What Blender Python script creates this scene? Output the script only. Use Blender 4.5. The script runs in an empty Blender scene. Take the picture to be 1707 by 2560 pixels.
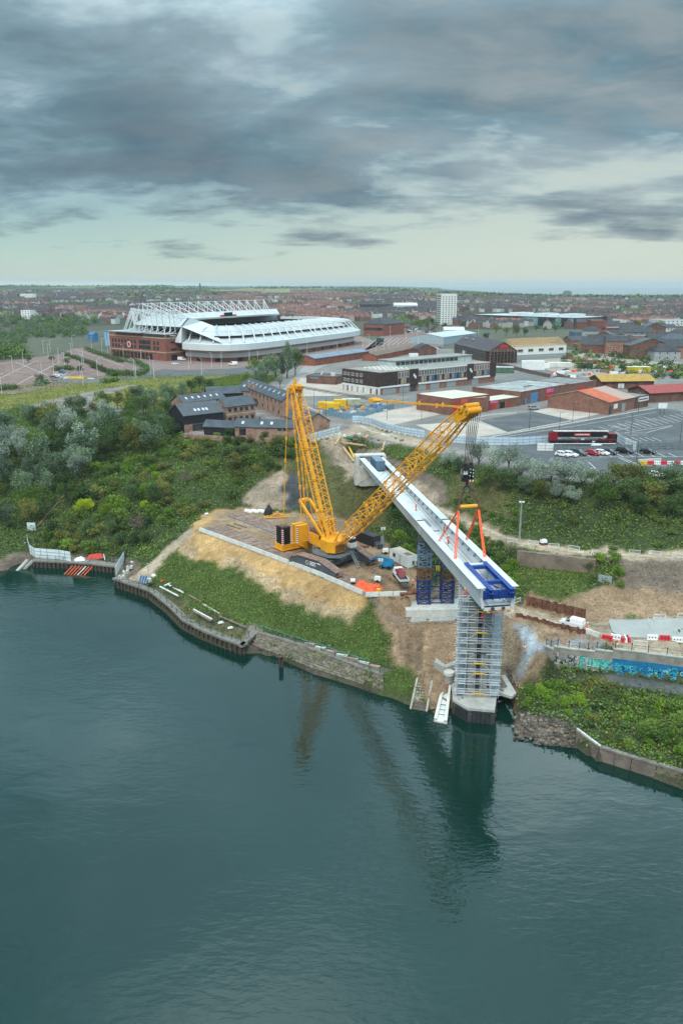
import bpy, bmesh, math, random
import numpy as np
from mathutils import Vector, Matrix, geometry, noise as mnoise
R = math.radians
random.seed(7); rng = np.random.default_rng(7)
C = bpy.context.scene.collection
SC = bpy.context.scene
# ------------------------------------------------------------------ camera
F, PITCH, HC = 1991.0, R(15.87), 72.0
cam = bpy.data.cameras.new('camera'); cam.sensor_fit = 'VERTICAL'; cam.sensor_height = 36; cam.lens = 28
cam.clip_start = 1; cam.clip_end = 60000
co = bpy.data.objects.new('camera', cam); C.objects.link(co)
co.location = (0, 0, HC); co.rotation_euler = (R(90) - PITCH, 0, 0)
SC.camera = co
# ------------------------------------------------------------------ exposure, world, sun
SC.view_settings.view_transform = 'Standard'; SC.view_settings.look = 'None'
SC.view_settings.exposure = 0.85; SC.view_settings.gamma = 1; SC.view_settings.use_curve_mapping = False
SUN_EL, SUN_AZ = R(52), R(205)
w = bpy.data.worlds.new('World'); SC.world = w; w.use_nodes = True
def build_world():
 nt = w.node_tree; N = nt.nodes; L = nt.links
 N.clear()
 def nd(t, **k):
  n = N.new(t)
  for a, b in k.items(): setattr(n, a, b)
  return n
 def math_(op, a, b=None, clamp=False):
  n = nd('ShaderNodeMath', operation=op); n.use_clamp = clamp
  for i, v in enumerate((a, b)):
   if v is None: continue
   if isinstance(v, (int, float)): n.inputs[i].default_value = v
   else: L.new(v, n.inputs[i])
  return n.outputs[0]
 def ramp(fac, stops):
  n = nd('ShaderNodeValToRGB'); L.new(fac, n.inputs[0]); e = n.color_ramp.elements
  while len(e) < len(stops): e.new(.5)
  for el, (p, c) in zip(e, stops): el.position = p; el.color = (*c, 1)
  return n.outputs[0]
 def mix(f, a, b, t='MIX'):
  n = nd('ShaderNodeMix', data_type='RGBA', blend_type=t)
  for i, v in ((0, f), (6, a), (7, b)):
   if isinstance(v, (int, float)): n.inputs[i].default_value = v
   elif isinstance(v, tuple): n.inputs[i].default_value = (*v, 1)
   else: L.new(v, n.inputs[i])
  return n.outputs[2]
 tc = nd('ShaderNodeTexCoord'); sep = nd('ShaderNodeSeparateXYZ'); L.new(tc.outputs['Generated'], sep.inputs[0])
 x, y, z = sep.outputs
 zc = math_('MAXIMUM', z, 0.0)
 den = math_('ADD', zc, 0.15)
 px, py = math_('DIVIDE', x, den), math_('DIVIDE', y, den)
 cmb = nd('ShaderNodeCombineXYZ'); L.new(px, cmb.inputs[0]); L.new(py, cmb.inputs[1])
 def noi(scale, detail, rough, dist, off, sx=1.0, sy=1.0):
  mp = nd('ShaderNodeMapping'); L.new(cmb.outputs[0], mp.inputs[0]); mp.inputs[1].default_value = off; mp.inputs[3].default_value = (sx, sy, 1)
  n = nd('ShaderNodeTexNoise'); L.new(mp.outputs[0], n.inputs['Vector'])
  n.inputs['Scale'].default_value = scale; n.inputs['Detail'].default_value = detail
  n.inputs['Roughness'].default_value = rough; n.inputs['Distortion'].default_value = dist
  return n.outputs['Fac']
 n1 = noi(0.85, 11, .58, .25, (SKY_OFF[0], SKY_OFF[1], 0), .85, 1.0)
 n2 = noi(2.6, 10, .6, .3, (17.2, 9, 2), .8, 1.0)
 n3 = noi(0.35, 3, .5, .2, (15.9, 2.5, 5))
 sky = nd('ShaderNodeTexSky', sky_type='NISHITA'); sky.sun_disc = False; sky.sun_elevation = SUN_EL; sky.sun_rotation = SUN_AZ
 sky.air_density = 1.0; sky.dust_density = 2.0
 # clear air low down: pale green-grey at the horizon turning teal higher up
 base = ramp(zc, [(0, (.72, .80, .66)), (.035, (.56, .78, .70)), (.09, (.34, .60, .65)), (.22, (.26, .42, .49)), (1, (.16, .27, .34))])
 base10 = mix(1.0, base, (10, 10, 10), 'MULTIPLY')
 clear = mix(.85, sky.outputs[0], base10)
 # the sun's side of the horizon glows through
 dt = nd('ShaderNodeVectorMath', operation='DOT_PRODUCT'); L.new(tc.outputs['Generated'], dt.inputs[0])
 sd = Vector((math.sin(.28) * math.cos(.12), math.cos(.28) * math.cos(.12), math.sin(.12))); dt.inputs[1].default_value = sd
 glow = math_('POWER', math_('MAXIMUM', dt.outputs['Value'], 0), 9)
 clear = mix(math_('MULTIPLY', glow, .5), clear, (9.0, 8.8, 7.4))
 dens = math_('ADD', math_('MULTIPLY', n1, .62), math_('MULTIPLY', n2, .38))
 elev = ramp(zc, [(0, (0, 0, 0)), (.03, (.14,) * 3), (.06, (.5,) * 3), (.10, (.72,) * 3), (.17, (.86,) * 3), (.28, (.97,) * 3), (1, (1, 1, 1))])
 cov = math_('ADD', dens, math_('MULTIPLY', math_('SUBTRACT', elev, .66), .34))
 mask = ramp(cov, [(.41, (0, 0, 0)), (.52, (1, 1, 1))])
 thick = math_('ADD', math_('ADD', math_('MULTIPLY', dens, .75), math_('MULTIPLY', n3, .25)), math_('MULTIPLY', math_('SUBTRACT', 1.0, math_('MULTIPLY', zc, 2.2, True)), .045))
 ccol = ramp(thick, [(.41, (7.4, 8.8, 9.2)), (.465, (4.6, 6.2, 6.9)), (.505, (2.6, 4.0, 4.8)), (.555, (1.55, 2.65, 3.3)), (.62, (.95, 1.75, 2.35))])
 lit = math_('MULTIPLY', glow, ramp(n2, [(.42, (0, 0, 0)), (.62, (1, 1, 1))]))
 ccol = mix(math_('MULTIPLY', lit, .35), ccol, (7.2, 7.5, 7.3))
 # an overcast dome is about three times as bright overhead as at the horizon
 cie = math_('MINIMUM', math_('ADD', 1.0, math_('MULTIPLY', math_('MAXIMUM', math_('SUBTRACT', zc, .27), 0), 13.0)), 3.7)
 cc3 = nd('ShaderNodeVectorMath', operation='SCALE'); L.new(ccol, cc3.inputs[0]); L.new(cie, cc3.inputs['Scale']); ccol = cc3.outputs[0]
 allc = mix(mask, clear, ccol)
 bg = nd('ShaderNodeBackground'); bg.inputs[1].default_value = 0.05
 L.new(allc, bg.inputs[0]); out = nd('ShaderNodeOutputWorld'); L.new(bg.outputs[0], out.inputs[0])
HAZE = 6.5e-5
SKY_OFF = (42.2, 17.5)
build_world()
sun = bpy.data.lights.new('sun', 'SUN'); sun.energy = 1.35; sun.angle = R(20); sun.color = (1, .92, .81)
so = bpy.data.objects.new('sun', sun); C.objects.link(so)
so.rotation_euler = Vector((-math.sin(SUN_AZ) * math.cos(SUN_EL), -math.cos(SUN_AZ) * math.cos(SUN_EL), -math.sin(SUN_EL))).to_track_quat('-Z', 'Y').to_euler()
so.location = (200, 300, 300)
# ------------------------------------------------------------------ geometry helpers
cP, sP = math.cos(PITCH), math.sin(PITCH)
def ray(px, py):
 a, b = (px - 853.5) / F, (1280 - py) / F
 return Vector((a, cP + b * sP, -sP + b * cP))
def P(px, py, z=25.0):
 r = ray(px, py); t = (z - HC) / r.z
 return Vector((r.x * t, r.y * t, z))
def PD(px, py, d):
 r = ray(px, py); t = d / r.y
 return Vector((r.x * t, d, HC + r.z * t))
def pix(v):
 x, y, z = v[0], v[1], v[2] - HC
 dep = y * cP - z * sP; up = y * sP + z * cP
 return 853.5 + F * x / dep, 1280 - F * up / dep
V = Vector
class MB:
 def __init__(s): s.v = []; s.f = []; s.m = []
 def add(s, vs, fs, m=0):
  o = len(s.v); s.v += [tuple(p) for p in vs]
  for f in fs: s.f.append(tuple(i + o for i in f)); s.m.append(m)
  return s
 def box(s, c, d, rz=0, m=0, tap=1.0):
  x, y, z = d[0] / 2, d[1] / 2, d[2] / 2; cs, sn = math.cos(rz), math.sin(rz); vs = []
  for dz in (-1, 1):
   t = tap if dz > 0 else 1
   for dx, dy in ((-1, -1), (1, -1), (1, 1), (-1, 1)):
    a, b = dx * x * t, dy * y * t
    vs.append((c[0] + a * cs - b * sn, c[1] + a * sn + b * cs, c[2] + dz * z))
  return s.add(vs, BOXF, m)
 def bb(s, x0, y0, z0, x1, y1, z1, m=0): return s.box(((x0 + x1) / 2, (y0 + y1) / 2, (z0 + z1) / 2), (x1 - x0, y1 - y0, z1 - z0), 0, m)
 def beam(s, p, q, a, b=None, m=0, up=(0, 0, 1)):
  p, q = V(p), V(q); b = b or a; d = (q - p)
  if d.length < 1e-6: return s
  d.normalize(); u = V(up)
  if abs(d.dot(u)) > .98: u = V((1, 0, 0))
  sx = d.cross(u).normalized() * a / 2; sy = sx.cross(d).normalized() * b / 2
  vs = [c + i * sx + j * sy for c in (p, q) for i, j in ((-1, -1), (1, -1), (1, 1), (-1, 1))]
  return s.add(vs, BOXF, m)
 def tube(s, p, q, r, n=6, m=0, r2=None, cap=True):
  p, q = V(p), V(q); d = q - p
  if d.length < 1e-6: return s
  d.normalize(); u = V((0, 0, 1)) if abs(d.z) < .95 else V((1, 0, 0))
  a = d.cross(u).normalized(); b = d.cross(a); r2 = r if r2 is None else r2
  vs = [c + (a * math.cos(k * 2 * math.pi / n) + b * math.sin(k * 2 * math.pi / n)) * rr for c, rr in ((p, r), (q, r2)) for k in range(n)]
  fs = [(k, (k + 1) % n, n + (k + 1) % n, n + k) for k in range(n)]
  if cap: fs += [tuple(range(n))[::-1], tuple(range(n, 2 * n))]
  return s.add(vs, fs, m)
 def prism(s, poly, z0, z1, m=0, mtop=None):
  n = len(poly); a = sum(poly[i][0] * poly[(i + 1) % n][1] - poly[(i + 1) % n][0] * poly[i][1] for i in range(n))
  if a < 0: poly = poly[::-1]
  vs = [(p[0], p[1], z0) for p in poly] + [(p[0], p[1], z1) for p in poly]
  s.add(vs, [(k, (k + 1) % n, n + (k + 1) % n, n + k) for k in range(n)] + [tuple(range(n))[::-1]], m)
  return s.add(vs[n:], [tuple(range(n))], m if mtop is None else mtop)
 def ext(s, prof, d, m=0):          # closed profile of 3-D points pushed along vector d
  n = len(prof); d = V(d); vs = [V(p) for p in prof] + [V(p) + d for p in prof]
  return s.add(vs, [(k, (k + 1) % n, n + (k + 1) % n, n + k) for k in range(n)] + [tuple(range(n))[::-1], tuple(range(n, 2 * n))], m)
 def quad(s, a, b, c, d, m=0): return s.add([a, b, c, d], [(0, 1, 2, 3)], m)
 def lathe(s, c, prof, n=12, m=0):
  vs = [(c[0] + r * math.cos(k * 2 * math.pi / n), c[1] + r * math.sin(k * 2 * math.pi / n), c[2] + z) for r, z in prof for k in range(n)]
  fs = [(i * n + k, i * n + (k + 1) % n, (i + 1) * n + (k + 1) % n, (i + 1) * n + k) for i in range(len(prof) - 1) for k in range(n)]
  fs += [tuple(range(n))[::-1], tuple(range((len(prof) - 1) * n, len(prof) * n))]
  return s.add(vs, fs, m)
 def mesh(s, name, mats, smooth=False):
  me = bpy.data.meshes.new(name); me.from_pydata(s.v, [], s.f)
  for m in (mats if isinstance(mats, (list, tuple)) else [mats]): me.materials.append(m)
  me.polygons.foreach_set('material_index', s.m)
  if smooth: me.polygons.foreach_set('use_smooth', [True] * len(s.f))
  bm = bmesh.new(); bm.from_mesh(me); bmesh.ops.recalc_face_normals(bm, faces=bm.faces); bm.to_mesh(me); bm.free()
  return me
 def build(s, name, mats, parent=None, smooth=False, world=False):
  if world and parent is not None:               # given in world coordinates under an unrotated Empty
   l = parent.location; s.v = [(a - l.x, b - l.y, c - l.z) for a, b, c in s.v]
  o = bpy.data.objects.new(name, s.mesh(name, mats, smooth)); C.objects.link(o)
  if parent is not None: o.parent = parent
  return o
BOXF = [(3, 2, 1, 0), (4, 5, 6, 7), (0, 1, 5, 4), (1, 2, 6, 5), (2, 3, 7, 6), (3, 0, 4, 7)]
def tag(o, label=None, cat=None, group=None, kind=None):
 if label: o['label'] = label
 if cat: o['category'] = cat
 if group: o['group'] = group
 if kind: o['kind'] = kind
 return o
def thing(name, label, cat, loc=(0, 0, 0), rz=0, group=None):
 o = bpy.data.objects.new(name, None); o.empty_display_size = .2; C.objects.link(o)
 o.location = loc; o.rotation_euler = (0, 0, rz)
 return tag(o, label, cat, group)
def inst(name, me, parent=None, loc=(0, 0, 0), rz=0, sc=1):
 o = bpy.data.objects.new(name, me); C.objects.link(o); o.location = loc; o.rotation_euler = (0, 0, rz)
 o.scale = sc if isinstance(sc, tuple) else (sc,) * 3
 if parent is not None: o.parent = parent
 return o
def dup(root, loc, rz=0, label=None, group=None, sc=None):
 r = root.copy(); C.objects.link(r); r.location = loc; r.rotation_euler = (0, 0, rz)
 if sc: r.scale = (sc,) * 3 if not isinstance(sc, tuple) else sc
 if label: r['label'] = label
 if group: r['group'] = group
 for ch in list(root.children):
  c = ch.copy(); C.objects.link(c); c.parent = r
  for g in ch.children:
   d = g.copy(); C.objects.link(d); d.parent = c
 return r
# ------------------------------------------------------------------ materials
MATS = {}
def M(name, col, rough=.8, var=.18, scale=.6, bump=0.0, bscale=8., metal=0., spec=.3, col2=None, tex=None, detail=5):
 if name in MATS: return MATS[name]
 m = bpy.data.materials.new(name); m.use_nodes = True; nt = m.node_tree; N = nt.nodes; L = nt.links
 b = N['Principled BSDF']; b.inputs['Roughness'].default_value = rough; b.inputs['Metallic'].default_value = metal
 b.inputs['Specular IOR Level'].default_value = spec
 g = N.new('ShaderNodeNewGeometry')
 if var > 0:
  n = N.new('ShaderNodeTexNoise'); n.inputs['Scale'].default_value = scale; n.inputs['Detail'].default_value = detail; n.inputs['Roughness'].default_value = .62
  L.new(g.outputs['Position'], n.inputs['Vector'])
  r = N.new('ShaderNodeValToRGB'); L.new(n.outputs['Fac'], r.inputs[0])
  lo = tuple(c * (1 - var) for c in col); hi = tuple(min(1, c * (1 + var)) for c in col) if col2 is None else col2
  r.color_ramp.elements[0].position = .33; r.color_ramp.elements[1].position = .67
  r.color_ramp.elements[0].color = (*lo, 1); r.color_ramp.elements[1].color = (*hi, 1)
  cout = r.outputs[0]
  if tex:
   kind, c2, amt = tex[0], tex[1], tex[2]
   if kind == 'brick':
    t = N.new('ShaderNodeTexBrick'); t.inputs['Scale'].default_value = tex[3]
    t.inputs['Color1'].default_value = (0, 0, 0, 1); t.inputs['Color2'].default_value = (.45, .45, .45, 1); t.inputs['Mortar'].default_value = (1, 1, 1, 1)
    cx = N.new('ShaderNodeSeparateXYZ'); L.new(g.outputs['Position'], cx.inputs[0]); ad = N.new('ShaderNodeMath'); L.new(cx.outputs[0], ad.inputs[0]); L.new(cx.outputs[1], ad.inputs[1])
    cb = N.new('ShaderNodeCombineXYZ'); L.new(ad.outputs[0], cb.inputs[0]); L.new(cx.outputs[2], cb.inputs[1]); L.new(cb.outputs[0], t.inputs['Vector'])
    f = t.outputs['Color']
   else:
    t = N.new('ShaderNodeTexVoronoi' if kind == 'voro' else 'ShaderNodeTexNoise'); t.inputs['Scale'].default_value = tex[3]; L.new(g.outputs['Position'], t.inputs['Vector'])
    rr = N.new('ShaderNodeValToRGB'); L.new(t.outputs[0], rr.inputs[0]); rr.color_ramp.elements[0].position = tex[4]; rr.color_ramp.elements[1].position = tex[5]
    f = rr.outputs[0]
   mu = N.new('ShaderNodeMath'); mu.operation = 'MULTIPLY'; L.new(f, mu.inputs[0]); mu.inputs[1].default_value = amt
   mx = N.new('ShaderNodeMix'); mx.data_type = 'RGBA'; L.new(mu.outputs[0], mx.inputs[0]); L.new(cout, mx.inputs[6]); mx.inputs[7].default_value = (*c2, 1)
   cout = mx.outputs[2]
  L.new(cout, b.inputs['Base Color'])
 else: b.inputs['Base Color'].default_value = (*col, 1)
 if bump > 0:
  n2 = N.new('ShaderNodeTexNoise'); n2.inputs['Scale'].default_value = bscale; n2.inputs['Detail'].default_value = 4; L.new(g.outputs['Position'], n2.inputs['Vector'])
  bp = N.new('ShaderNodeBump'); bp.inputs['Strength'].default_value = bump; bp.inputs['Distance'].default_value = .1; L.new(n2.outputs['Fac'], bp.inputs['Height']); L.new(bp.outputs[0], b.inputs['Normal'])
 MATS[name] = m; return m
brick = M('red_brick', (.25, .10, .07), .9, .25, .5, col2=(.34, .17, .12), tex=('brick', (.33, .25, .2), .35, 4.))
brick_dk = M('brown_brick', (.14, .072, .055), .9, .3, .4, col2=(.20, .11, .085))
brick_pk = M('old_pink_brick', (.24, .13, .095), .9, .3, .5, col2=(.40, .27, .21), tex=('noise', (.45, .36, .3), .5, 3., .5, .7))
slate = M('slate', (.075, .088, .102), .6, .25, .4, tex=('brick', (.05, .06, .07), .3, 1.6))
slate_dk = M('dark_slate', (.048, .049, .055), .65, .3, .3)
redtile = M('red_tile', (.21, .085, .06), .8, .3, .2, col2=(.30, .14, .10))
glass = M('dark_glass', (.02, .025, .03), .12, .4, .3, spec=.6, col2=(.06, .07, .08))
white = M('white_paint', (.78, .79, .78), .5, .08, .8)
offwhite = M('weathered_white', (.62, .62, .58), .7, .2, .8, col2=(.74, .74, .7))
black = M('black_paint', (.018, .018, .02), .5, .3, 1)
darkgrey = M('dark_grey_steel', (.055, .06, .065), .5, .3, .8)
grey = M('grey_steel', (.28, .30, .31), .5, .2, .8)
midgrey = M('mid_grey', (.13, .145, .155), .6, .2, .8)
crane_y = M('crane_yellow', (.80, .355, .014), .42, .12, .5, spec=.45, tex=('noise', (.30, .14, .03), .45, 1.6, .62, .78))
orange = M('hi_vis_orange', (.85, .10, .03), .6, .15, 2)
rust = M('rust', (.17, .075, .045), .85, .4, 1.2, col2=(.26, .13, .085))
galv = M('galvanised_steel', (.48, .52, .55), .45, .15, 2, metal=.3)
conc = M('concrete', (.40, .39, .36), .85, .15, .5, bump=.2, tex=('noise', (.24, .22, .19), .5, .9, .55, .75))
conc_pale = M('pale_concrete', (.55, .54, .5), .85, .14, .6, bump=.15, tex=('noise', (.33, .31, .27), .45, 1.1, .56, .75))
timber = M('weathered_timber', (.20, .135, .10), .85, .3, 1.5, col2=(.31, .225, .18))
timber_red = M('red_mat_timber', (.19, .115, .085), .85, .35, .9, col2=(.29, .195, .15), tex=('noise', (.1, .07, .055), .5, 3., .5, .7))
newwood = M('new_timber', (.55, .37, .19), .75, .2, 1)
oldwood = M('dark_pile_timber', (.06, .05, .042), .9, .4, 1.5, col2=(.12, .10, .08))
bridge_w = M('bridge_white', (.64, .67, .69), .45, .06, .35, tex=('noise', (.50, .53, .54), .35, .9, .52, .75))
blue = M('steel_blue', (.018, .058, .27), .45, .2, .8)
blue_fade = M('faded_blue_steel', (.10, .17, .30), .6, .3, .6, col2=(.19, .26, .38))
cyanblue = M('machine_blue', (.02, .26, .52), .5, .15, 1)
red = M('red_paint', (.55, .025, .03), .5, .15, .8)
yellow = M('yellow_paint', (.78, .50, .03), .5, .15, .8)
hoard = M('white_hoarding', (.66, .72, .74), .6, .08, .4)
hoard_bl = M('pale_blue_hoarding', (.50, .62, .72), .6, .08, .4)
rubber = M('rubber', (.02, .02, .02), .85, .2, 3)
asphalt = M('asphalt', (.105, .11, .112), .9, .2, .12, bump=.1, tex=('noise', (.16, .16, .155), .5, .5, .5, .72))
skin = M('skin', (.45, .26, .19), .6, 0)
# ------------------------------------------------------------------ terrain
SHORE = [(-700, 1500), (-300, 1462), (-100, 1440), (0, 1425), (70, 1409), (180, 1405), (285, 1413), (283, 1452), (372, 1484), (417, 1520), (455, 1558), (500, 1582), (556, 1605), (606, 1624), (630, 1622), (706, 1655), (783, 1692), (870, 1718), (960, 1747), (1035, 1773), (1066, 1781), (1085, 1778), (1130, 1772), (1232, 1788), (1240, 1764), (1275, 1764), (1276, 1842), (1344, 1858), (1440, 1868), (1488, 1900), (1580, 1932), (1680, 1973), (1800, 2022), (2300, 2240)]
TL = [[(a, b, -.4) for a, b in SHORE],
 [(-700, 1470, 2.5), (-300, 1440, 2.5), (-100, 1418, 2.5), (0, 1403, 2.2), (60, 1388, 1.8), (180, 1392, 2), (285, 1403, 2.2)],
 [(300, 1446, 2.1), (375, 1472, 2.1), (420, 1507, 2.1), (458, 1545, 2.1), (503, 1568, 2.1), (558, 1590, 2.1), (600, 1602, 2.1), (638, 1584, 2.3)],
 [(645, 1584, 2.3), (771, 1622, 2.5), (871, 1660, 2.6), (955, 1682, 2.8), (1010, 1700, 2.8)],
 [(628, 1613, .7), (706, 1640, .7), (783, 1672, .7), (870, 1699, .7), (960, 1729, .7)],
 [(1034, 1700, 3.2), (1076, 1700, 3.4), (1095, 1730, 2.6), (1035, 1765, .2), (1066, 1772, .2)],
 [(385, 1440, 2.8), (450, 1468, 2.8), (549, 1535, 2.8), (649, 1566, 2.8), (771, 1603, 2.8), (928, 1655, 3)],
 [(497, 1326, 10), (560, 1350, 10), (620, 1372, 10), (700, 1402, 10), (800, 1440, 10), (907, 1488, 10), (1000, 1492, 10), (1018, 1488, 10)],
 [(480, 1312, 9.8), (520, 1285, 10), (560, 1272, 10), (640, 1272, 10), (720, 1282, 10), (800, 1285, 10), (870, 1300, 10), (930, 1338, 10), (965, 1365, 10), (1000, 1385, 10), (1030, 1430, 10)],
 [(470, 1318, 9.2), (400, 1385, 5.5), (350, 1432, 2.6)], [(492, 1332, 9.4), (440, 1375, 6.6), (400, 1422, 3.4), (365, 1447, 2.5)],
 [(600, 1330, 10), (750, 1340, 10), (850, 1370, 10), (950, 1440, 10)],
 [(912, 1500, 9), (960, 1548, 7), (1000, 1565, 6.6), (1100, 1560, 6.6), (1140, 1545, 7)],
 [(935, 1655, 3.1), (990, 1660, 3.4), (1080, 1645, 4.2), (1140, 1640, 4.3)],
 [(1100, 1700, 3), (1130, 1745, 2.6), (1230, 1752, 2.4), (1275, 1745, 2.4), (1290, 1700, 3.2)],
 # hill foot, hill and plateau edge
 [(290, 1395, 2.6), (350, 1395, 4), (420, 1345, 7), (480, 1300, 9.8)],
 [(300, 1300, 9), (400, 1270, 11), (500, 1262, 11), (560, 1255, 11.5)],
 [(300, 1200, 15), (450, 1180, 17), (600, 1180, 17.5), (720, 1180, 18)],
 [(-700, 1080, 24.5), (-300, 1055, 24.5), (0, 1026, 24.6), (100, 1000, 24.8), (200, 978, 25), (330, 955, 25), (420, 948, 25), (462, 980, 25), (462, 1088, 25), (600, 1100, 25), (740, 1100, 25), (790, 1088, 25), (830, 1105, 25)],
 [(-700, 1240, 12), (-300, 1225, 12), (0, 1200, 13), (120, 1180, 13), (260, 1150, 15), (400, 1120, 20)],
 [(-700, 1360, 5), (-300, 1345, 5), (0, 1320, 6), (100, 1310, 6), (200, 1290, 7.5)],
 [(815, 1110, 24), (850, 1165, 19.5), (885, 1200, 18.5), (960, 1210, 18.5), (880, 1140, 19), (900, 1120, 21), (905, 1100, 24.6), (960, 1110, 25)],
 [(880, 1090, 25), (960, 1096, 25), (1000, 1108, 25), (1100, 1135, 25), (1200, 1165, 25), (1300, 1190, 25), (1480, 1205, 25), (1707, 1200, 25), (2300, 1200, 25), (2800, 1200, 25)],
 [(770, 1068, 25), (860, 1060, 25), (930, 1066, 25), (1000, 1082, 25), (1100, 1112, 25), (1250, 1145, 25), (1450, 1180, 25)], [(790, 1040, 25), (900, 1030, 25), (1050, 1050, 25), (1300, 1100, 25)],
 [(990, 1208, 17.5), (1060, 1250, 16), (1180, 1300, 15), (1290, 1347, 14.5), (1450, 1372, 14), (1707, 1388, 14), (2200, 1400, 14), (2700, 1400, 14)],
 [(985, 1218, 17.3), (1050, 1264, 15.8), (1170, 1318, 14.9), (1285, 1366, 14.4), (1450, 1390, 13.9), (1707, 1404, 13.9), (2200, 1415, 13.9), (2700, 1415, 13.9)],
 [(850, 1245, 14), (930, 1290, 12.5), (1010, 1330, 11.5), (1090, 1390, 10.5), (1150, 1440, 9.5), (1240, 1480, 8.6)],
 [(1290, 1374, 14.2), (1480, 1397, 13.6)], [(1290, 1415, 11), (1485, 1432, 10.8)],
 [(1300, 1490, 10), (1460, 1525, 10)], [(1330, 1460, 10.6), (1420, 1490, 10.2), (1500, 1480, 10.5)],
 [(1296, 1505, 8.2), (1460, 1545, 8.2), (1560, 1550, 8.3), (1707, 1540, 8.4), (2300, 1540, 8.4), (2700, 1540, 8.4)],
 [(1285, 1537, 8), (1460, 1584, 8), (1534, 1615, 8), (1707, 1652, 8), (2200, 1760, 8)],
 [(1240, 1545, 7.6), (1262, 1600, 5.6), (1275, 1660, 4)],
 [(1345, 1620, 7), (1370, 1634, 7.8), (1437, 1637, 8), (1526, 1624, 8)],
 [(1375, 1663, 4.2), (1440, 1672, 4), (1526, 1683, 4), (1707, 1706, 4), (2200, 1790, 4)],
 [(1385, 1683, 3.9), (1500, 1712, 3.8), (1600, 1726, 3.8), (1707, 1742, 3.8), (2200, 1840, 3.8)],
 [(1284, 1779, 2.2), (1440, 1826, 2.2), (1500, 1868, 2), (1580, 1892, 2), (1707, 1926, 2), (2300, 2120, 2)],
 [(1276, 1836, .3), (1344, 1852, .3), (1440, 1862, .3)],
]
pts = []
for ln in TL:
 w3 = [P(a, b, c) for a, b, c in ln]
 for a, b in zip(w3, w3[1:]):
  n = max(1, int((b - a).xy.length / 2.5))
  pts += [a.lerp(b, i / n) for i in range(n)]
 pts.append(w3[-1])
sh = [P(a, b, 0) for a, b in SHORE]
for dy, zz in ((5, -3.5), (18, -5), (60, -6)):
 for a, b in zip(sh, sh[1:]):
  n = max(1, int((b - a).xy.length / 4))
  for i in range(n):
   q = a.lerp(b, i / n)
   if q.x > 10 and q.x < 32 and dy < 18: continue
   pts.append(V((q.x, q.y - dy, zz)))
for x in range(-320, 321, 10):
 for y in (330, 390, 400, 440, 520):
  if y > 330 or x > -70: pts.append(V((x, y, 25)))
 for y in (20, 60): pts.append(V((x, y, -7)))
for yy in (149, 152, 155, 158.5):
 pts += [V((x, yy, 6.5)) for x in np.arange(12.6 if yy > 151 else 10, 28, 2.5)]
keep = {}
for p in pts: keep[(round(p.x, 1), round(p.y, 1))] = p
pts = list(keep.values())
ov, oe, of, _, _, _ = geometry.delaunay_2d_cdt([p.xy for p in pts], [], [], 0, 1e-4)
zs = {}
for p in pts: zs[(round(p.x, 2), round(p.y, 2))] = p.z
oz = np.array([zs.get((round(v.x, 2), round(v.y, 2)), 0.0) for v in ov]); oxy = np.array([(v.x, v.y) for v in ov])
GX0, GX1, GY0, GY1, GR = -190., 190., 60., 440., .65
gx = np.arange(GX0, GX1 + .01, GR); gy = np.arange(GY0, GY1 + .01, GR); GZ = np.full((len(gy), len(gx)), 25.0)
for t in of:
 (x0, y0), (x1, y1), (x2, y2) = oxy[list(t)]
 i0, i1 = int(max(0, (min(x0, x1, x2) - GX0) / GR)), int(min(len(gx) - 1, (max(x0, x1, x2) - GX0) / GR + 1))
 j0, j1 = int(max(0, (min(y0, y1, y2) - GY0) / GR)), int(min(len(gy) - 1, (max(y0, y1, y2) - GY0) / GR + 1))
 if i1 < i0 or j1 < j0: continue
 D = (y1 - y2) * (x0 - x2) + (x2 - x1) * (y0 - y2)
 if abs(D) < 1e-9: continue
 XX, YY = np.meshgrid(gx[i0:i1 + 1], gy[j0:j1 + 1])
 a = ((y1 - y2) * (XX - x2) + (x2 - x1) * (YY - y2)) / D; b = ((y2 - y0) * (XX - x2) + (x0 - x2) * (YY - y2)) / D
 ins = (a >= -1e-6) & (b >= -1e-6) & (a + b <= 1 + 1e-6)
 sub = GZ[j0:j1 + 1, i0:i1 + 1]; sub[ins] = (a * oz[t[0]] + b * oz[t[1]] + (1 - a - b) * oz[t[2]])[ins]
VT = {}
def vnoise(X, Y, s, seed=0):                   # smooth value noise on arrays
 if seed not in VT: VT[seed] = np.random.default_rng(seed).random((256, 256))
 r = VT[seed]; x, y = X / s + 100, Y / s + 100
 xi, yi = np.floor(x).astype(int), np.floor(y).astype(int); fx, fy = x - xi, y - yi
 fx, fy = fx * fx * (3 - 2 * fx), fy * fy * (3 - 2 * fy); g = lambda a, b: r[a % 256, b % 256]
 return (g(xi, yi) * (1 - fx) + g(xi + 1, yi) * fx) * (1 - fy) + (g(xi, yi + 1) * (1 - fx) + g(xi + 1, yi + 1) * fx) * fy
GXX, GYY = np.meshgrid(gx, gy)
def TZ(x, y):
 fx, fy = (x - GX0) / GR, (y - GY0) / GR
 i, j = int(min(max(fx, 0), len(gx) - 2)), int(min(max(fy, 0), len(gy) - 2)); a, b = min(max(fx - i, 0), 1), min(max(fy - j, 0), 1)
 return float((GZ[j, i] * (1 - a) + GZ[j, i + 1] * a) * (1 - b) + (GZ[j + 1, i] * (1 - a) + GZ[j + 1, i + 1] * a) * b)
def G(px, py):                                  # where the line of sight meets the near ground
 r = ray(px, py); d = 75.0
 while d < 440:
  q = V((r.x / r.y * d, d, HC + r.z / r.y * d))
  if q.z <= TZ(q.x, q.y): return V((q.x, q.y, TZ(q.x, q.y)))
  d += .25
 return P(px, py, 25)
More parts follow.
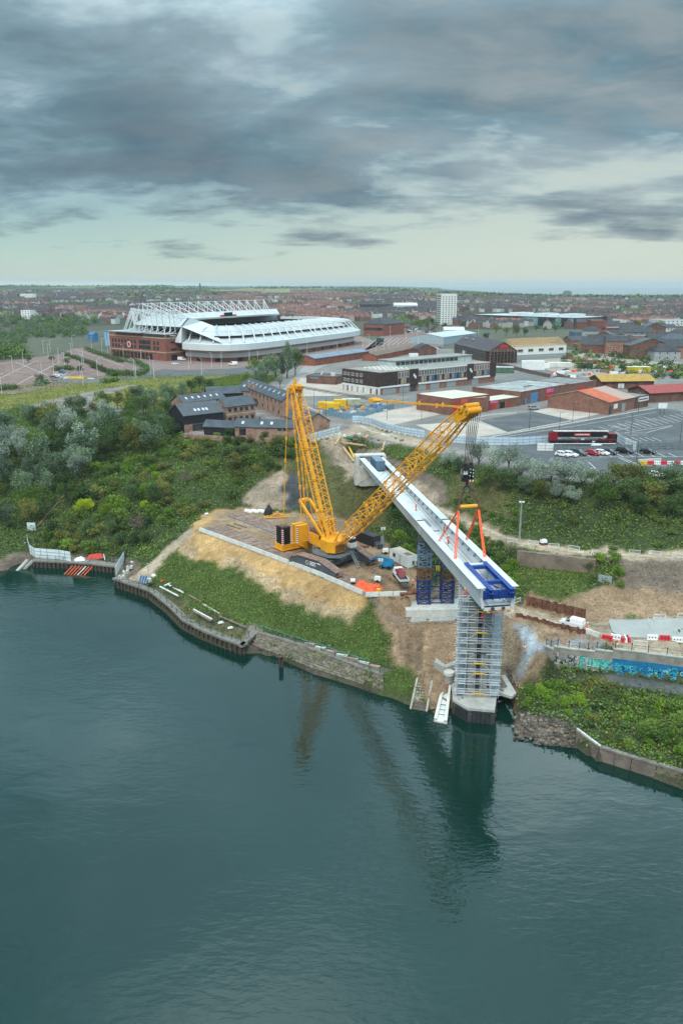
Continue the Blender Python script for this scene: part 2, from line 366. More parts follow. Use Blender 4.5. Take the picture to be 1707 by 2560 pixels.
def inpoly(poly, X, Y):
 ins = np.zeros(X.shape, bool); n = len(poly)
 for i in range(n):
  x0, y0, x1, y1 = poly[i][0], poly[i][1], poly[(i + 1) % n][0], poly[(i + 1) % n][1]
  if y0 == y1: continue
  c = ((y0 > Y) != (y1 > Y)) & (X < (x1 - x0) * (Y - y0) / (y1 - y0) + x0); ins ^= c
 return ins
WX = GXX + (vnoise(GXX, GYY, 3.2, 1) - .5) * 2.2 + (vnoise(GXX, GYY, 1.0, 2) - .5) * 1.3
WY = GYY + (vnoise(GXX, GYY, 3.2, 3) - .5) * 2.0 + (vnoise(GXX, GYY, 1.0, 4) - .5) * 1.0
# ground kinds: colour of the ground itself and what grows on it
KIND = {'under': (.045, .06, .025), 'grass': (.055, .085, .022), 'rough': (.095, .095, .038), 'field': (.17, .165, .05), 'dirt': (.25, .168, .105), 'mud': (.075, .06, .047), 'sand': (.40, .25, .11), 'gravel': (.40, .29, .175),
  'darkearth': (.15, .115, .09), 'palerock': (.30, .235, .175), 'asphalt': (.115, .118, .118), 'pad': (.42, .375, .32), 'concrete': (.40, .385, .35), 'trackdirt': (.36, .285, .205), 'platform': (.27, .185, .115), 'quay': (.17, .15, .125), 'yard': (.21, .185, .17), 'mesh': (.05, .05, .055), 'slurry': (.25, .28, .30)}
KN = list(KIND); ZK = np.full(GZ.shape, KN.index('under'))
def zone(kind, poly, sharp=False):
 ws = [G(a, b) for a, b in poly]; X, Y = (GXX, GYY) if sharp else (WX, WY)
 ZK[inpoly([(p.x, p.y) for p in ws], X, Y)] = KN.index(kind)
ZK[(GZ > 24.7)] = KN.index('yard')
ZK[GZ < .6] = KN.index('mud')
zone('trackdirt', [(775, 1100), (850, 1080), (890, 1060), (960, 1078), (1060, 1100), (1120, 1120), (1100, 1135), (1000, 1106), (900, 1095), (850, 1112), (800, 1104)])
zone('field', [(-700, 1080), (0, 1032), (100, 1006), (200, 984), (330, 962), (440, 960), (560, 940), (680, 915), (600, 925), (300, 935), (0, 970), (-700, 990)])
zone('grass', [(440, 962), (560, 942), (690, 918), (700, 940), (640, 985), (560, 990), (470, 985)])
zone('field', [(230, 1000), (330, 965), (470, 950), (475, 990), (440, 1030), (300, 1020)])
zone('rough', [(740, 1100), (850, 1115), (880, 1200), (980, 1240), (960, 1330), (880, 1310), (740, 1275), (640, 1262), (660, 1190)])
zone('palerock', [(600, 1262), (640, 1205), (700, 1185), (735, 1215), (728, 1275), (660, 1272)])
zone('mesh', [(718, 1185), (745, 1180), (775, 1270), (730, 1278), (700, 1230)])
zone('darkearth', [(880, 1120), (1000, 1155), (1110, 1200), (1130, 1255), (1080, 1262), (1000, 1215), (960, 1212), (870, 1200), (840, 1160), (800, 1105), (850, 1098)])
zone('palerock', [(800, 1105), (850, 1098), (960, 1120), (950, 1140), (890, 1130), (905, 1200), (860, 1205), (850, 1150)])
zone('palerock', [(960, 1200), (1030, 1195), (1090, 1225), (1110, 1258), (1060, 1250), (990, 1212)])
zone('grass', [(1000, 1110), (1090, 1140), (1080, 1165), (1000, 1145), (960, 1115)])
zone('rough', [(1130, 1180), (1250, 1200), (1290, 1300), (1180, 1290), (1130, 1250)])
zone('trackdirt', [(985, 1208), (1060, 1248), (1180, 1299), (1290, 1346), (1450, 1371), (1707, 1387), (2300, 1400), (2300, 1420), (1707, 1408), (1450, 1393), (1285, 1369), (1170, 1320), (1045, 1266), (980, 1220)])
zone('platform', [(492, 1322), (480, 1312), (520, 1285), (560, 1272), (640, 1272), (720, 1282), (800, 1285), (870, 1300), (930, 1338), (965, 1365), (1000, 1385), (1045, 1430), (1060, 1500), (1000, 1500), (905, 1492), (700, 1405)])
zone('sand', [(505, 1285), (560, 1272), (530, 1300), (492, 1330), (460, 1330), (400, 1385), (350, 1436), (365, 1450), (400, 1420), (446, 1368)])
zone('trackdirt', [(468, 1322), (396, 1385), (345, 1434), (330, 1440), (300, 1436), (320, 1462), (365, 1452), (408, 1416), (450, 1372), (492, 1332)])
zone('grass', [(446, 1370), (400, 1425), (375, 1455), (549, 1540), (649, 1568), (771, 1606), (928, 1658), (985, 1665), (975, 1600), (960, 1550), (960, 1515), (920, 1490), (800, 1440), (497, 1326)])
zone('sand', [(497, 1322), (446, 1372), (446, 1384), (488, 1402), (553, 1408), (610, 1440), (668, 1478), (725, 1501), (783, 1520), (832, 1543), (878, 1566), (905, 1535), (922, 1508), (905, 1484), (700, 1398)])
zone('gravel', [(560, 1385), (620, 1415), (680, 1450), (790, 1500), (880, 1530), (905, 1535), (878, 1566), (832, 1545), (725, 1503), (610, 1442), (560, 1408)])
zone('gravel', [(470, 1355), (500, 1385), (490, 1402), (446, 1384)])
zone('dirt', [(922, 1500), (1000, 1492), (1060, 1490), (1120, 1450), (1240, 1480), (1300, 1500), (1470, 1545), (1560, 1550), (1600, 1590), (1534, 1620), (1440, 1640), (1375, 1660), (1380, 1690), (1310, 1712), (1290, 1775), (1240, 1760), (1090, 1780), (1035, 1690), (985, 1668), (960, 1560), (950, 1530)])
zone('trackdirt', [(1240, 1482), (1300, 1505), (1460, 1545), (1560, 1548), (1550, 1600), (1460, 1580), (1285, 1535), (1240, 1545)])
zone('concrete', [(1520, 1551), (1707, 1545), (2300, 1545), (2300, 1600), (1707, 1595), (1560, 1592), (1530, 1580)], True)
zone('trackdirt', [(1530, 1590), (1707, 1598), (2300, 1610), (2300, 1760), (1707, 1650), (1534, 1618)])
zone('darkearth', [(1545, 1400), (1707, 1402), (2300, 1420), (2300, 1500), (1707, 1480), (1600, 1480), (1545, 1480)])
zone('dirt', [(1320, 1470), (1400, 1505), (1460, 1480), (1500, 1470), (1560, 1475), (1707, 1480), (2300, 1490), (2300, 1540), (1707, 1540), (1470, 1545), (1300, 1500)])
zone('quay', [(283, 1446), (300, 1446), (375, 1474), (420, 1509), (458, 1547), (503, 1571), (558, 1593), (606, 1610), (640, 1586), (650, 1570), (549, 1558), (480, 1520), (440, 1480), (350, 1462)])
zone('rough', [(350, 1466), (440, 1486), (480, 1522), (549, 1560), (630, 1572), (600, 1592), (540, 1575), (480, 1548), (430, 1508), (385, 1478)])
zone('quay', [(645, 1578), (771, 1612), (871, 1648), (955, 1672), (1000, 1690), (955, 1692), (771, 1632), (650, 1595)])
zone('mud', [(626, 1605), (706, 1640), (783, 1670), (960, 1730), (1035, 1760), (1035, 1780), (783, 1700), (610, 1630)])
zone('darkearth', [(285, 1402), (350, 1400), (345, 1440), (300, 1446)])
zone('darkearth', [(-100, 1405), (60, 1392), (180, 1388), (300, 1402), (290, 1418), (0, 1430), (-100, 1440)])
zone('grass', [(1000, 1655), (1045, 1690), (1030, 1768), (950, 1738), (955, 1690)])
for q_ in ([(1280, 1562), (1322, 1566), (1338, 1598), (1348, 1622), (1332, 1642), (1312, 1662), (1308, 1692), (1288, 1704), (1300, 1660), (1312, 1626), (1302, 1590)], [(1408, 1606), (1450, 1596), (1472, 1605), (1440, 1620)], [(1474, 1612), (1510, 1606), (1517, 1619), (1490, 1632), (1474, 1622)], [(1345, 1614), (1400, 1604), (1402, 1625), (1350, 1638)]): zone('slurry', q_, True)
zone('asphalt', [(1385, 1662), (1440, 1675), (1526, 1685), (1707, 1710), (2200, 1795), (2200, 1835), (1707, 1738), (1600, 1722), (1500, 1708), (1395, 1682)], True)
zone('grass', [(1270, 1480), (1330, 1480), (1400, 1505), (1480, 1470), (1490, 1430), (1280, 1410), (1250, 1440)])
zone('darkearth', [(1276, 1775), (1340, 1790), (1440, 1815), (1442, 1860), (1344, 1855), (1274, 1842)])
zone('trackdirt', [(830, 1105), (850, 1088), (900, 1080), (980, 1090), (1000, 1108), (900, 1095), (860, 1110)])
amp = {'under': .5, 'grass': .25, 'rough': .4, 'field': .05, 'dirt': .5, 'sand': .16, 'gravel': .2, 'darkearth': .6, 'palerock': .7, 'mud': .15}
A = np.zeros(GZ.shape)
for k, v in amp.items(): A[ZK == KN.index(k)] = v
A[GZ > 24.6] = 0
nz = (vnoise(GXX, GYY, 6, 11) - .5) * 1.2 + (vnoise(GXX, GYY, 2.2, 12) - .5) * .9 + (vnoise(GXX, GYY, 1.0, 13) - .5) * .45
GZ = GZ + A * nz
def flat(pixp, z, zs=None):                      # level a stretch of ground (paths, road, dredged slip)
 ws = [P(a, b, z) for a, b in pixp]; GZ[inpoly([(p.x, p.y) for p in ws], GXX, GYY)] = z if zs is None else zs
flat([(1350, 1652), (1380, 1659), (1437, 1668), (1526, 1680), (1707, 1703), (1820, 1720), (2200, 1785), (2200, 1830), (1820, 1765), (1707, 1742), (1500, 1712), (1390, 1686)], 4.0, 3.93)
flat([(1287, 1505), (1314, 1510), (1462, 1546), (1560, 1552), (1560, 1588), (1462, 1584), (1287, 1540)], 8.1, 8.02)
flat([(1512, 1550), (1707, 1543), (2300, 1543), (2300, 1606), (1707, 1599), (1553, 1595)], 8.25, 8.18)
flat([(1288, 1412), (1485, 1430), (1485, 1446), (1288, 1430)], 10.9, 10.7)
flat([(1086, 1792), (1126, 1770), (1170, 1784), (1241, 1780), (1245, 1736), (1284, 1742), (1281, 1850), (1240, 1900), (1086, 1850)], 0.0, -2.0)
flat([(1131, 1748), (1168, 1770), (1236, 1776), (1243, 1725), (1180, 1690), (1128, 1710)], 2.6, 1.0)
def grid_mesh(name, xs, ys, Z, mat, cols=None):
 ny, nx = Z.shape; XX, YY = np.meshgrid(xs, ys); vs = np.stack([XX, YY, Z], -1).reshape(-1, 3)
 i = np.arange((ny - 1) * (nx - 1)); a = (i // (nx - 1)) * nx + i % (nx - 1)
 return np_mesh(name, vs, np.stack([a, a + 1, a + nx + 1, a + nx], -1), mat, True, cols)
def np_mesh(name, vs, qs, mat, smooth=False, cols=None, facecols=None):
 me = bpy.data.meshes.new(name); nf, k = qs.shape
 me.vertices.add(len(vs)); me.vertices.foreach_set('co', np.ascontiguousarray(vs, np.float32).ravel())
 me.loops.add(nf * k); me.loops.foreach_set('vertex_index', np.ascontiguousarray(qs, np.int32).ravel())
 me.polygons.add(nf); me.polygons.foreach_set('loop_start', np.arange(0, nf * k, k, dtype=np.int32))
 if smooth: me.polygons.foreach_set('use_smooth', np.ones(nf, bool))
 me.materials.append(mat)
 if cols is not None:
  at = me.color_attributes.new('tint', 'FLOAT_COLOR', 'POINT'); c4 = np.ones((len(vs), 4), np.float32); c4[:, :3] = cols; at.data.foreach_set('color', c4.ravel())
 me.update(calc_edges=True); return me
def ground_mat():
 m = bpy.data.materials.new('ground'); m.use_nodes = True; nt = m.node_tree; N = nt.nodes; L = nt.links; b = N['Principled BSDF']
 b.inputs['Roughness'].default_value = .92; b.inputs['Specular IOR Level'].default_value = .15
 at = N.new('ShaderNodeVertexColor'); at.layer_name = 'tint'; g = N.new('ShaderNodeNewGeometry'); last = at.outputs[0]
 for sc, lo, hi in ((.09, .72, 1.3), (.5, .72, 1.3), (2.6, .66, 1.36)):
  n = N.new('ShaderNodeTexNoise'); n.inputs['Scale'].default_value = sc; n.inputs['Detail'].default_value = 5; n.inputs['Roughness'].default_value = .65; L.new(g.outputs['Position'], n.inputs['Vector'])
  r = N.new('ShaderNodeMapRange'); L.new(n.outputs['Fac'], r.inputs[0]); r.inputs[1].default_value = .3; r.inputs[2].default_value = .7; r.inputs[3].default_value = lo; r.inputs[4].default_value = hi
  mx = N.new('ShaderNodeVectorMath'); mx.operation = 'SCALE'; L.new(last, mx.inputs[0]); L.new(r.outputs[0], mx.inputs['Scale']); last = mx.outputs[0]
 L.new(last, b.inputs['Base Color'])
 n2 = N.new('ShaderNodeTexNoise'); n2.inputs['Scale'].default_value = 2.5; n2.inputs['Detail'].default_value = 6; L.new(g.outputs['Position'], n2.inputs['Vector'])
 bp = N.new('ShaderNodeBump'); bp.inputs['Strength'].default_value = .5; bp.inputs['Distance'].default_value = .3; L.new(n2.outputs['Fac'], bp.inputs['Height']); L.new(bp.outputs[0], b.inputs['Normal'])
 return m
GM = ground_mat()
kc = np.array([KIND[k] for k in KN]); cols = kc[ZK]
for ax in (0, 1): cols = (cols * 2 + np.roll(cols, 1, ax) + np.roll(cols, -1, ax)) / 4
def rut(pixp, wd, f):                            # wheel ruts and washed runnels worn into the ground
 ws = [G(a, b) for a, b in pixp]
 for a, b in zip(ws, ws[1:]):
  d = (b - a).xy; L2 = max(d.length_squared, 1e-6); t = np.clip(((GXX - a.x) * d.x + (GYY - a.y) * d.y) / L2, 0, 1); cols[(np.hypot(GXX - a.x - t * d.x, GYY - a.y - t * d.y) < wd) & (GZ > 0)] *= f
for k in range(9): x = 960 + 14 * k + rng.uniform(-5, 5); rut([(x, 1570 + rng.uniform(0, 20)), (x + rng.uniform(-8, 8), 1620), (x + rng.uniform(-14, 20), 1655 + rng.uniform(0, 22))], rng.uniform(.35, .7), rng.choice([.75, 1.28, .85]))
for k in range(5): rut([(1262 + k * 8, 1512 + k * 5), (1380, 1545 + k * 6), (1470, 1562 + k * 5), (1525, 1565 + k * 4)], .4, (.74, .85, 1.15)[k % 3])
for k in range(7): rut([(880 + k * 12, 1400 + k * 5), (930 + k * 9, 1432 + k * 4), (990 + k * 4, 1455 + k * 4), (1020, 1475)], .4, (.72, .85, 1.18)[k % 3])
for k in range(8): x = 480 + 55 * k; rut([(x, 1345 + k * 21), (x + 8, 1372 + k * 22), (x + 12, 1392 + k * 21)], rng.uniform(.4, .9), (.82, 1.15)[k % 2])
for k in range(3): rut([(1000, 1213 + k * 6), (1180, 1303 + k * 7), (1290, 1349 + k * 6), (1450, 1375 + k * 5), (1707, 1391 + k * 4)], .4, (.8, 1.15, .8)[k])
for k in range(14): x = 1260 + rng.uniform(0, 130); rut([(x, 1570 + rng.uniform(0, 30)), (x + rng.uniform(-20, 5), 1640 + rng.uniform(0, 30))], rng.uniform(.4, 1.0), rng.choice([.72, .82, 1.2]))
o = bpy.data.objects.new('ground', grid_mesh('ground', gx, gy, GZ, GM, cols.reshape(-1, 3))); C.objects.link(o); tag(o, kind='structure')
# far ground: plateau, then the town's low rise, the ridge on the skyline and the coast on the right
fx = np.concatenate([np.linspace(-9000, -1200, 40), np.linspace(-1100, 1500, 110), np.linspace(1600, 12000, 50)]); fy = np.concatenate([np.linspace(436, 1500, 70), np.geomspace(1520, 12000, 90)])
FX, FY = np.meshgrid(fx, fy)
def far_z(x, y):
 x, y = np.asarray(x, float), np.asarray(y, float)
 s = lambda a, b, t: np.clip((t - a) / (b - a), 0, 1) ** 2 * (3 - 2 * np.clip((t - a) / (b - a), 0, 1))
 u = x / np.maximum(y, 1)                                       # bearing
 z = 25 + s(900, 2600, y) * 12 * (1 - s(.1, .3, u))
 z = z + s(2600, 5200, y) * (19 + 16 * (vnoise(x, y, 1100, 21) - .4)) * (1 - s(.05, .16, u))
 z = z + s(2200, 4200, y) * 10 * (1 - s(-.25, -.1, u)) * vnoise(x, y, 700, 22)
 # the coast: land ends on the right, a headland runs out at bearing .2
 coast = 3700 + 3600 * (1 - s(.13, .24, u)) + 400 * (vnoise(x, y, 500, 23) - .5)
 coast = np.where(u < .12, 99999, coast)
 z = np.where(u > .12, z * (1 - s(coast - 500, coast, y)) - 20 * s(coast - 30, coast + 60, y), z)
 # the river gorge on the left
 g = s(-300, -420, x + (y - 760) * .05) if False else np.exp(-(((x + 395 + (y - 800) * .32) / 95) ** 2)) * s(600, 760, y) * (1 - s(1150, 1300, y))
 return z - g * 20
FZ = far_z(FX, FY); FZ[0, :] = 24.95
ft = np.zeros(FZ.shape + (3,)); ft[:] = (.085, .085, .06)
f1 = vnoise(FX, FY, 420, 31); f2 = vnoise(FX, FY, 160, 32)
ft[f2 > .55] = (.05, .065, .04); ft[(FY > 3000) & (f1 > .5)] = (.22, .21, .10); ft[(FY > 3000) & (f2 > .6)] = (.04, .055, .035)
ft[FY < 900] = (.10, .105, .075)
o = bpy.data.objects.new('terrain', grid_mesh('terrain', fx, fy, FZ, GM, ft.reshape(-1, 3))); C.objects.link(o); tag(o, kind='structure')
# ------------------------------------------------------------------ water
def water_mat(name, near):
 m = bpy.data.materials.new(name); m.use_nodes = True; nt = m.node_tree; N = nt.nodes; L = nt.links; b = N['Principled BSDF']
 b.inputs['Roughness'].default_value = .05 if near else .25; b.inputs['IOR'].default_value = 1.55 if near else 1.33; b.inputs['Specular IOR Level'].default_value = .5
 g = N.new('ShaderNodeNewGeometry')
 n0 = N.new('ShaderNodeTexNoise'); n0.inputs['Scale'].default_value = .02; n0.inputs['Detail'].default_value = 4; L.new(g.outputs['Position'], n0.inputs['Vector'])
 r = N.new('ShaderNodeValToRGB'); L.new(n0.outputs['Fac'], r.inputs[0]); r.color_ramp.elements[0].position = .35; r.color_ramp.elements[1].position = .7
 r.color_ramp.elements[0].color = (.0012, .019, .014, 1); r.color_ramp.elements[1].color = (.003, .027, .020, 1)
 if not near: r.color_ramp.elements[0].color = (.2, .25, .26, 1); r.color_ramp.elements[1].color = (.22, .27, .28, 1)
 L.new(r.outputs[0], b.inputs['Base Color'])
 if near:
  def nz(scale, sx, sy, rot, det):
   mp = N.new('ShaderNodeMapping'); L.new(g.outputs['Position'], mp.inputs[0]); mp.inputs[2].default_value = (0, 0, rot); mp.inputs[3].default_value = (sx, sy, 1)
   n = N.new('ShaderNodeTexNoise'); L.new(mp.outputs[0], n.inputs['Vector']); n.inputs['Scale'].default_value = scale; n.inputs['Detail'].default_value = det; n.inputs['Distortion'].default_value = .4
   return n.outputs['Fac']
  a = nz(.55, 1, 2.2, .25, 3); c = nz(1.7, 1, 1.6, -.3, 2); d = nz(.12, 1, 1.5, .1, 2)
  pm = N.new('ShaderNodeMath'); pm.operation = 'MULTIPLY_ADD'; L.new(c, pm.inputs[0]); pm.inputs[1].default_value = .28; L.new(a, pm.inputs[2])
  # calm slicks and ruffled patches
  pt = nz(.025, 1, 1.8, .5, 3); pr = N.new('ShaderNodeMapRange'); L.new(pt, pr.inputs[0]); pr.inputs[1].default_value = .38; pr.inputs[2].default_value = .62; pr.inputs[3].default_value = .25; pr.inputs[4].default_value = 1.0
  bp = N.new('ShaderNodeBump'); bp.inputs['Distance'].default_value = WAVE; L.new(pm.outputs[0], bp.inputs['Height']); L.new(pr.outputs[0], bp.inputs['Strength'])
  b2 = N.new('ShaderNodeBump'); b2.inputs['Distance'].default_value = .16; b2.inputs['Strength'].default_value = .5; L.new(d, b2.inputs['Height']); L.new(b2.outputs[0], bp.inputs['Normal'])
  L.new(bp.outputs[0], b.inputs['Normal'])
 return m
WAVE = .052
mb = MB(); mb.quad((-900, -150, 0), (900, -150, 0), (900, 430, 0), (-900, 430, 0)); tag(mb.build('river_water', water_mat('river_water', True)), kind='structure')
mb = MB(); mb.quad((-3000, 3000, 0), (40000, 3000, 0), (40000, 42000, 0), (-3000, 42000, 0)); tag(mb.build('sea_water', water_mat('sea_water', False)), kind='structure')
def sheet(name, poly, z, mat, world=False):
 ws = poly if world else [P(a, b, z) for a, b in poly]
 b = bmesh.new(); f = b.faces.new([b.verts.new((p[0], p[1], z)) for p in ws]); f.normal_update()
 if f.normal.z < 0: f.normal_flip()
 bmesh.ops.triangulate(b, faces=b.faces)
 me = bpy.data.meshes.new(name); b.to_mesh(me); b.free(); me.materials.append(mat)
 o = bpy.data.objects.new(name, me); C.objects.link(o); return tag(o, kind='structure')
# ------------------------------------------------------------------ crawler crane
CX, CY, CZ = -2.0, 174.0, 10.12
fwd = V((.58, -.815, 0)).normalized(); lef = V((-fwd.y, fwd.x, 0)); trk = V((.74, -.67, 0)).normalized(); tlef = V((-trk.y, trk.x, 0)); UP = V((0, 0, 1))
def S(x, y, z): return fwd * x + lef * y + UP * z          # superstructure frame
def U(x, y, z): return trk * x + tlef * y + UP * z         # undercarriage frame
def obox(mb, fr, x0, x1, y0, y1, z0, z1, m=0):
 vs = [fr(x, y, z) for z in (z0, z1) for x, y in ((x0, y0), (x1, y0), (x1, y1), (x0, y1))]
 return mb.add(vs, BOXF, m)
crane = thing('crawler_crane', 'huge yellow lattice boom crawler crane standing on timber mats', 'crane', (CX, CY, CZ))
ug = M('undercarriage_grey', (.085, .10, .115), .55, .2, .6)
shoe = M('track_shoe_brown', (.27, .17, .135), .8, .3, 1.5, col2=(.38, .25, .205))
for s in (-1, 1):
 yc = 6.0 * s; b = MB()
 prof = [(-7.4, .55), (-7.0, .25), (6.7, .25), (7.4, .6), (7.3, 1.15), (2.2, 2.75), (-4.6, 2.75), (-7.2, 1.5)]
 b.ext([U(x, yc - .8, z) for x, z in prof], U(0, 1.6, 0))
 for k in range(15): b.tube(U(-6.4 + k * .9, yc - .86, .5), U(-6.4 + k * .9, yc + .86, .5), .28, 8)
 b.tube(U(-6.8, yc - .95, .95), U(-6.8, yc + .95, .95), .6, 10); b.tube(U(6.7, yc - .95, .75), U(6.7, yc + .95, .75), .5, 10)
 tf = b.build('track_frame', ug, crane)
 loop = [(-7.6, .5), (-7.1, .06), (6.8, .06), (7.65, .55), (7.5, 1.35), (2.3, 2.98), (-4.7, 2.98), (-7.45, 1.75)]
 pts2 = [V((x, 0, z)) for x, z in loop]; tot = []
 for i in range(len(pts2)):
  a, c = pts2[i], pts2[(i + 1) % len(pts2)]; L_ = (c - a).length; n = max(1, round(L_ / .48))
  for j in range(n): tot.append((a.lerp(c, j / n), a.lerp(c, (j + .86) / n)))
 me0 = None
 for a, c in tot:
  q = MB(); q.beam(U(a.x, yc, a.z), U(c.x, yc, c.z), 2.25, .16, up=(0, 0, 1)) if abs((c - a).normalized().z) < .9 else q.beam(U(a.x, yc, a.z), U(c.x, yc, c.z), .16, 2.25, up=trk)
  q.build('track_shoe', shoe, crane)
 if s < 0:
  d = MB(); yy = yc - .815
  for k in range(10):
   t0, t1 = k * .628, k * .628 + .5
   d.quad(U(-1.6 + .5 * math.cos(t0), yy, 1.7 + .5 * math.sin(t0)), U(-1.6 + .5 * math.cos(t1), yy, 1.7 + .5 * math.sin(t1)), U(-1.6 + .36 * math.cos(t1), yy, 1.7 + .36 * math.sin(t1)), U(-1.6 + .36 * math.cos(t0), yy, 1.7 + .36 * math.sin(t0)))
  for k, (x1, zz) in enumerate(((1.2, 2.0), (.8, 1.65), (1.0, 1.3))): d.quad(U(-.8, yy, zz), U(x1, yy, zz), U(x1, yy, zz + .18), U(-.8, yy, zz + .18))
  d.quad(U(1.5, yy, 2.1), U(2.6, yy, 1.95), U(2.6, yy, 2.2), U(1.5, yy, 2.35)); d.build('marking', white, crane)
b = MB()
octo = [(-3.2, -1.8), (-1.8, -3.2), (1.8, -3.2), (3.4, -1.8), (3.4, 1.8), (1.8, 3.2), (-1.8, 3.2), (-3.2, 1.8)]
b.ext([U(x, y, 1.1) for x, y in octo], UP * 1.8)
for sx in (-1, 1):
 for sy in (-1, 1): b.ext([U(sx * 1.2, sy * 2.6, 1.0), U(sx * 2.9, sy * 2.4, 1.0), U(sx * 3.6, sy * 5.4, .9), U(sx * 1.6, sy * 5.4, .9)], UP * 1.5)
b.build('car_body', ug, crane)
b = MB(); b.ext([U(x * 1.32, y * 1.32, 2.92) for x, y in octo], UP * .16); b.build('deck', midgrey, crane)
b = MB()
for i in range(8):
 if i in (2, 3): continue
 p0, p1 = octo[i], octo[(i + 1) % 8]
 for h in (.55, 1.05): b.tube(U(p0[0] * 1.3, p0[1] * 1.3, 3.08 + h), U(p1[0] * 1.3, p1[1] * 1.3, 3.08 + h), .035, 4)
 b.tube(U(p0[0] * 1.3, p0[1] * 1.3, 3.08), U(p0[0] * 1.3, p0[1] * 1.3, 4.13), .035, 4)
b.build('railing', grey, crane)
b = MB()
for dy in (-.35, .35): b.beam(U(4.6, 1.6 + dy, 3.0), U(6.6, 1.6 + dy, .2), .1, .2)
for k in range(8): b.beam(U(4.7 + k * .25, 1.25, 2.85 - k * .35), U(4.7 + k * .25, 1.95, 2.85 - k * .35), .2, .05)
for dy in (-.4, .4): b.tube(U(4.6, 1.6 + dy, 4.0), U(6.6, 1.6 + dy, 1.2), .03, 4)
b.build('access_stair', grey, crane)
b = MB(); b.quad(U(3.42, -1.0, 1.9), U(3.42, 1.0, 1.9), U(3.42, 1.0, 2.5), U(3.42, -1.0, 2.5)); b.build('marking', grey, crane)
b = MB(); b.tube(S(0, 0, 3.05), S(0, 0, 3.55), 2.3, 20); b.build('slew_ring', darkgrey, crane)
b = MB()
obox(b, S, -10.2, -1.5, -1.9, 1.9, 3.6, 5.2)
b.ext([S(-2.4, -1.6, 3.5), S(-1.3, -2.5, 3.5), S(1.5, -2.5, 3.5), S(2.9, -1.4, 3.5), S(2.9, 1.4, 3.5), S(1.5, 2.5, 3.5), S(-1.3, 2.5, 3.5), S(-2.4, 1.6, 3.5)], UP * 2.6)
obox(b, S, -9.9, -3.0, -2.0, -1.75, 5.2, 6.4); obox(b, S, -9.9, -3.0, 1.75, 2.0, 5.2, 6.4)
b.build('superstructure', crane_y, crane)
b = MB()
for k in range(14): b.box(S(1.0 + .2 * math.sin(k * 2.4), -2.3 + k * .33, 4.1 + (k % 3) * .55), (.35, .3, .4), .6)
for k in range(9): b.tube(S(2.95, -1.2 + k * .3, 3.7), S(2.95, -1.2 + k * .3, 5.4), .09, 5)
b.build('machinery', rust, crane)
for x in (-8.4, -6.2, -4.2):
 b = MB(); b.tube(S(x, -1.4, 5.9), S(x, 1.4, 5.9), .75, 14); b.tube(S(x, -1.45, 5.9), S(x, -1.35, 5.9), 1.0, 14); b.tube(S(x, 1.35, 5.9), S(x, 1.45, 5.9), 1.0, 14); b.build('winch_drum', rust, crane)
b = MB(); obox(b, S, -3.2, -.2, 2.1, 3.9, 3.8, 6.3); b.build('engine_house', crane_y, crane)
b = MB(); obox(b, S, .3, 2.6, 3.2, 4.9, 3.8, 5.0); obox(b, S, .35, 2.3, 3.25, 4.85, 5.85, 6.0); cab = b.build('operator_cab', white, crane)
b = MB(); obox(b, S, .38, 2.5, 3.28, 4.82, 5.0, 5.86); b.build('cab_window', glass, cab)
for y0, y1 in ((-5.4, -2.3), (2.3, 5.4)):
 for k in range(9):
  b = MB(); obox(b, S, -9.4 + (k % 2) * .03, -6.7, y0, y1, 4.2 + k * .46, 4.2 + k * .46 + .43); b.build('counterweight_slab', crane_y, crane)
 b = MB(); obox(b, S, -8.3, -7.8, y0 - .06, y1 + .06, 4.1, 8.4); b.build('slab_strap', M('strap_ochre', (.45, .19, .01), .6, .1), crane)
def hazard(fr, x, y, z0, z1, dx, dy, par):
 b = MB(); n = int((z1 - z0) / .25)
 for k in range(n):
  za, zb = z0 + k * .25, z0 + k * .25 + .25
  b.quad(fr(x, y, za), fr(x + dx, y + dy, za), fr(x + dx, y + dy, zb), fr(x, y, zb), k % 2)
 b.build('hazard_strip', [white, red], par)
for y0 in (-5.43, -2.28, 5.42): hazard(S, -6.66, y0, 4.2, 8.3, 0, .35, crane)
for x0 in (-9.4, -7.0): hazard(S, x0, -5.44, 4.2, 8.3, .35, 0, crane)
# derrick ballast tray with its slabs
b = MB(); obox(b, S, -17.3, -13.7, -5.2, 3.6, .35, 1.7); obox(b, S, -17.5, -13.5, -5.4, 3.8, .25, .5); b.build('ballast_tray', crane_y, crane)
b = MB(); obox(b, S, -13.7, -9.5, -.7, .7, 1.0, 3.4); b.build('ballast_guide_frame', crane_y, crane)
b = MB()
for y in (-4.2, 2.6): b.tube(S(-15.5, y, -.05), S(-15.5, y, .4), .35, 10)
b.build('ballast_roller', darkgrey, crane)
for y0, n in ((-5.0, 10), (1.0, 7)):
 for k in range(n):
  for x0 in (-17.1, -15.45):
   b = MB(); obox(b, S, x0, x0 + 1.55, y0, y0 + 2.5, 1.72 + k * .42, 1.72 + k * .42 + .38 - (k % 3) * .02); b.build('ballast_slab', black, crane)
 for k in range(8):
  b = MB(); obox(b, S, -16.2 + (k % 4) * .5, -15.9 + (k % 4) * .5, y0 + .3 + (k // 4), y0 + .8 + (k // 4), 1.7 + n * .42, 2.0 + n * .42); b.build('lifting_lug', timber, crane)
for y0 in (-5.05, -2.85): hazard(S, -13.86, y0, 1.75, 5.8, 0, .35, crane)
for x0 in (-17.1, -14.3): hazard(S, x0, -5.04, 1.75, 5.8, .35, 0, crane)
b = MB()
for k in range(4): b.box(S(-11.5 + k, 4.5 - k * .4, 5.2 + .3 * (k % 2)), (.9, .7, .6), .5)
b.build('hydraulic_pack', offwhite, crane)
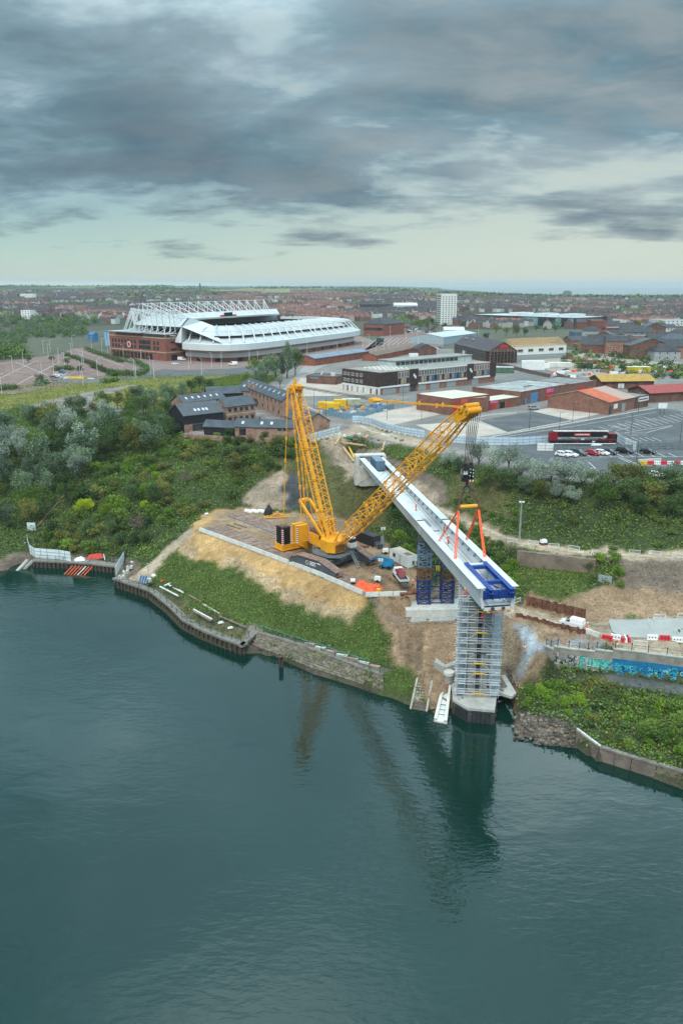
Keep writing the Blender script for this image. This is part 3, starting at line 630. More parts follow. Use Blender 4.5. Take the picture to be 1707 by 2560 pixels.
def lattice(name, p, q, side, w, h, nsec, bays, rc, rl, taper0, taper1, plate=None, mat=crane_y):
 p, q = V(p), V(q); ax = (q - p); Ln = ax.length; ax.normalize(); side = side.normalized(); nrm = ax.cross(side).normalized()
 if nrm.z < 0: nrm = -nrm
 def sc(t):
  a = min(1, t * Ln / taper0[0]); c = min(1, (1 - t) * Ln / taper1[0])
  return (taper0[1] + (1 - taper0[1]) * a) * (taper1[1] + (1 - taper1[1]) * c), (taper0[2] + (1 - taper0[2]) * a) * (taper1[2] + (1 - taper1[2]) * c)
 def pt(t, i):
  sx, sy = sc(t); a = (-1, 1, 1, -1)[i] * w / 2 * sx; c = (-1, -1, 1, 1)[i] * h / 2 * sy
  return p + ax * (t * Ln) + side * a + nrm * c
 for s in range(nsec):
  t0, t1 = s / nsec, (s + 1) / nsec; b = MB(); l = MB()
  for i in range(4):
   for k in range(bays): b.tube(pt(t0 + (t1 - t0) * k / bays, i), pt(t0 + (t1 - t0) * (k + 1) / bays, i), rc, 7)
   b.box(pt(t0, i), (rc * 3.2,) * 3, .5)
  for i in range(4):
   j = (i + 1) % 4
   l.tube(pt(t0, i), pt(t0, j), rl, 5)
   for k in range(bays):
    a, c = t0 + (t1 - t0) * k / bays, t0 + (t1 - t0) * (k + 1) / bays; mid = (a + c) / 2
    l.tube(pt(a, i), pt(mid, j), rl, 5); l.tube(pt(mid, j), pt(c, i), rl, 5)
  l.tube(pt(t0, 0), pt(t0, 2), rl, 5); l.tube(pt(t1, 0), pt(t1, 1), rl, 5)
  o = b.build(name, mat, crane); tag(l.build('lacing', mat, o), kind='stuff')
  if plate:
   g = MB()
   a0, a1 = pt(t0 + .01, 0).lerp(pt(t0 + .01, 1), plate[0]), pt(t0 + .01, 0).lerp(pt(t0 + .01, 1), plate[1]); c0, c1 = pt(t1 - .01, 0).lerp(pt(t1 - .01, 1), plate[0]), pt(t1 - .01, 0).lerp(pt(t1 - .01, 1), plate[1])
   g.ext([a0, a1, c1, c0], nrm * .08); g.build('walkway', mat, o)
 return pt
tipB = V((22.1, 140.2, 50.6)) - V((CX, CY, CZ)); footB = S(1.6, 0, 5.0)
ptB = lattice('boom_section', footB, tipB, lef, 3.0, 2.7, 6, 3, .15, .07, (9, .62, .35), (7, .66, .6), (.36, .64))
tipD = V((-10.7, 186.2, 49.2)) - V((CX, CY, CZ)); footD = S(-.6, 0, 5.2)
ptD = lattice('derrick_section', footD, tipD, lef, 2.7, 2.3, 5, 4, .135, .065, (7, .8, .4), (6, .62, .6), (.3, .7))
# boom head: side plates, sheave banks, lugs
bax = (tipB - footB).normalized(); bn = bax.cross(lef).normalized(); bn = bn if bn.z > 0 else -bn
b = MB()
for y in (-1.15, -.4, .4, 1.15):
 c = tipB + lef * y
 b.ext([c - bax * 2.6 + bn * .7, c - bax * .2 + bn * 1.0, c + bax * 1.6 + bn * .5, c + bax * 1.9 - bn * .6, c + bax * .9 - bn * 1.5, c - bax * .9 - bn * 1.1, c - bax * 2.6 - bn * .6], lef * .12)
hd = b.build('boom_head', crane_y, crane)
for off, r in ((bax * 1.3 - bn * .7, .62), (bax * .1 + bn * .55, .62), (bax * 1.5 + bn * .2, .5)):
 for k in range(10):
  b = MB(); c = tipB + off + lef * (-1.45 + k * .32); b.tube(c, c + lef * .2, r, 14); b.build('sheave', crane_y, hd)
 b = MB(); c = tipB + off; b.tube(c - lef * 1.75, c + lef * 1.75, .16, 8); b.build('pin', rust, hd)
b = MB()
for t in (.3, .72): b.box(footB.lerp(tipB, t) + bn * 1.6, (.5, .5, .5), .6)
b.build('rope_guide', crane_y, crane)
# derrick head with fork and short mast top
dax = (tipD - footD).normalized(); dn = dax.cross(lef).normalized(); dn = dn if dn.dot(fwd) > 0 else -dn
b = MB()
for y in (-1.2, 0, 1.2): b.ext([tipD + lef * y - dax * 1.2 - dn * .9, tipD + lef * y - dax * 1.2 + dn * .9, tipD + lef * y + dax * .6 + dn * .6, tipD + lef * y + dax * .6 - dn * .9], lef * .15)
b.tube(tipD - lef * 1.8, tipD + lef * 1.8, .2, 8); b.box(tipD + UP * 1.3, (.5, .5, 1.6), .6); b.box(tipD + fwd * 1.3 + UP * .2, (1.6, 1.6, .7), math.atan2(fwd.y, fwd.x))
dh = b.build('derrick_head', crane_y, crane)
for k in range(6):
 b = MB(); c = tipD + dn * .9 + lef * (-.9 + k * .32); b.tube(c, c + lef * .18, .5, 12); b.build('sheave', crane_y, dh)
# A-frame behind the derrick foot
b = MB(); aT = S(-11.6, 0, 12.6)
for y in (-1.35, 1.35): b.beam(S(-1.0, y, 5.4), aT + lef * y, .45, .6)
b.beam(aT - lef * 1.6, aT + lef * 1.6, .5, .5); b.tube(aT - lef * 1.2 + UP * .1 - fwd * .4, aT + lef * 1.2 + UP * .1 - fwd * .4, .45, 12)
b.beam(S(-6, -1.35, 8.8), S(-6, 1.35, 8.8), .3); b.build('a_frame', crane_y, crane)
b = MB()
for y in (-1.3, 1.3): b.tube(aT + lef * y, S(-10.0, y * 1.3, 5.6), .12, 6)
b.build('a_frame_tie', crane_y, crane)
# pendants and ropes
def strand(name, p, q, r, mat, joints=0):
 b = MB(); b.tube(p, q, r, 5)
 for k in range(1, joints + 1): c = V(p).lerp(V(q), k / (joints + 1)); b.box(c, (r * 4.5, r * 4.5, r * 9))
 return b.build(name, mat, crane)
for y, yb in ((-1.7, -3.8), (1.7, 2.2)):
 top = tipD + lef * y - fwd * .6; mid = top.lerp(S(-15.4, yb, 6.2), .2)
 strand('ballast_pendant_strap', top, mid, .24, crane_y); strand('ballast_pendant', mid, S(-15.4, yb, 6.2), .085, crane_y, 4)
 strand('ballast_pendant', S(-15.4, yb, 6.2), S(-15.4, yb - .8, 1.6), .1, crane_y); strand('ballast_pendant', S(-15.4, yb, 6.2), S(-15.4, yb + .8, 1.6), .1, crane_y)
for y, r in ((-1.0, .11), (.9, .11)): strand('derrick_pendant', tipD + lef * y - fwd * .4 - UP * .5, aT + lef * y, r, crane_y, 7)
strand('derrick_pendant', tipD - lef * .2 - fwd * .3, S(-9.6, -.6, 6.0), .09, crane_y, 6)
for k in range(4): strand('luffing_rope', aT + lef * (-.9 + k * .6), S(-8.4, -.9 + k * .6, 6.4), .04, darkgrey)
cB = tipD.lerp(tipB, .53) - UP * .3; ppe = (tipB - tipD).normalized()
for y in (-.75, .75):
 for dz in (0, .22): strand('boom_hoist_rope', tipD + lef * y + fwd * 1.2 + UP * (.2 + dz), cB + lef * y * .8 + UP * dz, .05, M('dark_rope', (.045, .03, .022), .8, .2), 0)
 strand('boom_pendant', cB + lef * y * .9, tipB + lef * y + bn * .9, .085, crane_y, 3)
b = MB(); b.beam(cB - ppe * .9, cB + ppe * .9, 1.9, .75); b.tube(cB - lef * 1.1 + ppe, cB + lef * 1.1 + ppe, .25, 8); b.build('pendant_bridle', crane_y, crane)
strand('hoist_rope', S(-4.2, .5, 6.6), tipB + bn * 1.1 + lef * .4, .03, darkgrey); strand('hoist_rope', S(-6.2, -.5, 6.6), tipB + bn * 1.1 - lef * .4, .03, darkgrey)
# ladder on the boom foot (grey galvanised steps seen between boom and derrick)
b = MB()
for k in range(7): q = footB.lerp(tipB, .07 + k * .022) + bn * 1.5; b.beam(q - lef * .8, q + lef * .8, .08); b.tube(q - lef * .8, q - lef * .8 + UP * 1.1, .04, 4); b.tube(q + lef * .8, q + lef * .8 + UP * 1.1, .04, 4)
b.build('boom_foot_ladder', grey, crane)
# ---------------------------------------------------- hook block, slings, spreader
def PX(px, py, d): return PD(px, py, d)
DH = 140.4
hb = PX(1168, 1188, DH)
block = thing('hook_block', 'black multi sheave hook block hanging under the boom tip', 'hook block', (hb.x, hb.y, hb.z))
b = MB()
for k in range(5): b.box((-.72 + k * .36, 0, .5), (.2, 1.7, 2.6)); 
for k in range(4): b.tube((-.62 + k * .36, 0, 1.0), (-.46 + k * .36, 0, 1.0), .95, 12)
b.box((0, 0, -.7), (2.2, 1.5, .7)); b.box((-.6, -.3, 1.9), (.7, .6, .6)); b.box((.6, .2, 1.9), (.6, .6, .8)); b.build('block_body', black, block)
b = MB()
for k in range(5):
 b.quad((-1.13, -.7 + k * .26, .25), (-1.13, -.56 + k * .26, .25), (-1.13, -.42 + k * .26, 1.1), (-1.13, -.56 + k * .26, 1.1)); b.quad((-.9 + k * .16, -.872, .3), (-.8 + k * .16, -.872, .3), (-.7 + k * .16, -.872, 1.0), (-.8 + k * .16, -.872, 1.0))
for x, z in ((.35, 1.3), (.85, 1.2), (.4, .7), (.88, .6), (.3, .1), (.85, 0)): b.box((x, -.88, z), (.17, .04, .17))
b.build('marking', white, block)
b = MB()
for k in range(4): b.box((.1 + k * .25, -.8, -1.05 + (k % 2) * .25), (.2, .3, .3), .4, k % 2)
b.build('swivel_guard', [red, white], block)
b = MB(); b.tube((0, 0, -1.05), (0, 0, -2.1), .28, 8)
for s in (-1, 1):
 for k in range(6):
  a0, a1 = math.pi / 2 - s * k * .5, math.pi / 2 - s * (k + 1) * .5
  b.tube((.62 * math.cos(a0), 0, -2.65 + .62 * math.sin(a0)), (.62 * math.cos(a1), 0, -2.65 + .62 * math.sin(a1)), .2 - k * .012, 7)
b.build('ramshorn_hook', darkgrey, block)
rope_m = M('wire_rope', (.07, .06, .055), .6, .2)
fall = thing('hoist_rope_fall', 'many falls of dark wire rope between boom tip and hook block', 'rope', (hb.x, hb.y, hb.z + 1.5))
tw = V((CX, CY, CZ)) + tipB + bax * 1.3 - bn * 1.2
for k in range(6):
 for j in (-1, 1):
  b = MB(); t0 = tw + lef * (-1.3 + k * .52) + fwd * .3 * j; e = V((hb.x - .65 + k * .26, hb.y + .5 * j, hb.z + 1.6)); b.tube(t0, e, .042, 4); b.build('rope', rope_m, fall, world=True)
sp0, sp1 = PX(1146, 1267, DH), PX(1196, 1264, DH + .4)
spr = thing('spreader_beam', 'yellow tubular spreader beam hanging below the hook block', 'spreader beam', ((sp0 + sp1) / 2))
b = MB(); b.tube(sp0, sp1, .33, 12); b.build('tube', crane_y, spr, world=True)
for p in (sp0, sp1):
 b = MB(); b.box(p, (.25, .8, 1.1)); b.tube(p - V((.25, 0, 0)), p + V((.25, 0, 0)), .42, 12); b.build('end_plate', rust, spr, world=True)
hk = V((hb.x, hb.y, hb.z - 2.7))
brown_sl = M('brown_wire_sling', (.14, .085, .06), .8, .3)
for p, s in ((sp0, -1), (sp1, 1)):
 t = thing('wire_sling', 'brown wire sling from the hook to the %s end of the spreader beam' % ('left' if s < 0 else 'right'), 'sling', (p.x, p.y, p.z), group='wire slings above the spreader beam')
 for k in (-1, 1):
  b = MB(); b.tube(hk + V((.45 * s + .12 * k, .1 * k, 0)), p + V((.16 * k, .12 * k, .5)), .11, 6); b.build('sling_leg', brown_sl, t, world=True)
BR_N, BR_F = V((25.0, 119.0, 25.7)), V((8.35, 217.0, 26.0))
bu = (BR_N - BR_F); BL = bu.length; bu.normalize(); bs = V((bu.y, -bu.x, 0)).normalized(); bs = bs if bs.x > 0 else -bs
def BRP(t, s, z): return BR_F + bu * (BL * t) + bs * s + UP * z
t1, t2 = (217 - 143.3) / 98, (217 - 132.8) / 98
for ap, s, nm in ((sp0 - UP * .6, -1, 'left'), (sp1 - UP * .6, 1, 'right')):
 t = thing('lifting_sling', 'bright orange doubled fabric sling hanging from the %s end of the spreader beam' % nm, 'sling', (ap.x, ap.y, ap.z), group='orange slings lifting the bridge section')
 for tt in (t1, t2):
  for k in (-.16, .16):
   b = MB(); b.beam(ap + V((k * .6, k * .3, 0)), BRP(tt, s * 2.75 + k, -.35), .2, .1); b.build('sling_leg', orange, t, world=True)
 b = MB(); b.tube(ap + UP * .7, ap - UP * .2, .22, 8); b.build('shackle', rust, t, world=True)
# ------------------------------------------------------------------ footbridge
TJ = .617
def dep(t): return 2.2 + 1.75 * min(1, max(0, t / .9)) ** 1.2
def bridge(name, label, ta, tb, n):
 rt = thing(name, label, 'bridge', BRP((ta + tb) / 2, 0, -dep((ta + tb) / 2)))
 ts = [ta + (tb - ta) * k / n for k in range(n + 1)]
 for s in (-1, 1):
  for nm, sec in (('top_flange', lambda t: [(s * 1.9, -.03), (s * 3.45, -.03), (s * 3.45, -.09), (s * 1.9, -.09)]),
      ('web', lambda t: [(s * 2.78, -.09), (s * 2.84, -.09), (s * (2.84 - .6 * (dep(t) / 3.9)), -dep(t)), (s * (2.78 - .6 * (dep(t) / 3.9)), -dep(t))])):
   b = MB()
   for a, c in zip(ts, ts[1:]):
    A_, C_ = [BRP(a, x, z) for x, z in sec(a)], [BRP(c, x, z) for x, z in sec(c)]
    b.add(A_ + C_, [(0, 1, 5, 4), (1, 2, 6, 5), (2, 3, 7, 6), (3, 0, 4, 7)])
    if a == ts[0]: b.add(A_, [(0, 1, 2, 3)])
    if c == ts[-1]: b.add(C_, [(3, 2, 1, 0)])
   b.build(nm, bridge_w, rt, world=True)
  m = int((tb - ta) * BL / 3.4)
  for k in range(m):
   t = ta + (tb - ta) * (k + .6) / m; h = dep(t) - .75; zi = -.75 - max(0, (h - 1.55))
   b = MB(); b.beam(BRP(t, s * 2.7, -.12), BRP(t, s * (2.74 - .6 * h / 3.9), -dep(t) + .95), .12, .34, up=bu); b.build('stiffener', bridge_w, rt, world=True)
   b = MB(); b.beam(BRP(t + .0, s * 2.5, -.5), BRP(t, s * 2.42, -1.35), .07, .1, up=bu); b.beam(BRP(t, s * 2.4, -1.35), BRP(t - .009, s * 2.4, -1.35), .08, .1); b.build('bracket', black, rt, world=True)
 for nm, z0, wd in (('deck_plate', .85, 2.15), ('bottom_plate', 0.02, 2.16)):
  b = MB()
  for a, c in zip(ts, ts[1:]):
   A_ = [BRP(a, x, -dep(a) + z0 + dz) for dz in (0, .06) for x in (-wd, wd)]; C_ = [BRP(c, x, -dep(c) + z0 + dz) for dz in (0, .06) for x in (-wd, wd)]
   b.add(A_ + C_, [(0, 1, 5, 4), (2, 3, 7, 6), (0, 2, 6, 4), (1, 3, 7, 5)])
  b.build(nm, bridge_w if nm != 'deck_plate' else M('deck_grey_white', (.60, .63, .64), .6, .1, .5), rt, world=True)
 for s in (-1, 1):
  b = MB()
  for a, c in zip(ts, ts[1:]): b.beam(BRP(a, s * 1.5, -dep(a) + 1.1), BRP(c, s * 1.5, -dep(c) + 1.1), .1, .25)
  b.build('deck_kerb', M('deck_grey_white', (.60, .63, .64)), rt, world=True)
 return rt
far = bridge('bridge_section', 'long white steel trough bridge section resting on the concrete abutment', .0, TJ - .003, 10)
near = bridge('bridge_section', 'white steel trough bridge section with blue end frame held by orange slings', TJ + .003, 1.0, 7)
b = MB()
for s in (-1, 1): b.box(BRP(TJ, s * 2.6, .02), (1.1, .5, .08), .2)
b.build('splice_plate', rust, far, world=True)
for k in range(5):
 b = MB(); c = BRP(1.0, -1.7 + k * .85, -dep(1) + .02); b.beam(c - bu * .3, c + bu * 1.0, .55, .06); b.build('splice_plate', M('orange_primer', (.42, .17, .06), .7, .25), near, world=True)
b = MB(); b.beam(BRP(.885, -2.6, -.25), BRP(.885, 2.6, -.25), .7, .35); b.build('cross_strut', bridge_w, near, world=True)
# end face of the open box: frame round the opening
b = MB(); z1 = -dep(1)
b.beam(BRP(1, -2.2, z1 + .3), BRP(1, 2.2, z1 + .3), .1, .5); b.beam(BRP(1.001, -2.45, z1 + .5), BRP(1.001, -2.7, -1.7), .5, .1, up=bu); b.beam(BRP(1.001, 2.45, z1 + .5), BRP(1.001, 2.7, -1.7), .5, .1, up=bu)
b.build('end_frame', bridge_w, near, world=True)
b = MB()
for s in (-1, 1): b.box(BRP(1.004, s * .9, z1 + .45), (.5, .3, .4), .2)
b.build('end_bracket', darkgrey, near, world=True)
ef = thing('lifting_rig', 'bright blue steel frame bolted across the open end of the bridge', 'steel frame', BRP(.95, 0, -1.6))
b = MB(); b.beam(BRP(1.004, -2.65, -1.05), BRP(1.004, 2.65, -1.05), .12, 1.5); b.build('end_plate', blue, ef, world=True)
for k in range(5):
 b = MB(); b.beam(BRP(1.008, -2.3 + k * 1.15, -1.78), BRP(1.008, -2.3 + k * 1.15, -.35), .12, .3, up=bu); b.build('plate_rib', blue, ef, world=True)
for s in (-1, 1):
 b = MB()
 for zz in (.25, -.45): b.beam(BRP(.885, s * 1.65, zz), BRP(1.018, s * 1.65, zz), .75, .08)
 b.beam(BRP(.885, s * 1.65, -.1), BRP(1.018, s * 1.65, -.1), .08, .7); b.beam(BRP(.885, s * 1.95, -.1), BRP(1.012, s * 1.95, -.1), .06, .66); b.build('longitudinal_beam', blue, ef, world=True)
for t in (.902, .975):
 b = MB(); b.beam(BRP(t, -1.3, -.1), BRP(t, 1.3, -.1), .5, .6); b.build('cross_beam', blue, ef, world=True)
b = MB(); b.beam(BRP(.905, -1.2, -1.4), BRP(.97, 1.2, -1.4), .15); b.build('brace', blue, ef, world=True)
for k in range(3):
 t = thing('steel_bar_bundle', ['bundle of grey steel bars lying in the bridge trough under the slings', 'bundle of grey bars lying on the bridge deck by the joint', 'short bundle of grey bars on the deck before the cross strut'][k], 'steel bars', BRP((.74, .57, .83)[k], .2, -2.2), group='steel bar bundles inside the bridge')
 t0, t1_ = ((.67, .80), (.52, .60), (.81, .86))[k]
 for j in range(6):
  b = MB(); b.tube(BRP(t0 + .004 * j, -.7 + j * .25 + .2 * k, -dep(t0) + .98), BRP(t1_ - .003 * j, -.6 + j * .22 + .2 * k, -dep(t1_) + .98), .06, 5); b.build('bar', M('bar_blue_grey', (.30, .36, .42), .4, .2, 1), t, world=True)
# container on the far end
def container(name, label, cat, c, rz, L_, W_, H_, mat, roofm=None, group=None, doors=True, ribs=True):
 t = thing(name, label, cat, c, rz, group)
 b = MB(); b.bb(-L_ / 2, -W_ / 2, .12, L_ / 2, W_ / 2, H_)
 if ribs:
  n = int(L_ / .45)
  for k in range(n):
   x = -L_ / 2 + (k + .5) * L_ / n
   for s in (-1, 1): b.bb(x - .1, s * W_ / 2 - .025, .25, x + .1, s * W_ / 2 + .025, H_ - .15)
 b.build('body', mat, t)
 b = MB(); b.bb(-L_ / 2 + .03, -W_ / 2 + .03, H_, L_ / 2 - .03, W_ / 2 - .03, H_ + .03)
 if ribs:
  for k in range(int(L_ / .9)): b.bb(-L_ / 2 + .4 + k * .9, -W_ / 2 + .1, H_ + .03, -L_ / 2 + .6 + k * .9, W_ / 2 - .1, H_ + .06)
 b.build('roof', roofm or mat, t)
 b = MB()
 for sx in (-1, 1):
  for sy in (-1, 1): b.box((sx * (L_ / 2 - .05), sy * (W_ / 2 - .05), H_ / 2), (.2, .2, H_ + .04))
 b.build('corner_post', mat, t)
 if doors:
  for s in (-1, 1):
   b = MB(); b.bb(L_ / 2, s * W_ / 4 - W_ / 4 + .08, .25, L_ / 2 + .05, s * W_ / 4 + W_ / 4 - .08, H_ - .15); d = b.build('door', mat, t)
   for k in (-.3, .3):
    b = MB(); b.tube((L_ / 2 + .08, s * W_ / 4 + k, .3), (L_ / 2 + .08, s * W_ / 4 + k, H_ - .2), .025, 5); b.build('locking_bar', grey, d)
 return t
cq = BRP(.075, .1, -dep(.07) + .95)
container('shipping_container', 'dusty blue shipping container standing on the far end of the bridge', 'container', cq, math.atan2(bu.y, bu.x), 7.2, 2.4, 2.7, M('container_blue', (.085, .15, .22), .6, .2, .5), M('container_blue_roof', (.20, .27, .33), .7, .2, .5))
# abutment
ab = thing('bridge_abutment', 'pale concrete abutment carrying the far end of the bridge', 'abutment', BRP(-.02, 0, -7.5))
for nm, x0, x1, za, zb, ta, tb in (('pillar', -4.3, -3.2, -8, .15, -.035, -.008), ('pillar', 3.4, 4.3, -8, .15, -.035, -.008), ('capping_beam', -4.3, 4.3, .15, .5, -.04, -.012), ('back_wall', -3.2, 3.4, -8, .1, -.036, -.026), ('bearing_shelf', -3.2, 3.4, -8, -2.6, -.026, .004)):
 b = MB(); vs = [BRP(t, x, z) for z in (za, zb) for t, x in ((ta, x0), (ta, x1), (tb, x1), (tb, x0))]; b.add(vs, BOXF); b.build(nm, conc_pale, ab, world=True)
b = MB(); b.tube(BRP(.09, -9, -7.2), BRP(.12, 3.6, .9), .05, 5); tag(b.build('guy_rope', darkgrey), 'thin dark guy rope running from the slope up over the bridge', 'rope')
# ------------------------------------------------------------------ trestle towers
TRZ = 8.05
ped = thing('concrete_foundation', 'stepped pale concrete foundation block under the blue trestle', 'foundation', (19.6, 154.6, 6.2))
b = MB(); b.box((19.6, 154.4, 7.15), (13.2, 5.6, 1.8), .07); b.build('upper_block', conc_pale, ped, world=True)
b = MB(); b.box((19.0, 153.6, 6.35), (15.8, 8.6, .5), .07); b.build('lower_slab', conc, ped, world=True)
tre = thing('trestle_tower', 'blue and rust temporary steel trestle supporting the bridge joint', 'trestle', (19.5, 155, TRZ))
def tower(cx, cy, top, mats):
 hw = 1.25; n = len(mats); hz = (top - TRZ) / n; cs = [(-hw, -hw), (hw, -hw), (hw, hw), (-hw, hw)]
 for k, m in enumerate(mats):
  z0, z1 = TRZ + k * hz + .03, TRZ + (k + 1) * hz - .03; b = MB(); g = MB()
  for x, y in cs: b = MB(); b.box((cx + x, cy + y, (z0 + z1) / 2), (.26, .26, z1 - z0)); b.box((cx + x, cy + y, z1 - .06), (.5, .5, .08)); o = b.build('tower_leg', m, tre, world=True)
  for i in range(4):
   (x0, y0), (x1, y1) = cs[i], cs[(i + 1) % 4]
   for z in (z0 + .15, z1 - .2): g.beam((cx + x0, cy + y0, z), (cx + x1, cy + y1, z), .14, .18)
   zm = (z0 + z1) / 2
   for j in range(2):
    za, zb = z0 + .2 + j * (zm - z0), zm - .05 + j * (zm - z0); g.beam((cx + x0, cy + y0, za), (cx + x1, cy + y1, zb), .12); g.beam((cx + x1, cy + y1, za), (cx + x0, cy + y0, zb), .12)
   g.beam((cx + x0, cy + y0, zm), (cx + x1, cy + y1, zm), .12)
  tag(g.build('bracing', m, tre, world=True), kind='stuff')
ml = [blue, blue, rust, blue_fade, blue_fade]
ml[0] = ml[1] = M('dark_blue_steel', (.018, .04, .16), .55, .3, .6)
tower(17.1, 155.6, 21.6, ml); tower(22.1, 156.2, 20.6, ml[:])
for k, z in enumerate((8.4, 11, 13.4, 16, 18.6)):
 for y in (154.6, 157.1): b = MB(); b.beam((18.3, y, z), (20.9, y, z), .14, .18); b.build('tie_beam', ml[0], tre, world=True)
 if k < 4: b = MB(); b.beam((18.3, 154.6, z), (20.9, 154.6, z + 2.4), .1); b.build('tie_brace', ml[0], tre, world=True)
b = MB()
for x, zt in ((17.1, 21.6), (22.1, 20.6)):
 b.box((x, 156, zt + .2), (3.3, .6, .5)); b.box((x, 154.9, zt + .25), (.6, 3.0, .55)); b.box((x + 1, 155.9, zt + .7), (1.2, 1.6, .6)); b.box((x, 155.9, zt + .25), (3.0, 2.8, .2))
b.build('head_beam', darkgrey, tre, world=True)
t = thing('hazard_buffer', 'round black and yellow striped drum hanging between the trestle towers', 'drum', (19.6, 153.95, 16.2))
for k in range(6):
 b = MB(); b.tube((-.45 + k * .15, 0, 0), (-.31 + k * .15, 0, 0), .62, 12); b.build('stripe_ring', yellow if k % 2 else black, t)
# ------------------------------------------------------------------ pier, pile cap and scaffold
SX, SY, SZ, SR = 24.0, 128.2, 2.75, -.10
NL = 10; LH = 1.93
cap = thing('pile_cap', 'pale concrete pile cap at the water edge under the scaffold', 'pile cap', P(1190, 1760, 0))
pc = [P(1131, 1748, 2.6), P(1168, 1770, 2.6), P(1236, 1776, 2.6), P(1243, 1725, 2.6), P(1180, 1690, 2.6), P(1128, 1710, 2.6)]
b = MB(); b.prism([(p.x, p.y) for p in pc], 2.15, 2.62); b.build('slab', conc, cap, world=True)
front = pc[:4]
dkp = M('black_sheet_pile', (.035, .037, .04), .7, .3, 1)
for a, c in zip(front, front[1:]):
 n = max(2, int((c - a).length / .7)); d = (c - a).xy.normalized()
 for k in range(n):
  q = a.lerp(c, (k + .5) / n); b = MB(); b.box((q.x, q.y - .05 - .12 * (k % 2), .45), ((c - a).length / n * .92, .25, 3.3 - .1 * (k % 3)), math.atan2(d.y, d.x)); b.build('sheet_pile', dkp if k % 5 else darkgrey, cap, world=True)
pier = thing('bridge_pier', 'tapering pale concrete bridge pier inside the scaffold tower', 'bridge pier', (SX, SY, SZ))
b = MB()
for za, zb, w0, w1 in ((0, 12, 3.4, 3.5), (12, 18.6, 3.5, 4.6)):
 vs = [(x * w_ / 2, y * (1.2), z) for z, w_ in ((za, w0), (zb, w1)) for x, y in ((-1, -1), (1, -1), (1, 1), (-1, 1))]
 b.add([(a * math.cos(SR) - c * math.sin(SR), a * math.sin(SR) + c * math.cos(SR), z) for a, c, z in vs], BOXF)
b.build('shaft', M('pier_grey', (.27, .28, .28), .8, .1, .5), pier)
sca = thing('scaffold_tower', 'tall galvanised scaffold tower of many lifts wrapped round the bridge pier', 'scaffold', (SX, SY, SZ), SR)
xs_, ys_ = [-3.6, -2.2, -.55, .55, 2.2, 3.6], [-3.0, -1.6, 1.6, 3.0]
ztop = NL * LH + 1.1
for i, x in enumerate(xs_):
 for j, y in enumerate(ys_):
  if i in (2, 3) and j in (1, 2): continue
  b = MB(); b.tube((x, y, -.1 - (1.2 if (j == 0 and i == 0) else 0)), (x, y, ztop - (.5 if j else 0)), .055, 5); b.build('standard', galv, sca)
deckm = M('scaffold_deck', (.36, .41, .44), .7, .15, 1.2)
for k in range(NL):
 z = .5 + k * LH; b = MB(); inset = []
 for x in xs_: b.tube((x, ys_[0] - .3, z), (x, ys_[-1] + .3, z), .04, 4)
 for y in ys_:
  b.tube((xs_[0] - .35, y, z), (xs_[-1] + .35, y, z), .05, 4)
 for h in (.5, 1.0):
  for y in (ys_[0], ys_[-1]): b.tube((xs_[0] - .5, y, z + h), (xs_[-1] + .3, y, z + h), .045, 4)
  for x in (xs_[0], xs_[-1]): b.tube((x, ys_[0] - .6, z + h), (x, ys_[-1] + .4, z + h), .035, 4)
 lf = b.build('ledger_ring', galv, sca)
 for (x0, y0, x1, y1) in ((-3.6, -3.0, -2.2, 3.0), (2.2, -3.0, 3.6, 3.0), (-2.2, 1.6, 2.2, 3.0)):
  g = MB(); nb = 4
  for q in range(nb):
   if x1 - x0 < y1 - y0: g.bb(x0 + .03 + (x1 - x0) * q / nb, y0, z + .05, x0 - .03 + (x1 - x0) * (q + 1) / nb, y1, z + .1)
   else: g.bb(x0, y0 + .03 + (y1 - y0) * q / nb, z + .05, x1, y0 - .03 + (y1 - y0) * (q + 1) / nb, z + .1)
  g.build('deck_board', deckm, lf)
 if k % 2 == 0 or k == 3:
  g = MB(); g.bb(-.9, -3.12, z + .06, 1.1, -3.06, z + .3); g.build('toe_board', yellow if k % 3 != 1 else darkgrey, sca)
 else:
  g = MB(); g.bb(-.9, -3.12, z + .06, 1.1, -3.06, z + .28); g.build('toe_board', grey, sca)
 g = MB()
 for dx in (-.22, .22): g.tube((dx - .15, -2.5, z), (dx + .1, -2.35, z + LH), .04, 4)
 for q in range(7): g.tube((-.37 + .036 * q, -2.5 + .02 * q, z + .25 * q), (.07 + .036 * q, -2.5 + .02 * q, z + .25 * q), .03, 4)
 g.build('ladder', darkgrey, sca)
 g = MB(); s = 1 if k % 2 else -1
 g.tube((-3.6 * s, -3.05, z), (-.55 * s, -3.05, z + LH), .035, 4); g.tube((3.65, -3.0 * s, z), (3.65, 3.0 * s, z + LH), .035, 4); g.tube((-3.65, -3.0 * s, z), (-3.65, 3.0 * s, z + LH), .035, 4); g.build('diagonal_brace', galv, sca)
 g = MB(); g.bb(-.55, -1.42, z + .1, .35, -1.36, z + LH - .25); g.build('painted_opening_shade', black, sca) if k < NL - 1 else None  # black panel behind the ladder stands in for the shade in the opening
# ------------------------------------------------------------------ things on the work platform
def ang(p, q): return math.atan2(q.y - p.y, q.x - p.x)
def row_pts(pix_pts, z, step):
 ws = [P(a, b, z) for a, b in pix_pts]; out = []
 for a, c in zip(ws, ws[1:]):
  L_ = (c - a).length; n = max(1, round(L_ / step))
  for k in range(n): out.append((a.lerp(c, (k + .5) / n), ang(a, c), L_ / n))
 return out
def nth(k): return '%d%s' % (k, 'th' if k % 100 in (11, 12, 13) else {1: 'st', 2: 'nd', 3: 'rd'}.get(k % 10, 'th'))
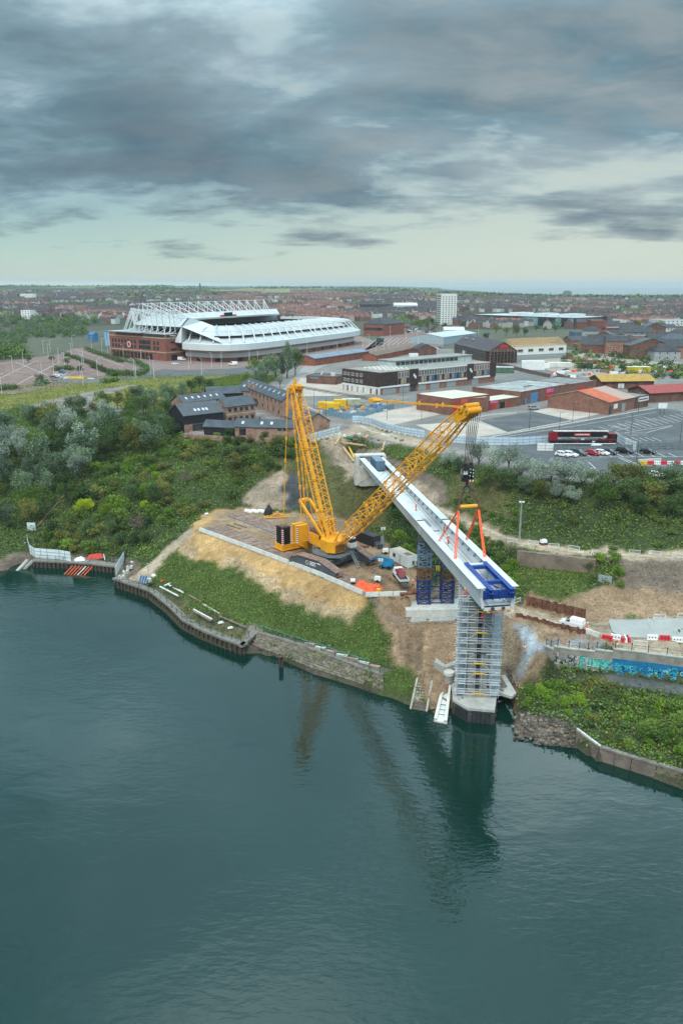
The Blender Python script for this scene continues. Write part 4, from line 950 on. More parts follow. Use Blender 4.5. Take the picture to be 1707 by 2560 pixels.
# concrete barrier blocks
b = MB(); b.ext([(-.5, -.42, 0), (-.5, .42, 0), (-.5, .42, .2), (-.5, .16, .95), (-.5, -.16, .95), (-.5, -.42, .2)], (1, 0, 0)); me = b.mesh('concrete_barrier', conc_pale)
cb_lab = ['%s pale barrier block from the left in the long row above the sandy slope', '%s pale barrier block from the left in the short row beside the trestle']
for i, line in enumerate(([(500, 1327), (620, 1371), (700, 1401), (800, 1439), (908, 1487)], [(913, 1491), (1016, 1488)])):
 for j, (p, a, L_) in enumerate(row_pts(line, 10.0, 3.0)):
  o = inst('concrete_barrier', me, None, (p.x, p.y, 9.98), a + rng.uniform(-.012, .012), (L_ * .97, 1, 1)); tag(o, cb_lab[i] % nth(j + 1), 'concrete barrier', 'concrete barriers round the crane platform')
# timber crane mats with blue ends
b = MB()
for k in range(3): b.bb(-.43 + k * .29, -2.6, 0, -.43 + k * .29 + .27, 2.6, .13)
mat_me = [b.mesh('timber_mat', M('mat_timber_%d' % i, c, .85, .35, .9, col2=d, tex=('noise', (.15, .105, .085), .45, 3., .5, .7))) for i, (c, d) in enumerate((((.26, .155, .115), (.38, .255, .20)), ((.29, .19, .15), (.42, .30, .245)), ((.22, .14, .11), (.33, .24, .195))))]
b = MB(); b.bb(-.4, -2.68, .01, .4, -2.6, .17); cap_me = b.mesh('painted_end', M('mat_end_blue', (.07, .22, .42), .6, .3, 3))
def mats(p, q, offs, label, capside):
 d = (q - p); L_ = d.length; d.normalize(); nrm = V((-d.y, d.x, 0)); n = int(L_ / .98)
 for k in range(n):
  c = p + d * ((k + .5) * L_ / n) + nrm * (offs + rng.uniform(-.12, .12)); rt = thing('timber_mat', label % nth(k + 1), 'crane mat', (c.x, c.y, 10.0 + rng.uniform(0, .025)), math.atan2(d.y, d.x) + rng.uniform(-.012, .012), 'timber crane mats')
  inst('board', mat_me[rng.integers(3)], rt); inst('painted_end', cap_me, rt, (0, 0, 0), 0 if capside < 0 else math.pi)
pA, pB = P(512, 1322, 10), P(862, 1468, 10)
mats(pA, pB, 2.75, '%s timber mat from the left in the front row beside the barriers', -1)
dA = (pB - pA).normalized(); nA = V((-dA.y, dA.x, 0)); pC = P(590, 1286, 10); pD = pC + dA * (P(932, 1416, 10) - pC).dot(dA)
mats(pC, pC + dA * 53, 0, '%s timber mat from the left in the back row passing behind the crane', -1)
for k, (a, c) in enumerate((((570, 1312), (602, 1322)), ((585, 1308), (616, 1318)))):
 p, q = P(*a, 10.15), P(*c, 10.15); b = MB(); b.beam(p, q, .35, .3); tag(b.build('timber_beam', timber), 'brown timber beam lying on the platform between the mat rows', 'timber', 'loose beams between the mats')
# containers and cabin
p, q = P(889, 1352, 10), P(932, 1369, 10); cN = nA * 1.3
c = container('shipping_container', 'black shipping container with open doors at the foot of the slope', 'container', (p + q) / 2 + cN + V((0, 0, .05)), ang(p, q), (q - p).length, 2.45, 2.6, M('container_black', (.022, .023, .028), .5, .3, .6), M('container_black_roof', (.06, .062, .066), .7, .3, .5))
b = MB(); Lh = (q - p).length / 2; b.bb(Lh + .05, 1.2, .2, Lh + 1.25, 1.28, 2.5); b.build('open_door', grey, c)
p, q = P(974, 1399, 10), P(1019, 1422, 10); L_ = (q - p).length; d = (q - p).normalized(); nn = V((-d.y, d.x, 0))
cbn = container('site_cabin', 'white portable site cabin beside the blue trestle', 'cabin', (p + q) / 2 + nn * 1.4 + V((0, 0, .04)), ang(p, q), L_, 2.8, 2.7, white, M('cabin_roof', (.50, .45, .37), .85, .25, .8), ribs=False, doors=False)
b = MB(); b.bb(-L_ * .33, -1.43, 1.2, -L_ * .19, -1.39, 2.1); w_ = b.build('window', glass, cbn)
b = MB(); b.bb(.1, -1.43, .3, .95, -1.4, 2.3); b.build('door', offwhite, cbn)
b = MB(); b.bb(L_ / 2, -.2, .7, L_ / 2 + .04, .35, 1.6); b.build('vent', black, cbn)
b = MB(); b.bb(L_ * .1, -.8, 2.73, L_ * .38, .6, 2.76); b.build('roof_patch', timber, cbn)
# blue boom lift
bl = P(966, 1420, 10); t = thing('boom_lift', 'blue articulated boom lift parked beside the white cabin', 'boom lift', (bl.x, bl.y, 10.0), 2.7)
b = MB(); b.bb(-1.3, -.8, .45, 1.3, .8, .95); b.build('chassis', cyanblue, t)
for sx in (-1, 1):
 for sy in (-1, 1): b = MB(); b.tube((sx * .95, sy * .75, .45), (sx * .95, sy * 1.1, .45), .45, 12); b.build('wheel', rubber, t)
b = MB(); b.box((-.3, 0, 1.35), (2.3, 1.5, .8), 0, 0, .85); b.box((-1.1, 0, 1.6), (.8, 1.5, 1.0), 0, 0, .8); b.build('turret', cyanblue, t)
b = MB(); b.beam((-1.2, 0, 2.1), (2.4, 0, 2.4), .45, .5); b.beam((2.4, 0, 2.4), (4.2, 0, 1.2), .3, .35); b.build('boom', cyanblue, t)
b = MB()
for x in (4.2, 5.1):
 for y in (-.8, .8): b.tube((x, y, .5), (x, y, 1.6), .04, 4)
for z in (.55, 1.1, 1.6):
 for y in (-.8, .8): b.tube((4.2, y, z), (5.1, y, z), .035, 4)
 for x in (4.2, 5.1): b.tube((x, -.8, z), (x, .8, z), .035, 4)
b.bb(4.2, -.8, .45, 5.1, .8, .52); b.build('basket', darkgrey, t)
# flatbed lorry with a red drum
tr = P(1001, 1450, 10); ta = math.radians(101); t = thing('flatbed_lorry', 'white flatbed lorry carrying a red cable drum on the platform', 'lorry', (tr.x, tr.y, 10.0), ta)
b = MB(); b.bb(-3.2, -.95, .55, 3.2, .95, .8); b.build('chassis', darkgrey, t)
b = MB(); b.bb(-3.2, -1.05, .85, 1.5, 1.05, .98); b.build('load_bed', M('bed_brown', (.07, .055, .05), .8, .3, 2), t)
for y in (-1.08, 1.08): b = MB(); b.bb(-3.2, y - .04, .9, 1.5, y + .04, 1.3); b.build('side_board', white, t)
b = MB(); b.bb(-3.27, -1.1, .8, -3.2, 1.1, 1.35); b.build('tailboard', M('pale_blue_board', (.55, .66, .72), .5, .1, 1), t)
b = MB(); b.add([(1.6, -1, .7), (3.3, -1, .7), (3.3, 1, .7), (1.6, 1, .7), (1.6, -.92, 2.2), (2.7, -.92, 2.2), (2.7, .92, 2.2), (1.6, .92, 2.2)], BOXF); cb = b.build('cab', white, t)
b = MB(); b.quad((3.2, -.85, 1.25), (3.2, .85, 1.25), (2.78, .82, 2.1), (2.78, -.82, 2.1)); b.quad((1.59, -.8, 1.45), (1.59, .8, 1.45), (1.59, .76, 2.05), (1.59, -.76, 2.05)); b.build('window', glass, cb)
for x in (-2.1, 2.4):
 for y in (-.9, .9): b = MB(); b.tube((x, y - .14, .45), (x, y + .14, .45), .45, 12); b.build('wheel', rubber, t)
t2 = thing('cable_drum', 'dark red cable drum strapped on the flatbed lorry', 'drum', (tr.x, tr.y, 10.98), ta)
b = MB(); b.tube((-1.1, 0, .75), (.7, 0, .75), .72, 16); b.build('core', M('drum_red', (.30, .03, .05), .5, .2, 2), t2)
for x in (-1.1, .7): b = MB(); b.tube((x - .06, 0, .75), (x + .06, 0, .75), .82, 16); b.build('flange', M('drum_pink', (.42, .12, .14), .6, .2, 2), t2)
# lighting towers
def light_tower(p, h, label):
 t = thing('lighting_tower', label, 'lighting tower', (p.x, p.y, p.z), rng.uniform(0, 3))
 b = MB(); b.box((0, 0, .85), (1.5, .95, .8), 0, 0, .9); b.build('generator_body', white, t)
 b = MB(); b.box((0, 0, .42), (1.9, .9, .12)); b.beam((.9, 0, .42), (1.9, 0, .35), .1); b.build('trailer_frame', darkgrey, t)
 for y in (-.55, .55): b = MB(); b.tube((0, y - .09, .32), (0, y + .09, .32), .32, 10); b.build('wheel', rubber, t)
 b = MB(); b.tube((-.6, 0, .5), (-.6, 0, h * .55), .07, 6); b.tube((-.6, 0, h * .5), (-.6, 0, h), .045, 6); b.build('mast', grey, t)
 for k in range(4): b = MB(); b.box((-.6 + (k % 2 - .5) * .6, .12, h + (k // 2 - .5) * .35), (.42, .16, .28)); b.build('lamp', white, t)
light_tower(P(944, 1455, 10), 5.2, 'white wheeled lighting tower standing before the orange netting heap'); light_tower(P(963, 1384, 10), 6.3, 'white lighting tower with lit mast beside the black container')
t = thing('generator', 'dark open framed generator beside the black container', 'generator', P(949, 1372, 10.0), .3)
b = MB(); b.box((0, 0, .75), (1.6, 1.1, .9)); b.build('engine', darkgrey, t); b = MB()
for sx in (-.9, .9):
 for sy in (-.6, .6): b.beam((sx, sy, 0), (sx, sy, 1.6), .08)
for sy in (-.6, .6): b.beam((-.9, sy, 1.55), (.9, sy, 1.55), .08); b.beam((-.9, sy, .1), (.9, sy, .1), .08)
b.build('frame', grey, t)
b = MB(); b.box((P(976, 1416, 10).x - .6, P(976, 1416, 10).y + 2, 10.5), (1, .8, .9), .3, 0, .8)
# orange netting heap
hp = MB(); c0 = P(893, 1464, 10); n = 0
def heap(pix_poly, z, hmax, name, mat, label, cat, step=.35, seed=1, jag=.5):
 ws = [P(a, c, z) for a, c in pix_poly]; xs = np.arange(min(p.x for p in ws) - .3, max(p.x for p in ws) + .3, step); ys = np.arange(min(p.y for p in ws) - .3, max(p.y for p in ws) + .3, step)
 X, Y = np.meshgrid(xs, ys); m = inpoly([(p.x, p.y) for p in ws], X, Y); rg = np.random.default_rng(seed); H_ = np.where(m, 1., 0.)
 for _ in range(2): H_ = (H_ + np.roll(H_, 1, 0) + np.roll(H_, -1, 0) + np.roll(H_, 1, 1) + np.roll(H_, -1, 1)) / 5 * np.where(m, 1, .3)
 Z = z - .05 + H_ * hmax * (1 - jag + jag * 1.6 * rg.random(X.shape)); b = MB(); ny, nx = X.shape
 vs = [(X[j, i], Y[j, i], Z[j, i]) for j in range(ny) for i in range(nx)]; fs = [(j * nx + i, j * nx + i + 1, (j + 1) * nx + i + 1, (j + 1) * nx + i) for j in range(ny - 1) for i in range(nx - 1) if m[j:j + 2, i:i + 2].any()]
 b.add(vs, fs); o = b.build(name, mat); return tag(o, label, cat)
heap([(890, 1462), (902, 1454), (920, 1462), (928, 1466), (950, 1464), (954, 1474), (935, 1482), (912, 1480), (893, 1472)], 10.02, .9, 'netting_heap', M('netting_orange', (.85, .13, .05), .8, .25, 2.5), 'crumpled heap of bright orange plastic netting on the platform', 'netting')
b = MB(); p = P(946, 1481, 10); b.box((p.x, p.y, 10.4), (.75, .65, .8), .2, 0, 1.1); tag(b.build('yellow_bin', yellow), 'small yellow bin by the concrete barriers and orange netting', 'bin')
t = thing('water_drum', 'white drum on a small stand at the end of the front mats', 'drum', P(882, 1459, 10.1)); b = MB(); b.tube((-.5, 0, .7), (.5, 0, .75), .45, 12); b.build('drum', white, t); b = MB(); b.box((0, 0, .2), (.9, .7, .4)); b.build('stand', black, t)
for k in range(2):
 p, q = P(1000, 1486 - k * 5, 10.4), P(1040, 1480 - k * 5, 10.4); b = MB(); b.tube(p, q, .42, 12); tag(b.build('steel_pipe', rust), 'rusty steel pipe lying behind the barriers left of the trestle', 'pipe', 'rusty pipes by the trestle')
for k in range(2):
 p, q = P(888, 1366 + k * 3, 10.2), P(922, 1365 + k * 3, 10.2); b = MB(); b.beam(p, q, .3, .25); tag(b.build('steel_beam', rust), 'rusty steel beam lying on the ground before the black container', 'beam', 'rusty beams before the container')
t = thing('boom_part', 'dismantled yellow crane frame lying on the back mats behind the crane', 'crane part', P(692, 1294, 10.05), .2)
b = MB()
for y in (-.8, .8): b.tube((-3.6, y, .35), (3.6, y, .3), .13, 6); b.tube((-2, y, .35), (.2, 0, 1.5), .1, 5); b.tube((2.4, y, .3), (.2, 0, 1.5), .1, 5)
for k in range(9): b.tube((-3.6 + k * .9, -.8, .35), (-3.2 + k * .85, .8, .35), .08, 5)
b.box((.2, 0, 1.4), (.7, .5, .6)); b.build('frame', crane_y, t)
for k in range(9):
 p = P(616 + k * 5.5, 1281 + (k % 3) * 1.2, 10); b = MB(); b.lathe((p.x, p.y, 10), [(.45, 0), (.62, .25), (.6, .7), (.3, 1.0)], 8); tag(b.build('bulk_bag', white), '%s white bulk bag from the left in the row behind the platform' % nth(k + 1), 'bulk bag', 'white bulk bags')
heap([(661, 1287), (668, 1272), (679, 1276), (680, 1290), (668, 1292)], 10.0, 1.9, 'tarpaulin', black, 'black tarpaulin covered pile beside the white bulk bags', 'tarpaulin', seed=4, jag=.2)
# ------------------------------------------------------------------ people
def person_mesh(name, bend=0., stride=.16, hi=orange, leg=None):
 bm = bmesh.new(); vsd = [((0, 0, .93), .16), ((0, .02 + bend * .1, 1.2), .17), ((0, .02 + bend * .3, 1.42), .15), ((0, .03 + bend * .4, 1.52), .07), ((0, .04 + bend * .5, 1.62), .105), ((0, .04 + bend * .55, 1.75), .09),
  ((.1, 0, .85), .11), ((.11, stride, .48), .085), ((.11, stride * .7, .1), .06), ((.11, stride * .7 + .14, .05), .05), ((-.1, 0, .85), .11), ((-.11, -stride * .6, .48), .085), ((-.11, -stride, .1), .06), ((-.11, -stride + .14, .05), .05),
  ((.2, .02 + bend * .28, 1.4), .075), ((.27, .02 + bend * .3, 1.12), .06), ((.25, .2 + bend * .4, .95), .045), ((-.2, .02 + bend * .28, 1.4), .075), ((-.27, .0 + bend * .3, 1.12), .06), ((-.24, .16 + bend * .4, .93), .045)]
 es = [(0, 1), (1, 2), (2, 3), (3, 4), (4, 5), (0, 6), (6, 7), (7, 8), (8, 9), (0, 10), (10, 11), (11, 12), (12, 13), (2, 14), (14, 15), (15, 16), (2, 17), (17, 18), (18, 19)]
 for v, r in vsd: bm.verts.new(v)
 bm.verts.ensure_lookup_table()
 for a, c in es: bm.edges.new((bm.verts[a], bm.verts[c]))
 me = bpy.data.meshes.new(name); bm.to_mesh(me); bm.free(); o = bpy.data.objects.new(name, me); C.objects.link(o); o.modifiers.new('s', 'SKIN'); o.modifiers.new('d', 'SUBSURF').levels = 1
 for i, (v, r) in enumerate(vsd): me.skin_vertices[0].data[i].radius = (r, r)
 me.skin_vertices[0].data[0].use_root = True
 dg = bpy.context.evaluated_depsgraph_get(); m2 = bpy.data.meshes.new_from_object(o.evaluated_get(dg)); bpy.data.objects.remove(o); m2.name = name
 m2.materials.clear()
 for m in (hi, leg or hi, rubber, skin): m2.materials.append(m)
 for f in m2.polygons:
  z = f.center.z; x = abs(f.center.x); f.material_index = 2 if z < .12 else 1 if z < .9 and x < .2 else 3 if z > 1.5 or (x > .2 and z < 1.0) else 0; f.use_smooth = True
 return m2
hat_b = MB(); hat_b.lathe((0, .04, 1.72), [(.17, 0), (.135, .02), (.125, .1), (.06, .16), (.01, .17)], 10); hat = hat_b.mesh('hard_hat', white); 
band_b = MB(); band_b.lathe((0, .02, 1.1), [(.205, 0), (.21, .07)], 10); band = band_b.mesh('reflective_band', M('reflective', (.7, .7, .62), .4, .1))
navy = M('navy_cloth', (.02, .025, .05), .9, .2, 4); pm = [person_mesh('body'), person_mesh('body', .6, .05), person_mesh('body', .1, .2, orange, navy), person_mesh('body', .2, .1, M('hi_vis_red', (.75, .03, .05), .6, .15, 2))]
for loc, rz, k, lab in ((P(1032, 1469, 10), 2.2, 2, 'person in orange jacket and navy trousers walking beside the blue trestle'), (BRP(.475, .3, -dep(.475) + .92), 1.0, 0, 'person in orange hi-vis standing on the far half of the bridge'),
  (BRP(.70, .9, -dep(.70) + .92), .4, 1, 'person in orange hi-vis bending in the bridge trough near the slings'), (V((SX - .1, SY - 2.85, SZ + .5 + 7 * LH + .1)), 3.0, 3, 'person in red overalls on an upper lift of the scaffold'),
  (V((SX - 3.0, SY - 1.5, SZ + .5 + 9 * LH + .1)), 2.2, 0, 'person in orange on the top lift of the scaffold under the bridge'), (P(1467, 1578, 8), 1.2, 1, 'person in orange bending beside the white van and sheet piles'), (G(918, 1102), 4.0, 0, 'person in orange working in the excavation behind the bridge abutment')):
 t = thing('person', lab, 'person', loc, rz); inst('body', pm[k], t); inst('hard_hat', hat, t); inst('reflective_band', band, t)
# ------------------------------------------------------------------ sheet pile rows
sheet('concrete_road', [(1520, 1551), (1707, 1545), (2300, 1545), (2300, 1604), (1707, 1597), (1558, 1593), (1530, 1580)], 8.27, M('road_concrete', (.36, .36, .34), .85, .1, .25, tex=('noise', (.27, .265, .25), .5, .5, .5, .7)))
def sheet_row(pix0, pix1, z0, h, label):
 p, q = P(*pix0, z0), P(*pix1, z0); L_ = (q - p).length; n = int(L_ / .8); a = ang(p, q); t = thing('sheet_pile_wall', label, 'sheet pile wall', ((p + q) / 2), a)
 for k in range(n):
  x = -L_ / 2 + (k + .5) * L_ / n; w_ = L_ / n; s = 1 if k % 2 else -1; hh = h + rng.uniform(-.12, .12); b = MB()
  b.ext([(x - w_ * .5, 0, -1.2), (x - w_ * .28, .2 * s, -1.2), (x + w_ * .28, .2 * s, -1.2), (x + w_ * .5, 0, -1.2), (x + w_ * .28, .2 * s - .04, -1.2), (x - w_ * .28, .2 * s - .04, -1.2)], (0, 0, hh + 1.2)); b.build('sheet_pile', M('rust_dark', (.12, .05, .035), .9, .35, 1.5, col2=(.23, .11, .075)) if k % 3 else rust, t)
sheet_row((1314, 1511), (1462, 1547), 8.2, 2.0, 'upper rusty sheet pile wall behind the haul road'); sheet_row((1287, 1545), (1462, 1590), 7.6, 1.2, 'lower rusty sheet pile wall in front of the white van')
# ------------------------------------------------------------------ cars and vans
def vehicle_meshes(kind):
 # side profile (x forward, z up), width, roof inset
 if kind == 'hatch': pr, cab_, Wd, ax = [(-2.0, .35), (-2.05, .75), (-1.9, .95), (1.0, .92), (1.95, .72), (2.05, .45), (2.0, .3)], [(-1.95, .93), (-1.55, 1.42), (.1, 1.45), (1.05, .9)], 1.76, 1.25
 elif kind == 'suv': pr, cab_, Wd, ax = [(-2.2, .4), (-2.25, .9), (-2.1, 1.05), (1.1, 1.03), (2.1, .85), (2.25, .5), (2.2, .35)], [(-2.12, 1.04), (-1.9, 1.68), (.2, 1.72), (1.2, 1.0)], 1.88, 1.4
 elif kind == 'van': pr, cab_, Wd, ax = [(-2.2, .35), (-2.25, 1.0), (-2.15, 1.1), (1.3, 1.08), (2.1, .85), (2.2, .5), (2.15, .3)], [(-2.2, 1.08), (-2.1, 1.82), (.3, 1.84), (1.35, 1.05)], 1.82, 1.4
 elif kind == 'bigvan': pr, cab_, Wd, ax = [(-2.7, .4), (-2.75, 1.2), (-2.7, 1.3), (2.0, 1.25), (2.65, 1.0), (2.75, .55), (2.7, .35)], [(-2.72, 1.28), (-2.65, 2.3), (1.2, 2.32), (2.05, 1.2)], 2.0, 1.75
 hw = Wd / 2; b = MB(); n = len(pr); rows = [(-hw * .96, 0), (-hw, 1), (hw, 1), (hw * .96, 0)]
 vs = [(x, y, z) for y in (-hw, hw) for x, z in pr]; b.add(vs, [tuple(range(n)), tuple(range(n, 2 * n))[::-1]] + [(i, n + i, n + (i + 1) % n, (i + 1) % n) for i in range(n)])
 m = len(cab_); ins = [0, .16, .16, .02]; vs = [(x, s * (hw * (.97) - ins[i]), z) for s in (-1, 1) for i, (x, z) in enumerate(cab_)]
 b.add(vs, [tuple(range(m)), tuple(range(m, 2 * m))[::-1]] + [(i, m + i, m + (i + 1) % m, (i + 1) % m) for i in range(m)])
 body = b; g = MB()
 def lerp2(a, c, t): return (a[0] + (c[0] - a[0]) * t, a[1] + (c[1] - a[1]) * t)
 B0, B1, T1, T0 = cab_[0], cab_[3], cab_[2], cab_[1]
 # windscreen
 for (lo, hi_, e) in ((B1, T1, .02),) + (() if kind in ('van', 'bigvan') else ((B0, T0, -.02),)):
  a, c = lerp2(lo, hi_, .12), lerp2(lo, hi_, .9); ya, yc = hw * .97 - .02 - .14 * .12 - .07, hw * .97 - .02 - .14 * .9 - .06
  g.quad((a[0] + e, -ya, a[1] + .012), (a[0] + e, ya, a[1] + .012), (c[0] + e, yc, c[1] + .012), (c[0] + e, -yc, c[1] + .012))
 x_back = .25 if kind in ('van', 'bigvan') else B0[0] + .35
 for s in (-1, 1):
  zl, zh = B1[1] + .08, T1[1] - .1; yl, yh = s * (hw * .97 - .025 + .012), s * (hw * .97 - .135 + .012); xs = [(x_back, max(x_back + .12, T0[0] + .2)), None]
  fl, fh = B1[0] - .28, T1[0] - .02
  if kind in ('van', 'bigvan'): g.quad((x_back, yl, zl), (fl, yl, zl), (fh, yh, zh), (x_back + .05, yh, zh))
  else:
   mid = (x_back + fl) / 2
   g.quad((x_back, yl, zl), (mid - .06, yl, zl), (mid - .06, yh, zh), (max(x_back + .12, T0[0] + .15), yh, zh)); g.quad((mid + .06, yl, zl), (fl, yl, zl), (fh, yh, zh), (mid + .06, yh, zh))
 wm = MB(); wm.tube((0, -.11, 0), (0, .11, 0), .33 if kind != 'bigvan' else .37, 12); wm.tube((0, -.12, 0), (0, .12, 0), .19, 8, 1)
 hl = MB(); hl.box((0, 0, 0), (.12, .36, .16)); 
 return dict(body=body, glass=g.mesh(kind + '_glass', glass), wheel=wm.mesh('wheel', [rubber, grey]), hl=hl.mesh('headlight', M('lamp_glass', (.7, .72, .75), .2, 0)), tl=hl.mesh('tail_light', M('tail_red', (.4, .02, .02), .3, 0)), ax=ax, hw=hw, fx=pr[-2][0], bx=pr[1][0], hz=pr[-3][1] - .03, wr=.33 if kind != 'bigvan' else .37)
VK = {k: vehicle_meshes(k) for k in ('hatch', 'suv', 'van', 'bigvan')}; VB = {}
def paint(c):
 nm = 'car_paint_%d_%d_%d' % tuple(int(x * 99) for x in c); return M(nm, c, .28, 0, spec=.6)
def car(kind, col, loc, rz, label, cat='car', group=None, parts=True, sc=1.0):
 v = VK[kind]; key = (kind, col)
 if key not in VB: VB[key] = v['body'].mesh(kind + '_body', paint(col))
 t = thing('parked_car' if cat == 'car' else 'parked_van', label, cat, loc, rz, group); t.scale = (sc,) * 3
 inst('body', VB[key], t); inst('windows', v['glass'], t)
 for sx in (-1, 1):
  for sy in (-1, 1): inst('wheel', v['wheel'], t, (sx * v['ax'], sy * (v['hw'] - .08), v['wr']))
 if parts:
  for sy in (-1, 1): inst('headlight', v['hl'], t, (v['fx'] - .03, sy * v['hw'] * .72, v['hz'])); inst('tail_light', v['tl'], t, (v['bx'] + .05, sy * v['hw'] * .8, .85))
 return t
p, q = P(1404, 1568, 8.05), P(1452, 1580, 8.05)
car('van', (.82, .83, .83), P(1429, 1566, 8.02), ang(q, p), 'white small van driving on the haul road between the sheet piles', 'van', sc=1.05)
# ------------------------------------------------------------------ barriers
bar_b = MB(); bar_b.ext([(-.95, -.28, 0), (-.95, .28, 0), (-.95, .22, .25), (-.95, .14, .95), (-.95, -.14, .95), (-.95, -.22, .25)], (1.9, 0, 0))
for k in range(3): bar_b.box((-.55 + k * .55, 0, .5), (.22, .46, .2), 0, 1)
wb = {k: bar_b.mesh('water_barrier', [m, black]) for k, m in (('r', M('barrier_red', (.62, .03, .05), .5, .15, 1)), ('w', white), ('y', yellow))}
def wbar(p, a, k, lab, grp, sc=1.0): return tag(inst('water_barrier', wb[k], None, p, a, sc), lab, 'water barrier', grp)
g0 = 'plastic barriers beside the haul road'
wbar(G(1516, 1601), -.45, 'r', 'red plastic barrier lying by the concrete block and grey slurry', g0); wbar(G(1538, 1598), -.5, 'w', 'white plastic barrier between the red ones beside the haul road', g0)
for k, (x, c) in enumerate(((1553, 'r'), (1561, 'w'), (1569, 'r'))): wbar(G(x, 1603), 1.5, c, ['left red plastic barrier of the upright trio above the graffiti wall', 'white plastic barrier in the middle of the upright trio', 'right red plastic barrier of the upright trio'][k], g0, .92)
for i, (p, a, L_) in enumerate(row_pts([(1613, 1597), (1707, 1601), (1800, 1606)], 8.25, 2.0)): wbar((p.x, p.y, TZ(p.x, p.y)), a, 'wr'[i % 2], ('white' if i % 2 == 0 else 'red') + ' plastic barrier in the row along the concrete road', g0)
p, q = G(1463, 1582), G(1497, 1594); o = inst('concrete_barrier', me, None, ((p.x + q.x) / 2, (p.y + q.y) / 2, min(p.z, q.z)), ang(p, q), ((q - p).xy.length, 1, 1)); tag(o, 'single pale concrete barrier block beside the end of the sheet piles', 'concrete barrier')
b = MB(); b.tube((0, 0, 0), (0, 0, .25), .3, 8, 1); b.tube((0, 0, .25), (0, 0, .8), .2, 8, 0, .06); cone_me = b.mesh('traffic_cone', [orange, white])
for px_, py_, lab in ((1542, 1611, 'red and white cone lying beside the plastic barriers'), (1310, 1618, 'red cone on the grey slurry below the sheet piles')): tag(inst('traffic_cone', cone_me, None, G(px_, py_)), lab, 'traffic cone')
pb = MB()
for x in (-1.1, 1.1): pb.tube((x, 0, 0), (x, 0, 1.05), .045, 5); pb.tube((x, -.35, .03), (x, .35, .03), .04, 4)
for z in (.25, 1.05): pb.tube((-1.1, 0, z), (1.1, 0, z), .045, 5)
for k in range(15): pb.tube((-1.0 + k * .143, 0, .25), (-1.0 + k * .143, 0, 1.05), .012, 3)
pbm = pb.mesh('pedestrian_barrier', M('barrier_white', (.74, .75, .74), .5, .1, 2))
def pbar(px0, py0, px1, py1, lab, grp='white pedestrian barriers', z=None):
 p, q = (G(px0, py0), G(px1, py1)) if z is None else (P(px0, py0, z), P(px1, py1, z)); c = (p + q) / 2
 tag(inst('pedestrian_barrier', pbm, None, (c.x, c.y, TZ(c.x, c.y) if z is None else z), ang(p, q), (max(.8, min(1.3, (q - p).xy.length / 2.2)), 1, 1)), lab, 'barrier', grp)
for (a, c, d, e), lab in (((1268, 1356, 1293, 1359), 'white pedestrian barrier at the foot of the tall light mast'), ((1319, 1362, 1345, 1365), 'white barrier on the track just left of the small white machine'), ((1370, 1369, 1396, 1372), 'white barrier on the track just right of the small white machine'), ((1420, 1373, 1447, 1379), 'white barrier above the right end of the brick wall'), ((1478, 1384, 1495, 1390), 'white barrier beside the dark green shrub on the track'),
  ((1571, 1386, 1598, 1388), 'first white barrier right of the green shrub along the track'), ((1622, 1388, 1651, 1391), 'second white barrier right of the green shrub along the track'), ((1679, 1393, 1707, 1397), 'white barrier along the track at the right edge'), ((1582, 1614, 1616, 1618), 'white barrier standing behind the blue graffiti wall railing'), ((1632, 1549, 1662, 1549), 'white barrier behind the concrete road near the light patch'), ((1692, 1546, 1722, 1546), 'white barrier behind the concrete road at the right edge'),
  ((1616, 1556, 1630, 1575), 'white barrier set across the concrete road'), ((1463, 1676, 1493, 1680), 'white barrier standing before the turquoise graffiti'), ((1282, 1500, 1300, 1506), 'white barrier beside the open end of the bridge'), ((1242, 1527, 1280, 1540), 'white barrier on the edge right of the scaffold'), ((1250, 1537, 1275, 1546), 'lower white barrier on the edge right of the scaffold')): pbar(a, c, d, e, lab)
# ------------------------------------------------------------------ graffiti wall
wl = [(1357, 1651), (1380, 1661), (1437, 1670), (1482, 1676), (1526, 1682), (1610, 1692), (1707, 1705), (1820, 1722)]; ws = [P(a, c, 4.0) for a, c in wl]
gw = thing('graffiti_wall', 'stepped concrete retaining wall covered with blue and turquoise graffiti', 'wall', ws[3])
tops = [6.9, 7.5, 7.6, 8.0, 8.6, 8.5, 8.4]
wallm = M('wall_concrete', (.29, .275, .245), .9, .2, .5, bump=.2, tex=('noise', (.16, .15, .12), .6, .7, .5, .7))
for i, (a, c) in enumerate(zip(ws, ws[1:])):
 d = (c - a).normalized(); nn = V((-d.y, d.x, 0)); b = MB(); b.ext([a + V((0, 0, -.6)), c + V((0, 0, -.6)), c + V((0, 0, -.6)) + nn * .5, a + V((0, 0, -.6)) + nn * .5], UP * (tops[i] - 3.4)); b.build('wall_bay', wallm, gw, world=True)
 b = MB(); b.ext([a - nn * .08 + UP * (tops[i] - 4), c - nn * .08 + UP * (tops[i] - 4), c + nn * .6 + UP * (tops[i] - 4), a + nn * .6 + UP * (tops[i] - 4)], UP * .22); b.build('coping_stone', conc, gw, world=True)
for k in range(15):
 L_ = 0; t = (k + .4) / 14.5 * (len(ws) - 1); i = min(int(t), len(ws) - 2); p = ws[i].lerp(ws[i + 1], t - i) + V((.1, .25, tops[i] - 3.8)); b = MB(); b.tube(p, p + UP * 1.25, .06, 6); b.tube(p + UP * 1.2, p + UP * 1.4, .1, 6); b.build('railing_post', black, gw, world=True)
 if k:
  b = MB(); 
  for h in (.6, 1.1): b.tube(pp + UP * h, p + UP * h, .025, 4)
  b.build('rail', darkgrey, gw, world=True)
 pp = p
